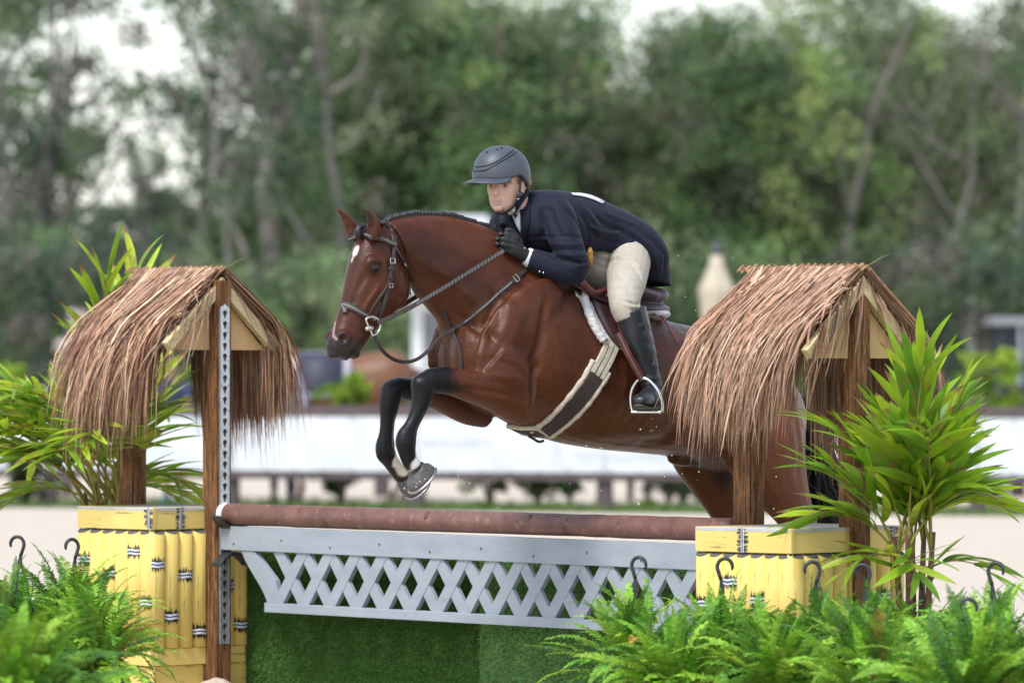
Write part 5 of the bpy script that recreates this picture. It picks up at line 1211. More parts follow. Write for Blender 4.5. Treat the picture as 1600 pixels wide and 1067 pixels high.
d1 = PH(788, 377, .118) - PH(798, 380, .125); d1 /= np.linalg.norm(d1); d2 = -HL * .9 + HF * .3; d2 /= np.linalg.norm(d2); d3 = -HL * .4 - HF * .9; d3 /= np.linalg.norm(d3)
glove(PH(826, 402, .125), kn, (d1, d2, d3), 'glove', (up_, HL))
kn2 = np.array([PH(784, 362, -.04), PH(781, 368, -.05), PH(780, 375, -.06), PH(782, 381, -.07)])
glove(PH(803, 372, -.10), kn2, (d1, HL * .9 + HF * .3, HL * .4 - HF * .9), 'glove', (up_, -HL))
p_ = PH(820, 388, .152); mb = MB(); mb.add(*ellipsoid(p_, HL * .003, UPZ * .004, HF * .005, 8)); mb.obj('glove_snap', STEEL, pr, True)

# ---- patterned pouch at the waist
m_, n_n, b_n = node_mat('ochre_pattern_cloth'); v_ = n_n.nodes.new('ShaderNodeTexVoronoi'); v_.feature = 'DISTANCE_TO_EDGE'; v_.inputs['Scale'].default_value = 95; tcn = n_n.nodes.new('ShaderNodeTexCoord'); n_n.links.new(tcn.outputs['Object'], v_.inputs['Vector'])
n_n.links.new(ramp(n_n, v_.outputs['Distance'], [(.06, (.14, .055, .012)), (.14, (.60, .33, .07))]), b_n.inputs['Base Color']); b_n.inputs['Roughness'].default_value = .7
mb = MB(); mb.add(*ellipsoid(PH(922, 402, .165), UPZ * .042, HF * .026 + HL * .02, HL * .02, 16)); mb.obj('patterned_pouch', m_, pr, True)

# ---- helmet
HC = PH(783.5, 274, 0); HFh = HF * math.cos(.06) - UPZ * math.sin(.06)*0; 
SHELL = mat('matt_grey_helmet', (.052, .060, .078), (.066, .074, .094), 200, .46, spec=.45, bmp=.05, bdist=.001)
GROOVE = mat('helmet_groove', (.006, .006, .009), rough=.5)
ra, rb_, rc_ = .128, .106, .121
def rim(az):                                              # rim height below/above the helmet centre, by azimuth from the front
    a = abs(az); return np.interp(a, [0, .9, 1.35, 1.75, 2.2, math.pi], [-.020, -.026, -.016, -.002, -.045, -.056])
nA, nR_ = 48, 14; v = []; f = []
for i in range(nR_ + 1):
    for j in range(nA):
        az = -math.pi + 2 * math.pi * j / nA; zr0 = rim(az); ph = (math.pi / 2) * (1 - i / nR_) if False else None
        e1 = math.asin(max(-1, min(1, zr0 / rc_))); el = math.pi / 2 + (e1 - math.pi / 2) * i / nR_
        v.append(HC + UPZ * rc_ * math.sin(el) + (HF * ra * math.cos(az) + HL * rb_ * math.sin(az)) * abs(math.cos(el)) ** .86)
for i in range(nR_):
    for j in range(nA): f.append((i * nA + j, (i + 1) * nA + j, (i + 1) * nA + (j + 1) % nA, i * nA + (j + 1) % nA))
he = thing('helmet_tmp', 'x', 'x'); bpy.data.objects.remove(he)
mb = MB(); mb.add(v, f); ho_ = mb.obj('helmet', SHELL, pr, True); md = ho_.modifiers.new('t', 'SOLIDIFY'); md.thickness = .014; md.offset = -1; md = ho_.modifiers.new('s', 'SUBSURF'); md.levels = md.render_levels = 1
def hs_(az, el, lift=.001): return HC + UPZ * (rc_ + lift) * math.sin(el) + (HF * (ra + lift) * math.cos(az) + HL * (rb_ + lift) * math.sin(az)) * abs(math.cos(el)) ** .86
# visor
v = []; f = []; nV = 24
for lay, dz in ((0, 0), (1, -.006)):
    for j in range(nV + 1):
        az = math.radians(-78 + 156 * j / nV); c2 = max(0, math.cos(az * 90 / 78)) ** .8; e1 = math.asin(rim(az) / rc_)
        b0 = hs_(az, e1 + .05, -.003); r0 = HF * math.cos(az) + HL * math.sin(az)
        for t in (0, .35, .7, 1): v.append(b0 + UPZ * (dz - .012 * t - .006 * t * t) + r0 * (.043 * c2 * t) + HF * .004 * t)
W = 4; o2 = (nV + 1) * W
for j in range(nV):
    for t in range(3): a = j * W + t; f += [(a, a + W, a + W + 1, a + 1), (a + o2, a + 1 + o2, a + W + 1 + o2, a + W + o2)]
    a = j * W + 3; f.append((a, a + W, a + W + o2, a + o2))
mb = MB(); mb.add(v, f); mb.obj('visor', SHELL, ho_, True)
for path in ([(.0, .10), (.25, .10), (.45, .14), (.8, .32), (1.15, .52), (1.5, .72), (1.9, .88)], [(.0, .10), (-.25, .10), (-.45, .14), (-.8, .32), (-1.15, .52), (-1.5, .72), (-1.9, .88)], [(-.8, .42), (-.45, .28), (0, .24), (.45, .28), (.8, .42), (1.15, .64), (1.5, .86), (1.8, 1.0)]):
    pts = [hs_(a + .0, e + .02, .0015) for a, e in path]; mb = MB(); mb.add(*tube(catmull(np.array(pts), 6), .0017, 6)); mb.obj('panel_groove', GROOVE, ho_, True)
for a, e in ((.75, 1.0), (1.0, 1.13), (.2, .86)):
    mb = MB(); mb.add(*ellipsoid(hs_(a, e, .000), UPZ * .003, HF * .008, HL * .004, 8)); mb.obj('vent', GROOVE, ho_, True)
pts = [PHd(801, 276, .080), PHd(799, 290, .080), PHd(797, 304, .076), PHd(793, 316, .066), PHd(786, 326, .050), PHd(777, 334.5, .010), PHd(770, 333, -.03)]
nn = [GL, GL, GL, GL * .8 - UPZ * .4, GL * .6 - UPZ * .7, -UPZ, -UPZ]; nn = np.array([x + GF * .01 for x in nn])
mb = MB(); mb.add(*strap(np.array(pts), nn, .016, .003, 5)); mb.obj('chin_strap', GROOVE, ho_)
mb = MB(); mb.add(*strap(np.array([PHd(822, 288, .062), PHd(812, 298, .074), PHd(799, 306, .081)]), np.array([GL, GL, GL]), .010, .003, 4)); mb.obj('rear_strap', GROOVE, ho_)
mb = MB(); mb.add(*ellipsoid(PHd(797, 304.5, .083), GL * .006, UPZ * .012, HF * .011, 12)); mb.obj('strap_slider', BLACKP, ho_, True)
mb = MB(); mb.add(*ellipsoid(PHd(795, 311, .077), GL * .004, UPZ * .004, HF * .005, 8)); mb.obj('strap_buckle', STEEL, ho_, True)
mb = MB(); mb.add(*ellipsoid(PHd(815, 293, .072), GL * .004, UPZ * .005, HF * .005, 8)); mb.obj('strap_tag', mat('yellow_tag', (.7, .55, .05)), ho_, True)
# ------------------------------------------------------------------ plants near the jump
LEAFP = leafmat('palm_leaf', .45, .42, vary=.22); STEMP = mat('palm_stem', (.22, .26, .04), (.33, .22, .05), 12, .5, stretch=(3, 3, .6)); BASEP = mat('palm_base', (.11, .045, .03), (.2, .1, .05), 20, .7, stretch=(4, 4, .6))
def leaflet_mesh(name, L, W, seed, brown, droop, green):
    R = np.random.default_rng(seed); n = 9; v = []; f = []; c = []
    for i in range(n + 1):
        t = i / n; w_ = W * (math.sin(math.pi * min(1, t * .92 + .10)) ** .7) * (1 if t < .97 else .3); y = L * t; z = -droop * L * t * t; x = .015 * math.sin(t * 3 + seed)
        v += [(x - w_, y, z + w_ * .45), (x, y, z), (x + w_, y, z + w_ * .45)]
        g = np.array(green) * (.85 + .35 * t) * (1 + .12 * R.normal()); g2 = g
        if brown and t > 1 - brown: g = g2 = np.array([.28, .15, .07]) * R.uniform(.7, 1.5)
        elif brown and R.random() < .18: g = np.array([.33, .2, .09])
        c += [g, g2 * .92, g]
    for i in range(n):
        a = i * 3; f += [(a, a + 1, a + 4, a + 3), (a + 1, a + 2, a + 5, a + 4)]
    me = mesh(name, v, f, LEAFP, True); set_tint(me, np.clip(np.array(c), 0, 1)); return me
LV = [leaflet_mesh('leaflet', 1.0, .036 + .014 * (k % 3), k, [0, .05, .08, .14, 0, .20][k % 6], [.05, .18, .3, .10, .42, .24][k % 6], [(.22, .39, .026), (.36, .50, .03), (.16, .32, .026), (.30, .45, .03), (.25, .42, .026), (.40, .49, .036)][k % 6]) for k in range(12)]
def frame_to(o, p, ydir, zhint, sx, sy, sz):
    y = ydir / np.linalg.norm(ydir); x = np.cross(y, zhint); x /= max(np.linalg.norm(x), 1e-6); z = np.cross(x, y)
    M = Matrix(((x[0] * sx, y[0] * sy, z[0] * sz, p[0]), (x[1] * sx, y[1] * sy, z[1] * sz, p[1]), (x[2] * sx, y[2] * sy, z[2] * sz, p[2]), (0, 0, 0, 1))); o.matrix_basis = M
def palm(label, base, fronds, seed, pot, stems):
    R = np.random.default_rng(seed); root = thing('potted_palm', label, 'palm', base); B = np.asarray(base, float)
    for (dx, dy, h) in stems:
        mb = MB(); p0 = B + np.array([dx, dy, pot[1] - .03]); mb.add(*tube([p0, p0 + np.array([dx * .15, 0, h * .5]), p0 + np.array([dx * .5, dy * .3, h])], [.016, .013, .009], 8, 3)); mb.obj('cane', BASEP, root, True)
    for (si, az, el, L, arch, npair, lf) in fronds:
        dx, dy, h = stems[si % len(stems)]; p = B + np.array([dx * 1.3, dy * 1.2, pot[1] + h * (.75 if si < 20 else .42)]); d = np.array([math.cos(az) * math.cos(el), math.sin(az) * math.cos(el), math.sin(el)]); pts = []; st = L / 14; dirs = []
        for i in range(15):
            pts.append(p.copy()); dirs.append(d.copy()); p = p + d * st; d = d + np.array([math.cos(az) * arch * .10, math.sin(az) * arch * .10, -arch * .13 * (i / 8)]); d /= np.linalg.norm(d)
        mb = MB(); mb.add(*tube(pts, list(np.linspace(.0068, .0016, 15)), 6)); fr = mb.obj('frond', STEMP, root, True)
        for k in range(npair):
            t = .34 + .66 * k / (npair - 1); i = min(int(t * 14), 13); q = pts[i] + (pts[i + 1] - pts[i]) * (t * 14 - i); dd = dirs[i]; side = np.cross(dd, UPZ); side /= max(np.linalg.norm(side), 1e-5); up = np.cross(side, dd)
            for sg in (1, -1):
                ang = math.radians(np.interp(t, [.34, 1], [52, 16]) + R.normal(0, 7)); ld = dd * math.cos(ang) + side * sg * math.sin(ang) + up * R.uniform(.0, .28)
                ll = lf * (.62 + .55 * math.sin(math.pi * (.15 + .7 * (1 - t)))) * R.uniform(.85, 1.15); o = put('leaflet', LV[R.integers(len(LV))], fr)
                frame_to(o, q - B, ld, up + side * -sg * .3 + R.normal(0, .25, 3), ll * R.uniform(.8, 1.15) * (1.45 if seed == 31 else 1.0), ll, ll)
    if pot:
        r, h = pot; mb = MB(); mb.add(*lathe(B, [(r * .72, 0), (r * .95, h * .86), (r * 1.03, h * .87), (r * 1.04, h), (r * .93, h), (r * .9, h * .9), (.01, h * .9)], 28)); mb.obj('pot', mat('brown_pot' + str(seed), (.12, .055, .035), (.16, .08, .05), 12, .5), root, True)
    return root
pR = PZ(1428, 975, .36); 
R = np.random.default_rng(31); fr = []
azs = [3.5, 2.9, 3.9, 4.6, 5.3, 5.9, .2, .9, 1.6, 2.3, 3.2, 5.0, 0.0, 4.2]
els = [1.05, 1.15, 1.25, 1.2, 1.28, 1.0, .95, 1.2, 1.3, 1.2, .85, 1.4, 1.35, 1.45]
Ls = [.78, .9, .85, .8, .95, .8, .72, .8, .9, .9, .62, 1.02, 1.08, .95]
for i in range(14): fr.append((i, azs[i], min(1.48, els[i] + .18), Ls[i] * (.52 if math.cos(azs[i]) > .5 else .60 if math.cos(azs[i]) < -.5 else .72), [.5, .4, .3, .5, .25, .6, .8, .4, .25, .35, .8, .2, .2, .2][i], 8, .27))
for i in range(6): fr.append((i, 1.05 * i + .3, 1.38, .50, .35, 7, .24))
for i in range(3): fr.append((i + 20, [4.9, 6.0, 3.6][i], [1.0, .9, 1.0][i], .36, 1.1, 5, .22))
palm('broad-leaved potted palm with brown-tipped leaves in front of the thatched standard', (pR[0], pR[1], -.05), fr, 31, (.15, .36), [(-.05, .02, .42), (-.02, -.04, .46), (.03, .03, .48), (.05, -.02, .44), (.0, .05, .4)])
pL = PY(163, 800, .75); fr = []
azs = [3.3, 2.7, 3.8, 4.5, 5.3, 6.0, .3, 1.1, 1.8, 2.4, 3.1, 4.9, .0, 1.4, 3.5]
els = [.95, 1.2, 1.05, 1.1, 1.25, .95, .7, 1.25, 1.35, 1.2, 1.25, 1.42, 1.3, 1.46, .7]
Ls = [1.2, 1.25, 1.1, 1.05, 1.3, 1.05, .85, 1.2, 1.3, 1.2, 1.3, 1.5, 1.5, 1.55, .8]
for i in range(15): fr.append((i, 2.0 + .2 * i, (.85, 1.05, 1.25)[i % 3], .78 + .06 * (i % 3), .75, 10, .31))
for i in range(15): fr.append((i, azs[i], els[i], Ls[i] * (.50 if math.cos(azs[i]) > .45 else .72), [1.1, .6, .9, .8, .5, 1.0, 1.3, .6, .35, .6, .7, .25, .35, .2, 1.4][i], 9, .31))
palm('tall bright palm standing behind the yellow box at the metal-strip standard', (pL[0], pL[1], -.05), fr, 33, (.17, .38), [(-.06, .02, .5), (-.02, -.04, .55), (.03, .03, .55), (.06, -.02, .5), (.0, .05, .5)])

# ---- Boston ferns in hanging baskets set on the ground
LEAFF = leafmat('fern_leaf', .26, .5, vary=.35)
def frond_mesh(k):
    R = np.random.default_rng(100 + k); L = 1.0; n = 26; el = R.uniform(.55, 1.35); droop = R.uniform(1.1, 2.3); p = np.zeros(3); d = np.array([0, math.cos(el), math.sin(el)]); pts = []; dirs = []
    for i in range(n + 1):
        pts.append(p.copy()); dirs.append(d.copy()); p = p + d * L / n; d = d + np.array([R.normal(0, .012), 0, -droop / n * (.3 + 1.3 * i / n)]); d /= np.linalg.norm(d)
    v = []; f = []; c = []; g0 = np.array([[(.125, .30, .024), (.19, .39, .03), (.07, .20, .022), (.25, .42, .036)][k % 4]])[0]
    tv, tf = tube(pts, list(np.linspace(.004, .0012, n + 1)), 3, cap=False); v += list(tv); f += list(tf); c += [np.array([.16, .17, .04])] * len(tv)
    for i in range(2, n + 1):
        for h in ((0, .5) if i < n else (0,)):
            t = (i + h) / n; q = pts[i] + (pts[min(i + 1, n)] - pts[i]) * h; dd = dirs[i]; side = np.cross(dd, (0, 0, 1)); side /= max(np.linalg.norm(side), 1e-5); up = np.cross(side, dd)
            wl = .112 * math.sin(math.pi * min(1, (t * .9 + .10))) ** .75 * R.uniform(.85, 1.1) * (1 if R.random() > .03 else .4)
            for sg in (1, -1):
                ld = side * sg + dd * .22 + up * R.normal(.05, .12); ld /= np.linalg.norm(ld); w_ = .0115; a = len(v); wv = dd * w_ + up * R.normal(0, .003)
                v += [q - wv * .6, q + wv * .6, q + ld * wl * .6 - wv * .72 + up * .004, q + ld * wl * .6 + wv * .72 + up * .004, q + ld * wl - up * wl * .08]
                f += [(a, a + 1, a + 3, a + 2), (a + 2, a + 3, a + 4)]; g = g0 * R.uniform(.75, 1.25) * (.8 + .45 * t); c += [g] * 5
    me = mesh('frond', v, f, LEAFF); set_tint(me, np.clip(np.array(c), 0, 1)); return me
FV = [frond_mesh(k) for k in range(20)]
BROWNF = []
for k in (3, 9):
    me = FV[k].copy(); a = me.color_attributes['tint']; arr = np.empty(len(me.vertices) * 4, np.float32); a.data.foreach_get('color', arr); arr = arr.reshape(-1, 4); arr[:, :3] = np.array([.36, .22, .05]) * (arr[:, 1:2] * 2 + .3); a.data.foreach_set('color', arr.ravel()); BROWNF.append(me)
def fern(label, u, v_hook, y, size, seed, n=90, hook=True, flip=1, group=None):
    R = np.random.default_rng(seed); p = PY(u, v_hook, y); zt = p[2]; B = np.array([p[0], p[1], -.055]); root = thing('fern_basket', label, 'fern', B, group)
    mb = MB(); mb.add(*lathe(B, [(.085, 0.0), (.12, .17), (.128, .172), (.128, .19), (.11, .19), (.01, .175)], 20)); mb.obj('basket', BLACKP if seed % 2 else mat('green_basket' + str(seed), (.02, .06, .03), rough=.5), root, True)
    for i in range(n):
        az = 2 * math.pi * i / n * 5.09 + R.normal(0, .3); t = R.random(); me = FV[R.integers(len(FV))]
        if R.random() < .02: me = BROWNF[R.integers(2)]
        s_ = size * R.uniform(.68, 1.22); o = put('frond', me, root); r = .06 * R.random()
        o.matrix_basis = Matrix.Translation((r * math.cos(az), r * math.sin(az), .20 + R.uniform(-.015, .05))) @ Matrix.Rotation(az - math.pi / 2, 4, 'Z') @ Matrix.Rotation(R.normal((.10, .42, -.25, -.95)[i % 4], .2), 4, 'X') @ Matrix.Rotation(R.normal(0, .25), 4, 'Y') @ Matrix.Diagonal((s_ * .9, s_, s_, 1))
    if hook:
        zc = zt - .115 + .055; hk = thing('x', 'x', 'x'); bpy.data.objects.remove(hk)
        ang = R.uniform(-.5, .5); ex = np.array([math.cos(ang), math.sin(ang), 0]) * flip; jx = R.normal(0, .012); T = B + np.array([jx, 0, 0])
        pl = [(-.012, 0), (.012, 0), (.008, .03), (.002, .055), (-.007, .055), (-.009, .03)]
        mb = MB(); ey = np.array([-ex[1], ex[0], 0]) * .004; mb.add(*prism([T + ex * a + UPZ * (zc - .02 + b) - ey for a, b in pl], ey * 2)); ho = mb.obj('hanger_clip', BLACKP, root, bevel=.001)
        arc = [T + ex * -.002 + UPZ * (zc + .03)] + [T + ex * (.012 - .029 * math.cos(a)) + UPZ * (zc + .080 + .032 * math.sin(a)) for a in np.linspace(-.35, math.pi * 1.12, 11)]
        mb = MB(); mb.add(*tube(arc, [.0095] * 3 + [.0092] * 7 + [.008, .005], 8, 2, .8)); mb.obj('hook', BLACKP, ho, True)
        for k in range(3):
            a = 2 * math.pi * k / 3 + .4 + ang; mb = MB(); mb.add(*tube([T + UPZ * (zc - .018) + ex * (.007 * (k - 1)), T * .75 + B * .25 + np.array([.035 * math.cos(a), .035 * math.sin(a), zc * .75 + .04]), B + np.array([.12 * math.cos(a), .12 * math.sin(a), .185])], .0023, 5, 4)); mb.obj('wire', BLACKP, root, True)
    return root
fern('fern basket hanging its fronds beside the lattice board\'s lower end', 995, 869, -2.95, .36, 41, 120)
fern('fern basket under the horse-side yellow box, where the lattice meets it', 1128, 871, -3.25, .36, 42, 120)
fern('fern basket in front of the yellow box\'s corner, behind the palm\'s drooping leaves', 1281, 876, -3.55, .35, 43, 120, flip=-1)
fern('fern basket directly before the outer thatched post', 1351, 881, -3.75, .35, 44, 120, flip=-1)
fern('fern basket behind the potted palm\'s canes', 1434, 886, -3.0, .34, 45, 90)
fern('fern basket on open sand with a twisted hook, past the palm pot', 1556, 878, -3.5, .36, 46, 120)
fern('yellow-green fern basket with a double hook, standing ahead of the palm pot', 1512, 934, -5.2, .40, 47, 130)
fern('hookless yellow-green fern at the outer end of the fern bed', 1640, 930, -4.8, .40, 48, 110, hook=False)
fern('fern basket with orange old fronds in front of the bamboo box\'s yellow poles', 112, 841, -1.0, .40, 49, 130, flip=-1)
fern('fern basket on sand beyond the bamboo box, behind the big fern', 28, 837, -1.3, .38, 50, 110, flip=-1)
fern('big blurred fern in the foreground below the tall palm', 20, 905, -6.3, .46, 51, 150, hook=False)
fern('dark low fern spilling in front of the bamboo box\'s foot', 150, 960, -2.1, .36, 52, 110, hook=False)
fern('low fern between the lattice fern and the yellow box', 1060, 980, -3.9, .34, 53, 100, hook=False)
fern('low fern filling the bed in front of the yellow box', 1215, 980, -4.2, .36, 54, 110, hook=False)
fern('low fern at the bed\'s front edge by the palm pot', 1365, 985, -4.6, .36, 55, 110, hook=False)

# ---- kicked-up sand grains in the air
mb = MB(); R = np.random.default_rng(77)
spots = [(1092, 737), (1060, 400), (1145, 403), (1071, 464), (1087, 485), (876, 695), (939, 700), (716, 743), (734, 755), (754, 773), (1066, 740)] + [(R.uniform(1000, 1240), R.uniform(560, 800)) for _ in range(26)] + [(R.uniform(640, 960), R.uniform(660, 800)) for _ in range(10)] + [(632, 763), (650, 760), (656, 752), (664, 748)]
for u, v in spots:
    s_ = R.uniform(.0012, .0030); p = PH(u, v, R.uniform(.36, .5)); mb.add(*ellipsoid(p, UPZ * s_ * R.uniform(.7, 1.6), HF * s_, HL * s_, 6))
p = PH(998, 787, .3); mb.add(*ellipsoid(p, UPZ * .007 + HF * .003, HF * .005, HL * .005, 6))
tag(mb.obj('flying_sand', mat('sand_grain', (.75, .70, .63), rough=.9), kind='stuff'), 'grains of white sand kicked up in the air round the horse', 'sand')
# ------------------------------------------------------------------ far fence, banners, bystanders
FENCE = mat('dark_purple_brown_paint', (.075, .052, .058), (.10, .072, .078), 6, .6)
fx = thing('fence', 'dark brown ring fence behind the jump, carrying the white banners', 'fence', PF(652, 795) * np.array([1, 1, 0]))
posts = [-215, 78, 362, 652, 945, 1236, 1528, 1820]
for u in posts:
    p = PF(u, 700); zt = PF(u, 628)[2]
    mb = MB(); mb.add(*boxv((p[0], p[1], zt / 2), FD * .072, FN * .06, UPZ * zt / 2)); mb.obj('post', FENCE, fx, bevel=.006)
    mb = MB(); mb.add(*boxv((p[0], p[1], zt + .012), FD * .085, FN * .075, UPZ * .013)); mb.obj('post_cap', FENCE, fx, bevel=.004)
for i in range(len(posts) - 1):
    for v0, v1, nm in ((634, 650, 'top_rail'), (737, 749, 'bottom_rail')):
        a, b_ = PF(posts[i], (v0 + v1) / 2, .09), PF(posts[i + 1], (v0 + v1) / 2, .09); hz = (PF(posts[i], v0)[2] - PF(posts[i], v1)[2]) / 2
        zc = PF(652, (v0 + v1) / 2)[2]; c = (a + b_) / 2; c[2] = zc
        mb = MB(); mb.add(*boxv(c, (b_ - a) * np.array([1, 1, 0]) / 2 * .998, FN * .022, UPZ * hz)); mb.obj(nm, FENCE, fx, bevel=.004)
BAN = mat('white_vinyl', (.64, .655, .70), (.585, .60, .645), 2, .5, bmp=.0); PRINT = mat('faint_grey_print', (.49, .51, .56), rough=.5)
for i in range(len(posts) - 1):
    a, b_ = PF(posts[i], 700, .125), PF(posts[i + 1], 700, .125); zt = PF(652, 651)[2]; zb = PF(652, 736.5)[2]
    root = thing('banner', ['plain white banner on the fence span beyond the tall palm', 'white banner on the fence span in front of the bystander with teal shoes', 'white banner on the fence span in front of the chestnut horse', 'white banner with faint grey lettering behind the leaping horse\'s girth', 'white banner on the fence span in front of the two dark-trousered bystanders', 'plain white banner behind the thatched standard at the potted palm', 'white banner with a faint grey mark beyond the potted palm'][i], 'banner', (a + b_) / 2 * np.array([1, 1, 0]), 'white banners along the ring fence')
    nu, nv2 = 26, 6; v = []; f = []; R = np.random.default_rng(i + 900)
    for j in range(nv2 + 1):
        for k in range(nu + 1):
            t = .004 + .992 * k / nu; q = a + (b_ - a) * t; s_ = j / nv2; q[2] = zb + (zt - zb) * s_; v.append(q + FN * (.012 * math.sin(t * 17 + i * 2 + s_ * 2.4) * math.sin(math.pi * s_) + .006 * math.sin(t * 40 + s_ * 5)))
    for j in range(nv2):
        for k in range(nu): q = j * (nu + 1) + k; f.append((q, q + 1, q + nu + 2, q + nu + 1))
    mb = MB(); mb.add(v, f); mb.obj('sheet', BAN, root, True)
    mb = MB()
    for k in range(7):
        q = a + (b_ - a) * (.04 + .92 * k / 6)
        for zz in (zt - .015, zb + .015): mb.add(*lathe(q + FN * .012 + UPZ * (zz - q[2]), [(.011, 0), (.011, .004), (.004, .005)], 8, FN))
    mb.obj('eyelet', mat('eyelet_dark', (.10, .10, .12)) if 'eyelet_dark' not in bpy.data.materials else bpy.data.materials['eyelet_dark'], root, kind='stuff')
    spans = {3: [(662, 772, 690, 13)], 2: [(378, 402, 690, 12), (590, 640, 690, 13)], 4: [], 6: [(1520, 1546, 698, 12)]}.get(i, [])
    if i == 3: spans += [(868, 870, 702, 18), (898, 935, 708, 11)]
    if i == 4: spans = [(950, 1050, 712, 10)]
    if spans:
        mb = MB()
        for (u0, u1, vc, hh) in spans:
            u_ = u0
            while u_ < u1:
                wpx = R.uniform(4, 8); q = PF(u_ + wpx / 2, vc, .150); hz = hh / 155 / 2 * R.uniform(.7, 1.0)
                mb.add(*boxv(q, FD * .007, FN * .0008, UPZ * hz))
                if R.random() < .6: mb.add(*boxv(q + FD * .018 + UPZ * hz * R.choice([-.85, 0, .85]), FD * .010, FN * .0008, UPZ * .006))
                u_ += wpx + 5
        mb.obj('faint_lettering', PRINT, root, kind='stuff')
# second, farther fence
f2 = thing('fence', 'second dark fence farther back, beyond the bushes', 'fence', (0, 36.5, 0)); y2 = 36.5
for u in (-150, 105, 350, 597, 840, 1085, 1330, 1590):
    p = PY(u, 700, y2); mb = MB(); mb.add(*boxv((p[0], p[1], .62), (.085, 0, 0), (0, .06, 0), (0, 0, .62))); mb.obj('post', FENCE, f2, bevel=.006)
for z in (.98, .45):
    mb = MB(); mb.add(*boxv((0, y2 - .09, z), (8, 0, 0), (0, .02, 0), (0, 0, .05))); mb.obj('rail', FENCE, f2)
f3 = thing('fence', 'low brown fence far beyond, by the dark kiosk', 'fence', (9, 62, 0))
for k in range(6):
    x = PY(1470 + k * 45, 600, 62)[0]; mb = MB(); mb.add(*boxv((x, 62, .62), (.06, 0, 0), (0, .06, 0), (0, 0, .62))); mb.obj('post', FENCE, f3)
for z in (1.2, .7):
    mb = MB(); mb.add(*boxv((PY(1620, 600, 62)[0], 61.9, z), (2.1, 0, 0), (0, .02, 0), (0, 0, .06))); mb.obj('rail', FENCE, f3)

# ---- leaves for shrubs and trees
def leaf_cloud(centres, rad, n_per, size, seed, cols, flat=.75):
    R = np.random.default_rng(seed); v = np.zeros((0, 3)); C_ = []
    cen = np.repeat(np.asarray(centres, float), n_per, 0); m = len(cen); rr = np.repeat(np.asarray(rad, float), n_per)[:, None]
    dirs = R.normal(0, 1, (m, 3)); dirs /= np.linalg.norm(dirs, axis=1)[:, None]; p = cen + dirs * rr * (R.random((m, 1)) ** .45) * np.array([1, 1, flat])
    a = R.normal(0, 1, (m, 3)); a /= np.linalg.norm(a, axis=1)[:, None]; b = np.cross(a, R.normal(0, 1, (m, 3))); b /= np.linalg.norm(b, axis=1)[:, None]
    s_ = size * R.uniform(.6, 1.4, (m, 1)); V = np.stack([p - a * s_, p - b * s_ * .42, p + a * s_, p + b * s_ * .42], 1).reshape(-1, 3)
    F = np.arange(m * 4).reshape(-1, 4); cols = np.asarray(cols, float)
    cc = np.repeat(R.integers(0, len(cols), len(centres)), n_per); col = cols[cc] * R.uniform(.65, 1.4, (m, 1)); return V, F, np.repeat(col, 4, 0)
def cloud_mesh(name, V, F, C_, m_):
    me = bpy.data.meshes.new(name); me.vertices.add(len(V)); me.vertices.foreach_set('co', V.ravel()); me.loops.add(len(F) * 4); me.polygons.add(len(F)); me.loops.foreach_set('vertex_index', F.ravel()); me.polygons.foreach_set('loop_start', np.arange(len(F)) * 4); me.update(calc_edges=True); me.materials.append(m_); set_tint(me, np.clip(C_, 0, 1)); return me
TREEL = leafmat('tree_leaf', .30, .6, vary=.22, spec=.25)
BARK = mat('grey_bark', (.19, .165, .155), (.32, .285, .27), 3, .9, stretch=(2, 2, .5), bmp=.4, bdist=.03); BARKD = mat('brown_bark', (.07, .05, .042), (.14, .10, .085), 3, .9, stretch=(2, 2, .5), bmp=.4, bdist=.03)

# bushes near the fence
def bush(label, u, y, h, r, seed, cols, size=.035, n=26, group=None):
    R = np.random.default_rng(seed); p = PY(u, 700, y); root = thing('shrub', label, 'shrub', (p[0], p[1], 0), group)
    c = np.stack([R.normal(0, r * .45, n), R.normal(0, r * .45, n), h * (.22 + .72 * R.random(n))], 1); me = cloud_mesh('foliage', *leaf_cloud(c, [r * .38] * n, 46, size, seed, cols), TREEL); put('foliage', me, root)
    for k in range(6):
        a = R.uniform(0, 6.28); mb = MB(); mb.add(*tube([root.location, np.array(root.location) + np.array([.3 * r * math.cos(a), .3 * r * math.sin(a), h * .4]), np.array(root.location) + np.array([.6 * r * math.cos(a), .6 * r * math.sin(a), h * .85])], [.018, .013, .006], 6, 2)); mb.obj('stem', BARKD, root, True)
DKG = [(.035, .06, .022), (.05, .085, .025), (.025, .04, .02)]; LIME = [(.20, .33, .025), (.14, .26, .025), (.26, .36, .04)]; MIDG = [(.07, .13, .025), (.10, .17, .03), (.05, .10, .02)]
bush('dark scraggly shrub by the fence post at the tall palm', 42, 32.0, .50, .20, 61, DKG)
bush('dark shrub showing under the banner, below the chestnut horse', 530, 32.3, .52, .22, 62, DKG)
bush('lime green potted shrub in front of the chestnut horse', 535, 31.6, 1.42, .28, 63, LIME, .04, 34)
bush('mid-green shrub under the banner below the leaping horse\'s girth', 765, 32.4, .55, .28, 64, MIDG, n=34)
bush('leafy shrub under the banner, between the girth shrub and the fence post', 840, 32.4, .56, .30, 65, MIDG, n=34)
bush('dark shrub under the banner next to the mid fence post', 892, 32.6, .52, .16, 66, DKG)
bush('dark shrub behind the bystanders\' legs', 1045, 33.0, .55, .30, 67, DKG, n=34)
bush('tiny bright green plant at the bystanders\' feet', 1012, 31.5, .10, .09, 68, LIME, .02, 10)
bush('green shrub seen through the roof beside the potted palm', 1268, 33.0, 1.45, .34, 69, MIDG, .04, 34)
bush('yellow-green shrub beside the dark kiosk', 1545, 36.0, 1.65, .40, 70, LIME, .05, 30)
bush('dark shrub behind the far fence post past the potted palm', 1552, 32.6, .5, .16, 71, DKG)
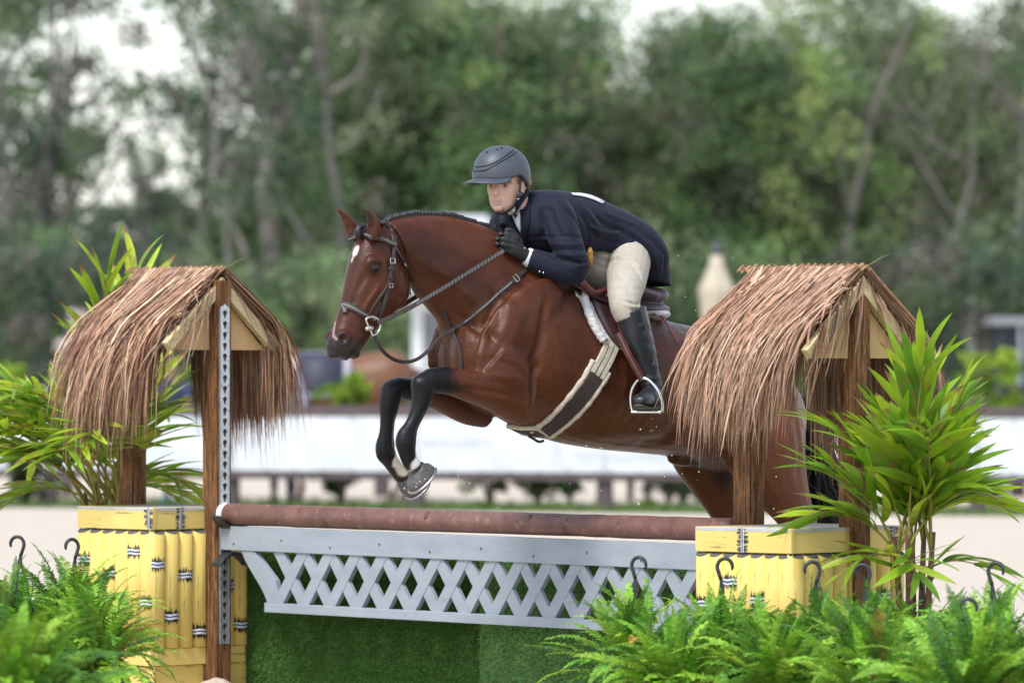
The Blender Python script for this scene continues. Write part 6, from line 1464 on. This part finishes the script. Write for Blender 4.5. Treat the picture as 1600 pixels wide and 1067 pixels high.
bush('pale shrub standing in for an unclear pale shape in front of the grey trunks, behind the tall palm', 140, 46.0, 2.3, .40, 72, [(.42, .36, .36), (.30, .25, .25), (.5, .46, .44)], .05, 34)  # shrub put in as a stand-in for an unidentified pale shape
bush('green shrub at the white stand\'s corner', 655, 34.0, 1.30, .30, 73, MIDG, .04, 26)
bush('yellow-green shrub below the palm beyond the outer fence', 20, 38.0, 1.5, .40, 74, LIME, .05, 22)

# ---- chestnut horse standing behind the fence, side on
def far_horse():
    y = 34.6; O = PY(545, 780, y) * np.array([1, 1, 0]); X = np.array([1., 0, 0]); Y = np.array([0, 1., 0])
    def r(x, zt, zb, w_): return (O + np.array([x, 0, (zt + zb) / 2]), UPZ * (zt - zb) / 2, Y * w_, 1.0)
    pz = [loft([r(.72, 1.38, 1.05, .08), r(.64, 1.52, .92, .2), r(.48, 1.62, .84, .27), r(.2, 1.58, .82, .28), r(-.1, 1.54, .76, .29), r(-.4, 1.56, .78, .27), r(-.6, 1.62, .85, .23), r(-.78, 1.5, .95, .16)], 24, 4),
          loft([(O + np.array([-.55, 0, 1.3]), UPZ * .26 + X * .1, Y * .16), (O + np.array([-.85, 0, 1.55]), UPZ * .17 + X * .1, Y * .11), (O + np.array([-1.1, 0, 1.78]), UPZ * .13 + X * .08, Y * .085), (O + np.array([-1.25, 0, 1.88]), UPZ * .1 + X * .05, Y * .07)], 18, 4),
          loft([(O + np.array([-1.2, 0, 1.9]), UPZ * .09 + X * .05, Y * .07), (O + np.array([-1.36, 0, 1.75]), UPZ * .08 + X * .09, Y * .08), (O + np.array([-1.5, 0, 1.56]), UPZ * .05 + X * .07, Y * .06), (O + np.array([-1.62, 0, 1.42]), UPZ * .04 + X * .06, Y * .05)], 16, 4)]
    for x, yy, hind in ((-.6, .12, 0), (-.5, -.12, 0), (.5, .13, 1), (.62, -.13, 1)):
        P0 = O + np.array([x, yy, 0])
        k = .09 if hind else 0
        pz.append(loft([(P0 + UPZ * 1.0, X * (.17 if hind else .11), Y * .10), (P0 + UPZ * .72 + X * k * .3, X * (.10 if hind else .075), Y * .07), (P0 + UPZ * .5 + X * k, X * .055, Y * .05), (P0 + UPZ * .42 + X * k, X * .045, Y * .045), (P0 + UPZ * .22 + X * k * .5, X * .032, Y * .032), (P0 + UPZ * .14 + X * k * .4, X * .042, Y * .04), (P0 + UPZ * .07 - X * .02, X * .04, Y * .04), (P0 - X * .04, X * .06, Y * .055)], 14, 3))
    M = remesh(pz, .022); smooth(M, 5, .5, -.5); Pq = co(M); Cq = np.tile([.19, .085, .045], (len(Pq), 1)); leg = np.clip((.45 - Pq[:, 2]) / .1, 0, 1)[:, None]; Cq = Cq * (1 - leg) + np.array([[.06, .025, .018]]) * leg; set_tint(M, Cq); M.materials.append(HM.materials[0]); M.polygons.foreach_set('use_smooth', [True] * len(M.polygons))
    root = thing('horse', 'chestnut horse with a navy saddle cloth standing behind the far fence', 'horse', O); setco(M, Pq - O); put('body', M, root)
    mb = MB(); mb.add(*tube([O + np.array([.70, 0, 1.42]), O + np.array([.84, 0, 1.2]), O + np.array([.86, 0, .8]), O + np.array([.83, 0, .45])], [.03, .06, .06, .02], 10, 4)); mb.obj('tail', mat('chestnut_tail', (.07, .03, .02), (.12, .05, .03), 20), root, True)
    sc_ = thing('saddle_cloth', 'navy saddle cloth with white border on the chestnut horse', 'saddle cloth', O + np.array([-.3, 0, 1.3]))
    def patch(nm, z0, z1, x0, x1, off, m_):
        v = []; f = []; n = 9
        for x in (x0, x1):
            for k in range(n + 1):
                z = z1 + (z0 - z1) * k / n; t = (z - 1.16) / .42; yy = -.275 * math.sqrt(max(0, 1 - min(1, abs(t)) ** 2.2)) - off; v.append(O + np.array([x, yy, z + (.015 if k == 0 else 0)]))
        for k in range(n): f.append((k, k + 1, n + 2 + k, n + 1 + k))
        mb = MB(); mb.add(v, f); o = mb.obj(nm, m_, sc_, True); md = o.modifiers.new('t', 'SOLIDIFY'); md.thickness = .02
    patch('white_border', 1.10, 1.585, -.60, .02, .03, mat('pad_white', (.62, .6, .66))); patch('navy_cloth', 1.16, 1.578, -.56, -.05, .045, mat('pad_navy', (.035, .035, .06)))
far_horse()

# ---- bystanders (blurred, behind the fence)
def bystander(label, u, y, ht, face, shirt, legs, bare, shoe, seed, arms=0.0, sleeve=True):
    O = PY(u, 780, y) * np.array([1, 1, 0]); k = ht / 1.75; c, s_ = math.cos(face), math.sin(face); F_ = np.array([c, s_, 0]); L_ = np.array([-s_, c, 0]); root = thing('person', label, 'person', O)
    def q(f, l, z): return O + (F_ * f + L_ * l) * k + UPZ * z * k
    bodyp = [loft([(q(0, 0, .86), F_ * .10 * k, L_ * .15 * k), (q(0, 0, 1.0), F_ * .10 * k, L_ * .155 * k), (q(.01, 0, 1.15), F_ * .095 * k, L_ * .14 * k), (q(.0, 0, 1.32), F_ * .105 * k, L_ * .175 * k), (q(-.01, 0, 1.42), F_ * .085 * k, L_ * .185 * k), (q(0, 0, 1.48), F_ * .055 * k, L_ * .07 * k), (q(.01, 0, 1.55), F_ * .05 * k, L_ * .05 * k)], 20, 3), ellipsoid(q(.025, 0, 1.64), UPZ * .12 * k, F_ * .095 * k, L_ * .075 * k), ellipsoid(q(.115, 0, 1.62), UPZ * .02 * k, F_ * .02 * k, L_ * .014 * k)]
    lz = [(.90, .085), (.70, .075), (.50, .055), (.42, .056), (.33, .055), (.10, .036), (.05, .038)]
    for sg in (1, -1):
        bodyp.append(loft([(q(.01, .09 * sg, z), F_ * r_ * k, L_ * r_ * k) for z, r_ in lz], 14, 3)); bodyp.append(loft([(q(-.05, .09 * sg, .05), UPZ * .045 * k, L_ * .035 * k), (q(.06, .095 * sg, .045), UPZ * .04 * k, L_ * .042 * k), (q(.18, .10 * sg, .025), UPZ * .02 * k, L_ * .035 * k)], 12, 3))
        a = arms
        el_ = (.04 + .14 * a, .22 * sg, 1.14 + .04 * a); wr = (.08 + .32 * a, (.22 - .06 * a) * sg, .90 + .22 * a)
        bodyp.append(limb3([(q(0, .175 * sg, 1.40), .052 * k, .05 * k), (q(*el_), .042 * k, .04 * k), (q(*wr), .03 * k, .03 * k)], 4, 12)); bodyp.append(limb3([(q(*wr), .028, .024), (q(wr[0] + .05, wr[1], wr[2] - .04), .035, .02), (q(wr[0] + .10, wr[1], wr[2] - .09), .018, .014)], 3, 10))
    M = remesh(bodyp, .016); smooth(M, 3, .5, -.5); X = co(M); z = (X[:, 2]) / k; hl = (X - O) @ L_ / k; hf_ = (X - O) @ F_ / k; Cq = np.tile([.48, .26, .19], (len(X), 1))
    def paint(m, col): Cq[m] = col
    paint((z > 1.0) & (z < 1.47) & (np.abs(hl) < .30) & ((np.abs(hl) < .205) | (z > (1.05 if sleeve else 1.25))) & (hf_ < .26), shirt); paint((z < 1.0) & (np.abs(hl) < .2) & (z > (.5 if bare else .08)) & (hf_ < .16) , legs)
    if bare: paint((z < .18) & (z >= .09), (.015, .015, .02))
    paint(z < .09, shoe); paint((z > 1.63) & (hf_ < .09) | (z > 1.71), (.05, .035, .03)); set_tint(M, Cq)
    if 'cloth_skin' not in bpy.data.materials:
        m_, n2, b2 = node_mat('cloth_skin'); at = n2.nodes.new('ShaderNodeAttribute'); at.attribute_name = 'tint'; n2.links.new(at.outputs['Color'], b2.inputs['Base Color']); b2.inputs['Roughness'].default_value = .8
    M.materials.append(bpy.data.materials['cloth_skin']); M.polygons.foreach_set('use_smooth', [True] * len(M.polygons)); setco(M, X - O); put('body', M, root)
bystander('bystander in navy shirt and shorts with teal shoes, leaning at the fence', 272, 33.2, 1.55, -1.9, (.02, .035, .10), (.03, .03, .045), True, (.02, .16, .22), 81, 1.0, False)
bystander('bystander in black behind the fence, dark boots under the banner', 998, 34.0, 1.72, -1.57, (.02, .02, .03), (.014, .015, .022), False, (.01, .01, .012), 82)
bystander('bystander in navy trousers behind the fence, next to the one in black', 1078, 33.4, 1.68, -1.3, (.03, .035, .06), (.022, .03, .055), False, (.02, .025, .04), 83)
bystander('bystander in grey-blue shirt at the chestnut horse\'s shoulder', 440, 33.2, 1.68, -1.2, (.22, .22, .29), (.02, .022, .035), False, (.02, .02, .02), 84, .4)

# ---- white stand, umbrellas, kiosk
WH = mat('white_painted_wood', (.66, .67, .68), (.58, .59, .61), 3, .6); GLS = mat('grey_window', (.16, .165, .18), (.20, .205, .22), 4, .3); RF = mat('pale_metal_roof', (.42, .43, .45), (.5, .51, .53), 3, .5)
yS = 52; st0 = thing('judge_stand', 'white painted stand with grey windows behind the leaping horse\'s neck', 'stand', PY(720, 640, yS) * np.array([1, 1, 0]))
def bx(nm, u0, u1, v0, v1, y, dep, m_, par):
    a, b_ = PY(u0, v0, y), PY(u1, v1, y); mb = MB(); mb.add(*boxv(((a[0] + b_[0]) / 2, y + dep / 2, (a[2] + b_[2]) / 2), ((b_[0] - a[0]) / 2, 0, 0), (0, dep / 2, 0), (0, 0, abs(a[2] - b_[2]) / 2))); return mb.obj(nm, m_, par, bevel=.01)
bx('wall_panel', 645, 800, 548, 710, yS + .12, 1.8, WH, st0)
for u in (652, 726, 795): bx('corner_post', u - 9, u + 9, 456, 715, yS, .15, WH, st0)
bx('beam', 640, 806, 452, 486, yS - .03, .16, WH, st0)
bx('window', 662, 717, 486.5, 547, yS + .06, .04, GLS, st0); bx('window', 736, 785, 486.5, 547, yS + .06, .04, GLS, st0); bx('back_wall', 648, 798, 470, 547, yS + 1.8, .1, WH, st0)
a = [PY(606, 452, yS - .4), PY(838, 452, yS - .4), PY(760, 336, yS + .8), PY(684, 336, yS + .8)]; mb = MB(); bk = [p + np.array([0, 2.4, 0]) for p in a[:2]]
mb.add([a[0], a[1], a[2], a[3], bk[0], bk[1]], [(0, 1, 2, 3), (1, 5, 2), (4, 0, 3), (5, 4, 3, 2), (0, 4, 5, 1)]); mb.obj('roof', RF, st0)
def umbrella(label, u, y, v_tip, v_sh, v_bot, wpx, col, dark):
    s_ = (y + 24) / FPX; zt, zs, zb = PY(u, v_tip, y)[2], PY(u, v_sh, y)[2], PY(u, v_bot, y)[2]; B = PY(u, 600, y) * np.array([1, 1, 0]); root = thing('closed_umbrella', label, 'umbrella', B); w_ = wpx * s_ / 2
    n = 32; prof = [(w_ * .12, zt - .15), (w_ * .34, zt - .19), (w_ * .42, zt - .3), (w_ * .9, zs + .07), (w_ * 1.0, zs), (w_ * .93, zs - .06), (w_ * .86, zs - .25), (w_ * .6, (zs + zb) / 2), (w_ * .5, zb)]
    v = []; f = []
    for i, (r, z) in enumerate(prof):
        for j in range(n): th = 2 * math.pi * j / n; rr_ = r * (1 + .09 * math.cos(8 * th) * min(1, i / 3)); v.append(B + np.array([rr_ * math.cos(th), rr_ * math.sin(th), z]))
    for i in range(len(prof) - 1):
        for j in range(n): f.append((i * n + j, i * n + (j + 1) % n, (i + 1) * n + (j + 1) % n, (i + 1) * n + j))
    mb = MB(); mb.add(v, f); mb.obj('canopy', mat('canvas' + str(u), col, tuple(np.array(col) * .85), 4, .9), root, True)
    mb = MB(); mb.add(*lathe(B + UPZ * (zt - .16), [(.075, 0), (.085, .05), (.05, .06), (.06, .12), (.02, .16)], 14)); mb.obj('finial', mat('finial' + str(u), dark, rough=.4), root, True)
    mb = MB(); mb.add(*tube([B, B + UPZ * (zb + .3)], .03, 10)); mb.obj('pole', mat('umb_pole' + str(u), (.3, .3, .3), rough=.4), root, True)
    mb = MB(); mb.add(*lathe(B, [(.28, 0), (.28, .08), (.05, .1)], 16)); mb.obj('base', mat('umb_base' + str(u), (.1, .1, .1)), root)
umbrella('closed cream canvas umbrella with black finial beside the thatched ridge', 1120, 44, 377, 455, 640, 54, (.50, .44, .34), (.03, .035, .05))
umbrella('small closed white umbrella far off above the potted palm', 1519, 66, 466, 500, 600, 26, (.72, .73, .76), (.6, .6, .62))
k_ = thing('kiosk', 'dark blue-black kiosk with pale posts behind the potted palm', 'kiosk', PY(1580, 640, 60) * np.array([1, 1, 0])); DKB = mat('dark_kiosk_panel', (.016, .022, .034), (.028, .035, .05), 2, .5)
bx('panel', 1556, 1576, 508, 700, 60, 1.2, DKB, k_); bx('panel', 1578, 1604, 508, 700, 60, 1.2, DKB, k_); bx('pale_post', 1592, 1598, 505, 700, 59.85, .1, mat('kiosk_post', (.3, .33, .38)), k_); bx('roof_edge', 1550, 1640, 495, 508, 59.8, 1.6, mat('kiosk_roof', (.22, .23, .25)), k_)

# ------------------------------------------------------------------ tree belt
def crown(kind, seed):
    R = np.random.default_rng(seed)
    if kind == 'open':      # tall, airy, clumps at limb ends
        n = 46; c = np.stack([R.normal(0, 1.25, n), R.normal(0, 1.0, n), R.uniform(4.6, 10.6, n)], 1); rad = R.uniform(.35, .75, n); per, sz = 95, .085
    elif kind == 'dense':
        n = 210; u_ = R.normal(0, 1, (n, 3)); u_ /= np.linalg.norm(u_, axis=1)[:, None]; c = u_ * (R.random((n, 1)) ** .4) * np.array([1.75, 1.5, 4.2]) + np.array([0, 0, 5.0]); c = c[c[:, 2] > .6]; n = len(c); rad = R.uniform(.45, .85, n); per, sz = 85, .085
    elif kind == 'wispy':
        n = 70; c = np.stack([R.normal(0, 1.1, n), R.normal(0, 1.0, n), R.uniform(2.0, 9.5, n)], 1); rad = R.uniform(.4, .8, n); per, sz = 60, .075
    else:                   # under: scrub
        n = 60; c = np.stack([R.normal(0, 1.3, n), R.normal(0, 1.0, n), R.uniform(.3, 3.4, n)], 1); rad = R.uniform(.4, .7, n); per, sz = 85, .085
    return c, rad, per, sz
PALX = 2.15  # lightens the foliage: thin haze over distant trees put into the leaf colour
PAL = {'green': [(.058, .098, .042), (.072, .118, .045), (.044, .076, .036), (.088, .128, .055), (.085, .085, .062), (.066, .112, .04)], 'dark': [(.035, .055, .034), (.045, .07, .038), (.028, .042, .030), (.06, .085, .042), (.07, .065, .055)], 'olive': [(.085, .105, .055), (.07, .09, .048), (.105, .115, .065), (.055, .085, .042), (.10, .09, .07), (.075, .115, .045)], 'grey': [(.085, .085, .065), (.065, .068, .052), (.11, .105, .085), (.05, .055, .04)], 'yellow': [(.12, .16, .05), (.09, .14, .045), (.14, .16, .06), (.07, .10, .045)]}
PAL = {k: [tuple(np.array(c) * PALX) for c in v] for k, v in PAL.items()}
CR = {}
def crown_mesh(kind, pal, k):
    key = (kind, pal, k)
    if key not in CR:
        c, rad, per, sz = crown(kind, hash(kind) % 1 + 300 + 17 * k + 5 * len(pal)); CR[key] = (cloud_mesh('crown', *leaf_cloud(c, rad, per, sz, 500 + k * 7 + len(pal), PAL[pal]), TREEL), c)
    return CR[key]
def tree(label, u, d, scale, kind, pal, k, bark, seed, lean=0.0, limbs=7, rz=None, name='tree', grp=None, sx=1.0):
    R = np.random.default_rng(seed); y = d - 24; p = PY(u, 650, y); root = thing(name, label, 'tree' if name == 'tree' else 'shrub', (p[0], p[1], 0), grp)
    me, c = crown_mesh(kind, pal, k); a = R.uniform(0, 6.28) if rz is None else rz
    o = put('crown', me, root); o.rotation_euler = (0, lean * .3, a); o.scale = (scale * sx, scale * sx, scale)
    if name == 'shrub': 
        mb = MB(); B = np.array(root.location); mb.add(*tube([B, B + UPZ * 1.2 * scale, B + UPZ * 2.2 * scale + np.array([.3, 0, 0])], [.09, .06, .03], 7, 3)); mb.obj('stem', bark, root, True); return root
    H_ = 8.6 * scale; tr = []; B = np.array(root.location); wob = np.zeros(2); r0 = (.10 if kind == 'wispy' else .15) * scale * R.uniform(.8, 1.3)
    for i in range(9):
        t = i / 8; wob = wob + R.normal(0, .10, 2) * scale; tr.append(B + np.array([wob[0] + lean * H_ * t * t * .5, wob[1], H_ * t]))
    mb = MB(); mb.add(*tube(tr, [r0 * (1.25 - 1.05 * i / 8) for i in range(9)], 9, 3)); mb.obj('trunk', bark, root, True)
    for q in range(limbs):
        i = R.integers(2, 7); s0 = tr[i]; a2 = R.uniform(0, 6.28); L = R.uniform(1.2, 2.8) * scale; dv = np.array([math.cos(a2), math.sin(a2) * .6, R.uniform(.5, 1.3)]); dv /= np.linalg.norm(dv); m1 = s0 + dv * L * .5 + R.normal(0, .12, 3); m2 = s0 + dv * L + UPZ * .3 + R.normal(0, .2, 3)
        mb = MB(); mb.add(*tube([s0, m1, m2], [r0 * .5, r0 * .33, r0 * .1], 7, 3)); mb.obj('limb', bark, root, True)
    return root
R = np.random.default_rng(2024)
# near left: tall pale-trunked trees, airy crowns
for (u, d, s_, pal, k, lean) in ((40, 97, .98, 'dark', 0, .05), (78, 103, .98, 'green', 1, .02), (235, 96, .55, 'dark', 2, -.1), (330, 101, 1.06, 'green', 0, .12), (420, 98, 1.12, 'dark', 1, .18), (510, 104, 1.16, 'green', 2, -.05), (-60, 100, 1.1, 'green', 1, .1)):
    tree({'dark': 'tall tree with dark airy crown and grey leaning trunk', 'green': 'tall tree with green airy crown and pale grey trunk'}[pal], u, d, s_, 'open', pal, k, BARK, int(u) + 3000, lean, 9, grp='airy pale-trunked trees of the belt')
for u in (15, 90, 190, 275, 365, 455):
    tree('bare grey slender trunk among the airy trees', u + R.normal(0, 10), 94 + R.uniform(0, 12), (.8 + .2 * R.random() if (u < 60 or u > 330) else .46), 'wispy', 'dark', int(u) % 2, BARK, int(u) + 4000, R.normal(0, .2), 9, grp='slender grey trees of the belt')
for i, (u, s_, pal) in enumerate(((60, .5, 'green'), (180, .46, 'dark'), (290, .5, 'green'), (400, .62, 'dark'), (480, .7, 'green'))):
    tree({'green': 'small green understorey tree among the pale trunks', 'dark': 'small dark understorey tree among the pale trunks'}[pal], u, 108, s_, 'dense', pal, i % 3, BARKD, 9000 + i, 0, 3, grp={'green': 'green understorey trees', 'dark': 'dark understorey trees'}[pal], sx=1.5)
# right and centre: leafy trees to the ground
for i, (u, d, s_, pal) in enumerate(((600, 97, .98, 'green'), (700, 98, .94, 'olive'), (790, 95, .88, 'green'), (885, 99, .92, 'green'), (975, 96, .78, 'olive'), (1060, 100, .88, 'green'), (1150, 95, .86, 'green'), (1235, 99, .78, 'olive'), (1320, 99, .90, 'green'), (1410, 104, .96, 'olive'), (1500, 98, .86, 'olive'), (1590, 102, .95, 'dark'), (1680, 99, .9, 'green'))):
    tree({'green': 'leafy mid-green tree in the belt behind the ring', 'olive': 'leafy olive-grey tree in the belt behind the ring', 'dark': 'leafy dark tree at the end of the belt'}[pal], u, d, s_, 'dense', pal, i % 3, BARKD, 5000 + i, 0, 5, grp={'green': 'leafy green trees of the belt', 'olive': 'olive trees of the belt'}.get(pal))
for i, u in enumerate((560, 690, 800, 920, 1050, 1170, 1290, 1380, 1480, 1570)):
    pal = ['grey', 'grey', 'yellow', 'grey'][i % 4]
    tree({'grey': 'slim pale-trunked olive tree among the leafy belt', 'yellow': 'yellowish thin-leaved tree among the leafy belt'}[pal], u + R.normal(0, 12), 93.5 + R.uniform(0, 4), .84 + .14 * R.random(), 'wispy', {'grey': 'olive', 'yellow': 'yellow'}[pal], i % 2, BARK, 6000 + i, R.normal(0, .25), 5, grp={'grey': 'slim pale-trunked trees of the belt', 'yellow': 'yellowish trees of the belt'}[pal], sx=.8)
# back rows
for i, u in enumerate(np.arange(-40, 1700, 105)):
    left = u < 480
    tree('dark tree in the back row of the belt', u + R.normal(0, 15), 124 + R.uniform(-6, 10), (.55 + .08 * R.random() if left else .82 + .2 * R.random()), 'dense', 'dark', i % 2, BARKD, 7000 + i, 0, 3, grp='dark back-row trees', sx=1.25)
for i, u in enumerate(np.arange(-60, 1720, 88)):
    pal = ['dark', 'green', 'dark', 'olive'][i % 4]
    tree({'dark': 'dark scrub under the tree belt', 'green': 'green scrub under the tree belt', 'olive': 'olive scrub under the tree belt'}[pal], u + R.normal(0, 18), 91 + R.uniform(-3, 6), .85 + .3 * R.random(), 'under', pal, i % 2, BARKD, 8000 + i, 0, 0, name='shrub', grp={'dark': 'dark scrub under the trees', 'green': 'green scrub under the trees', 'olive': 'olive scrub under the trees'}[pal])
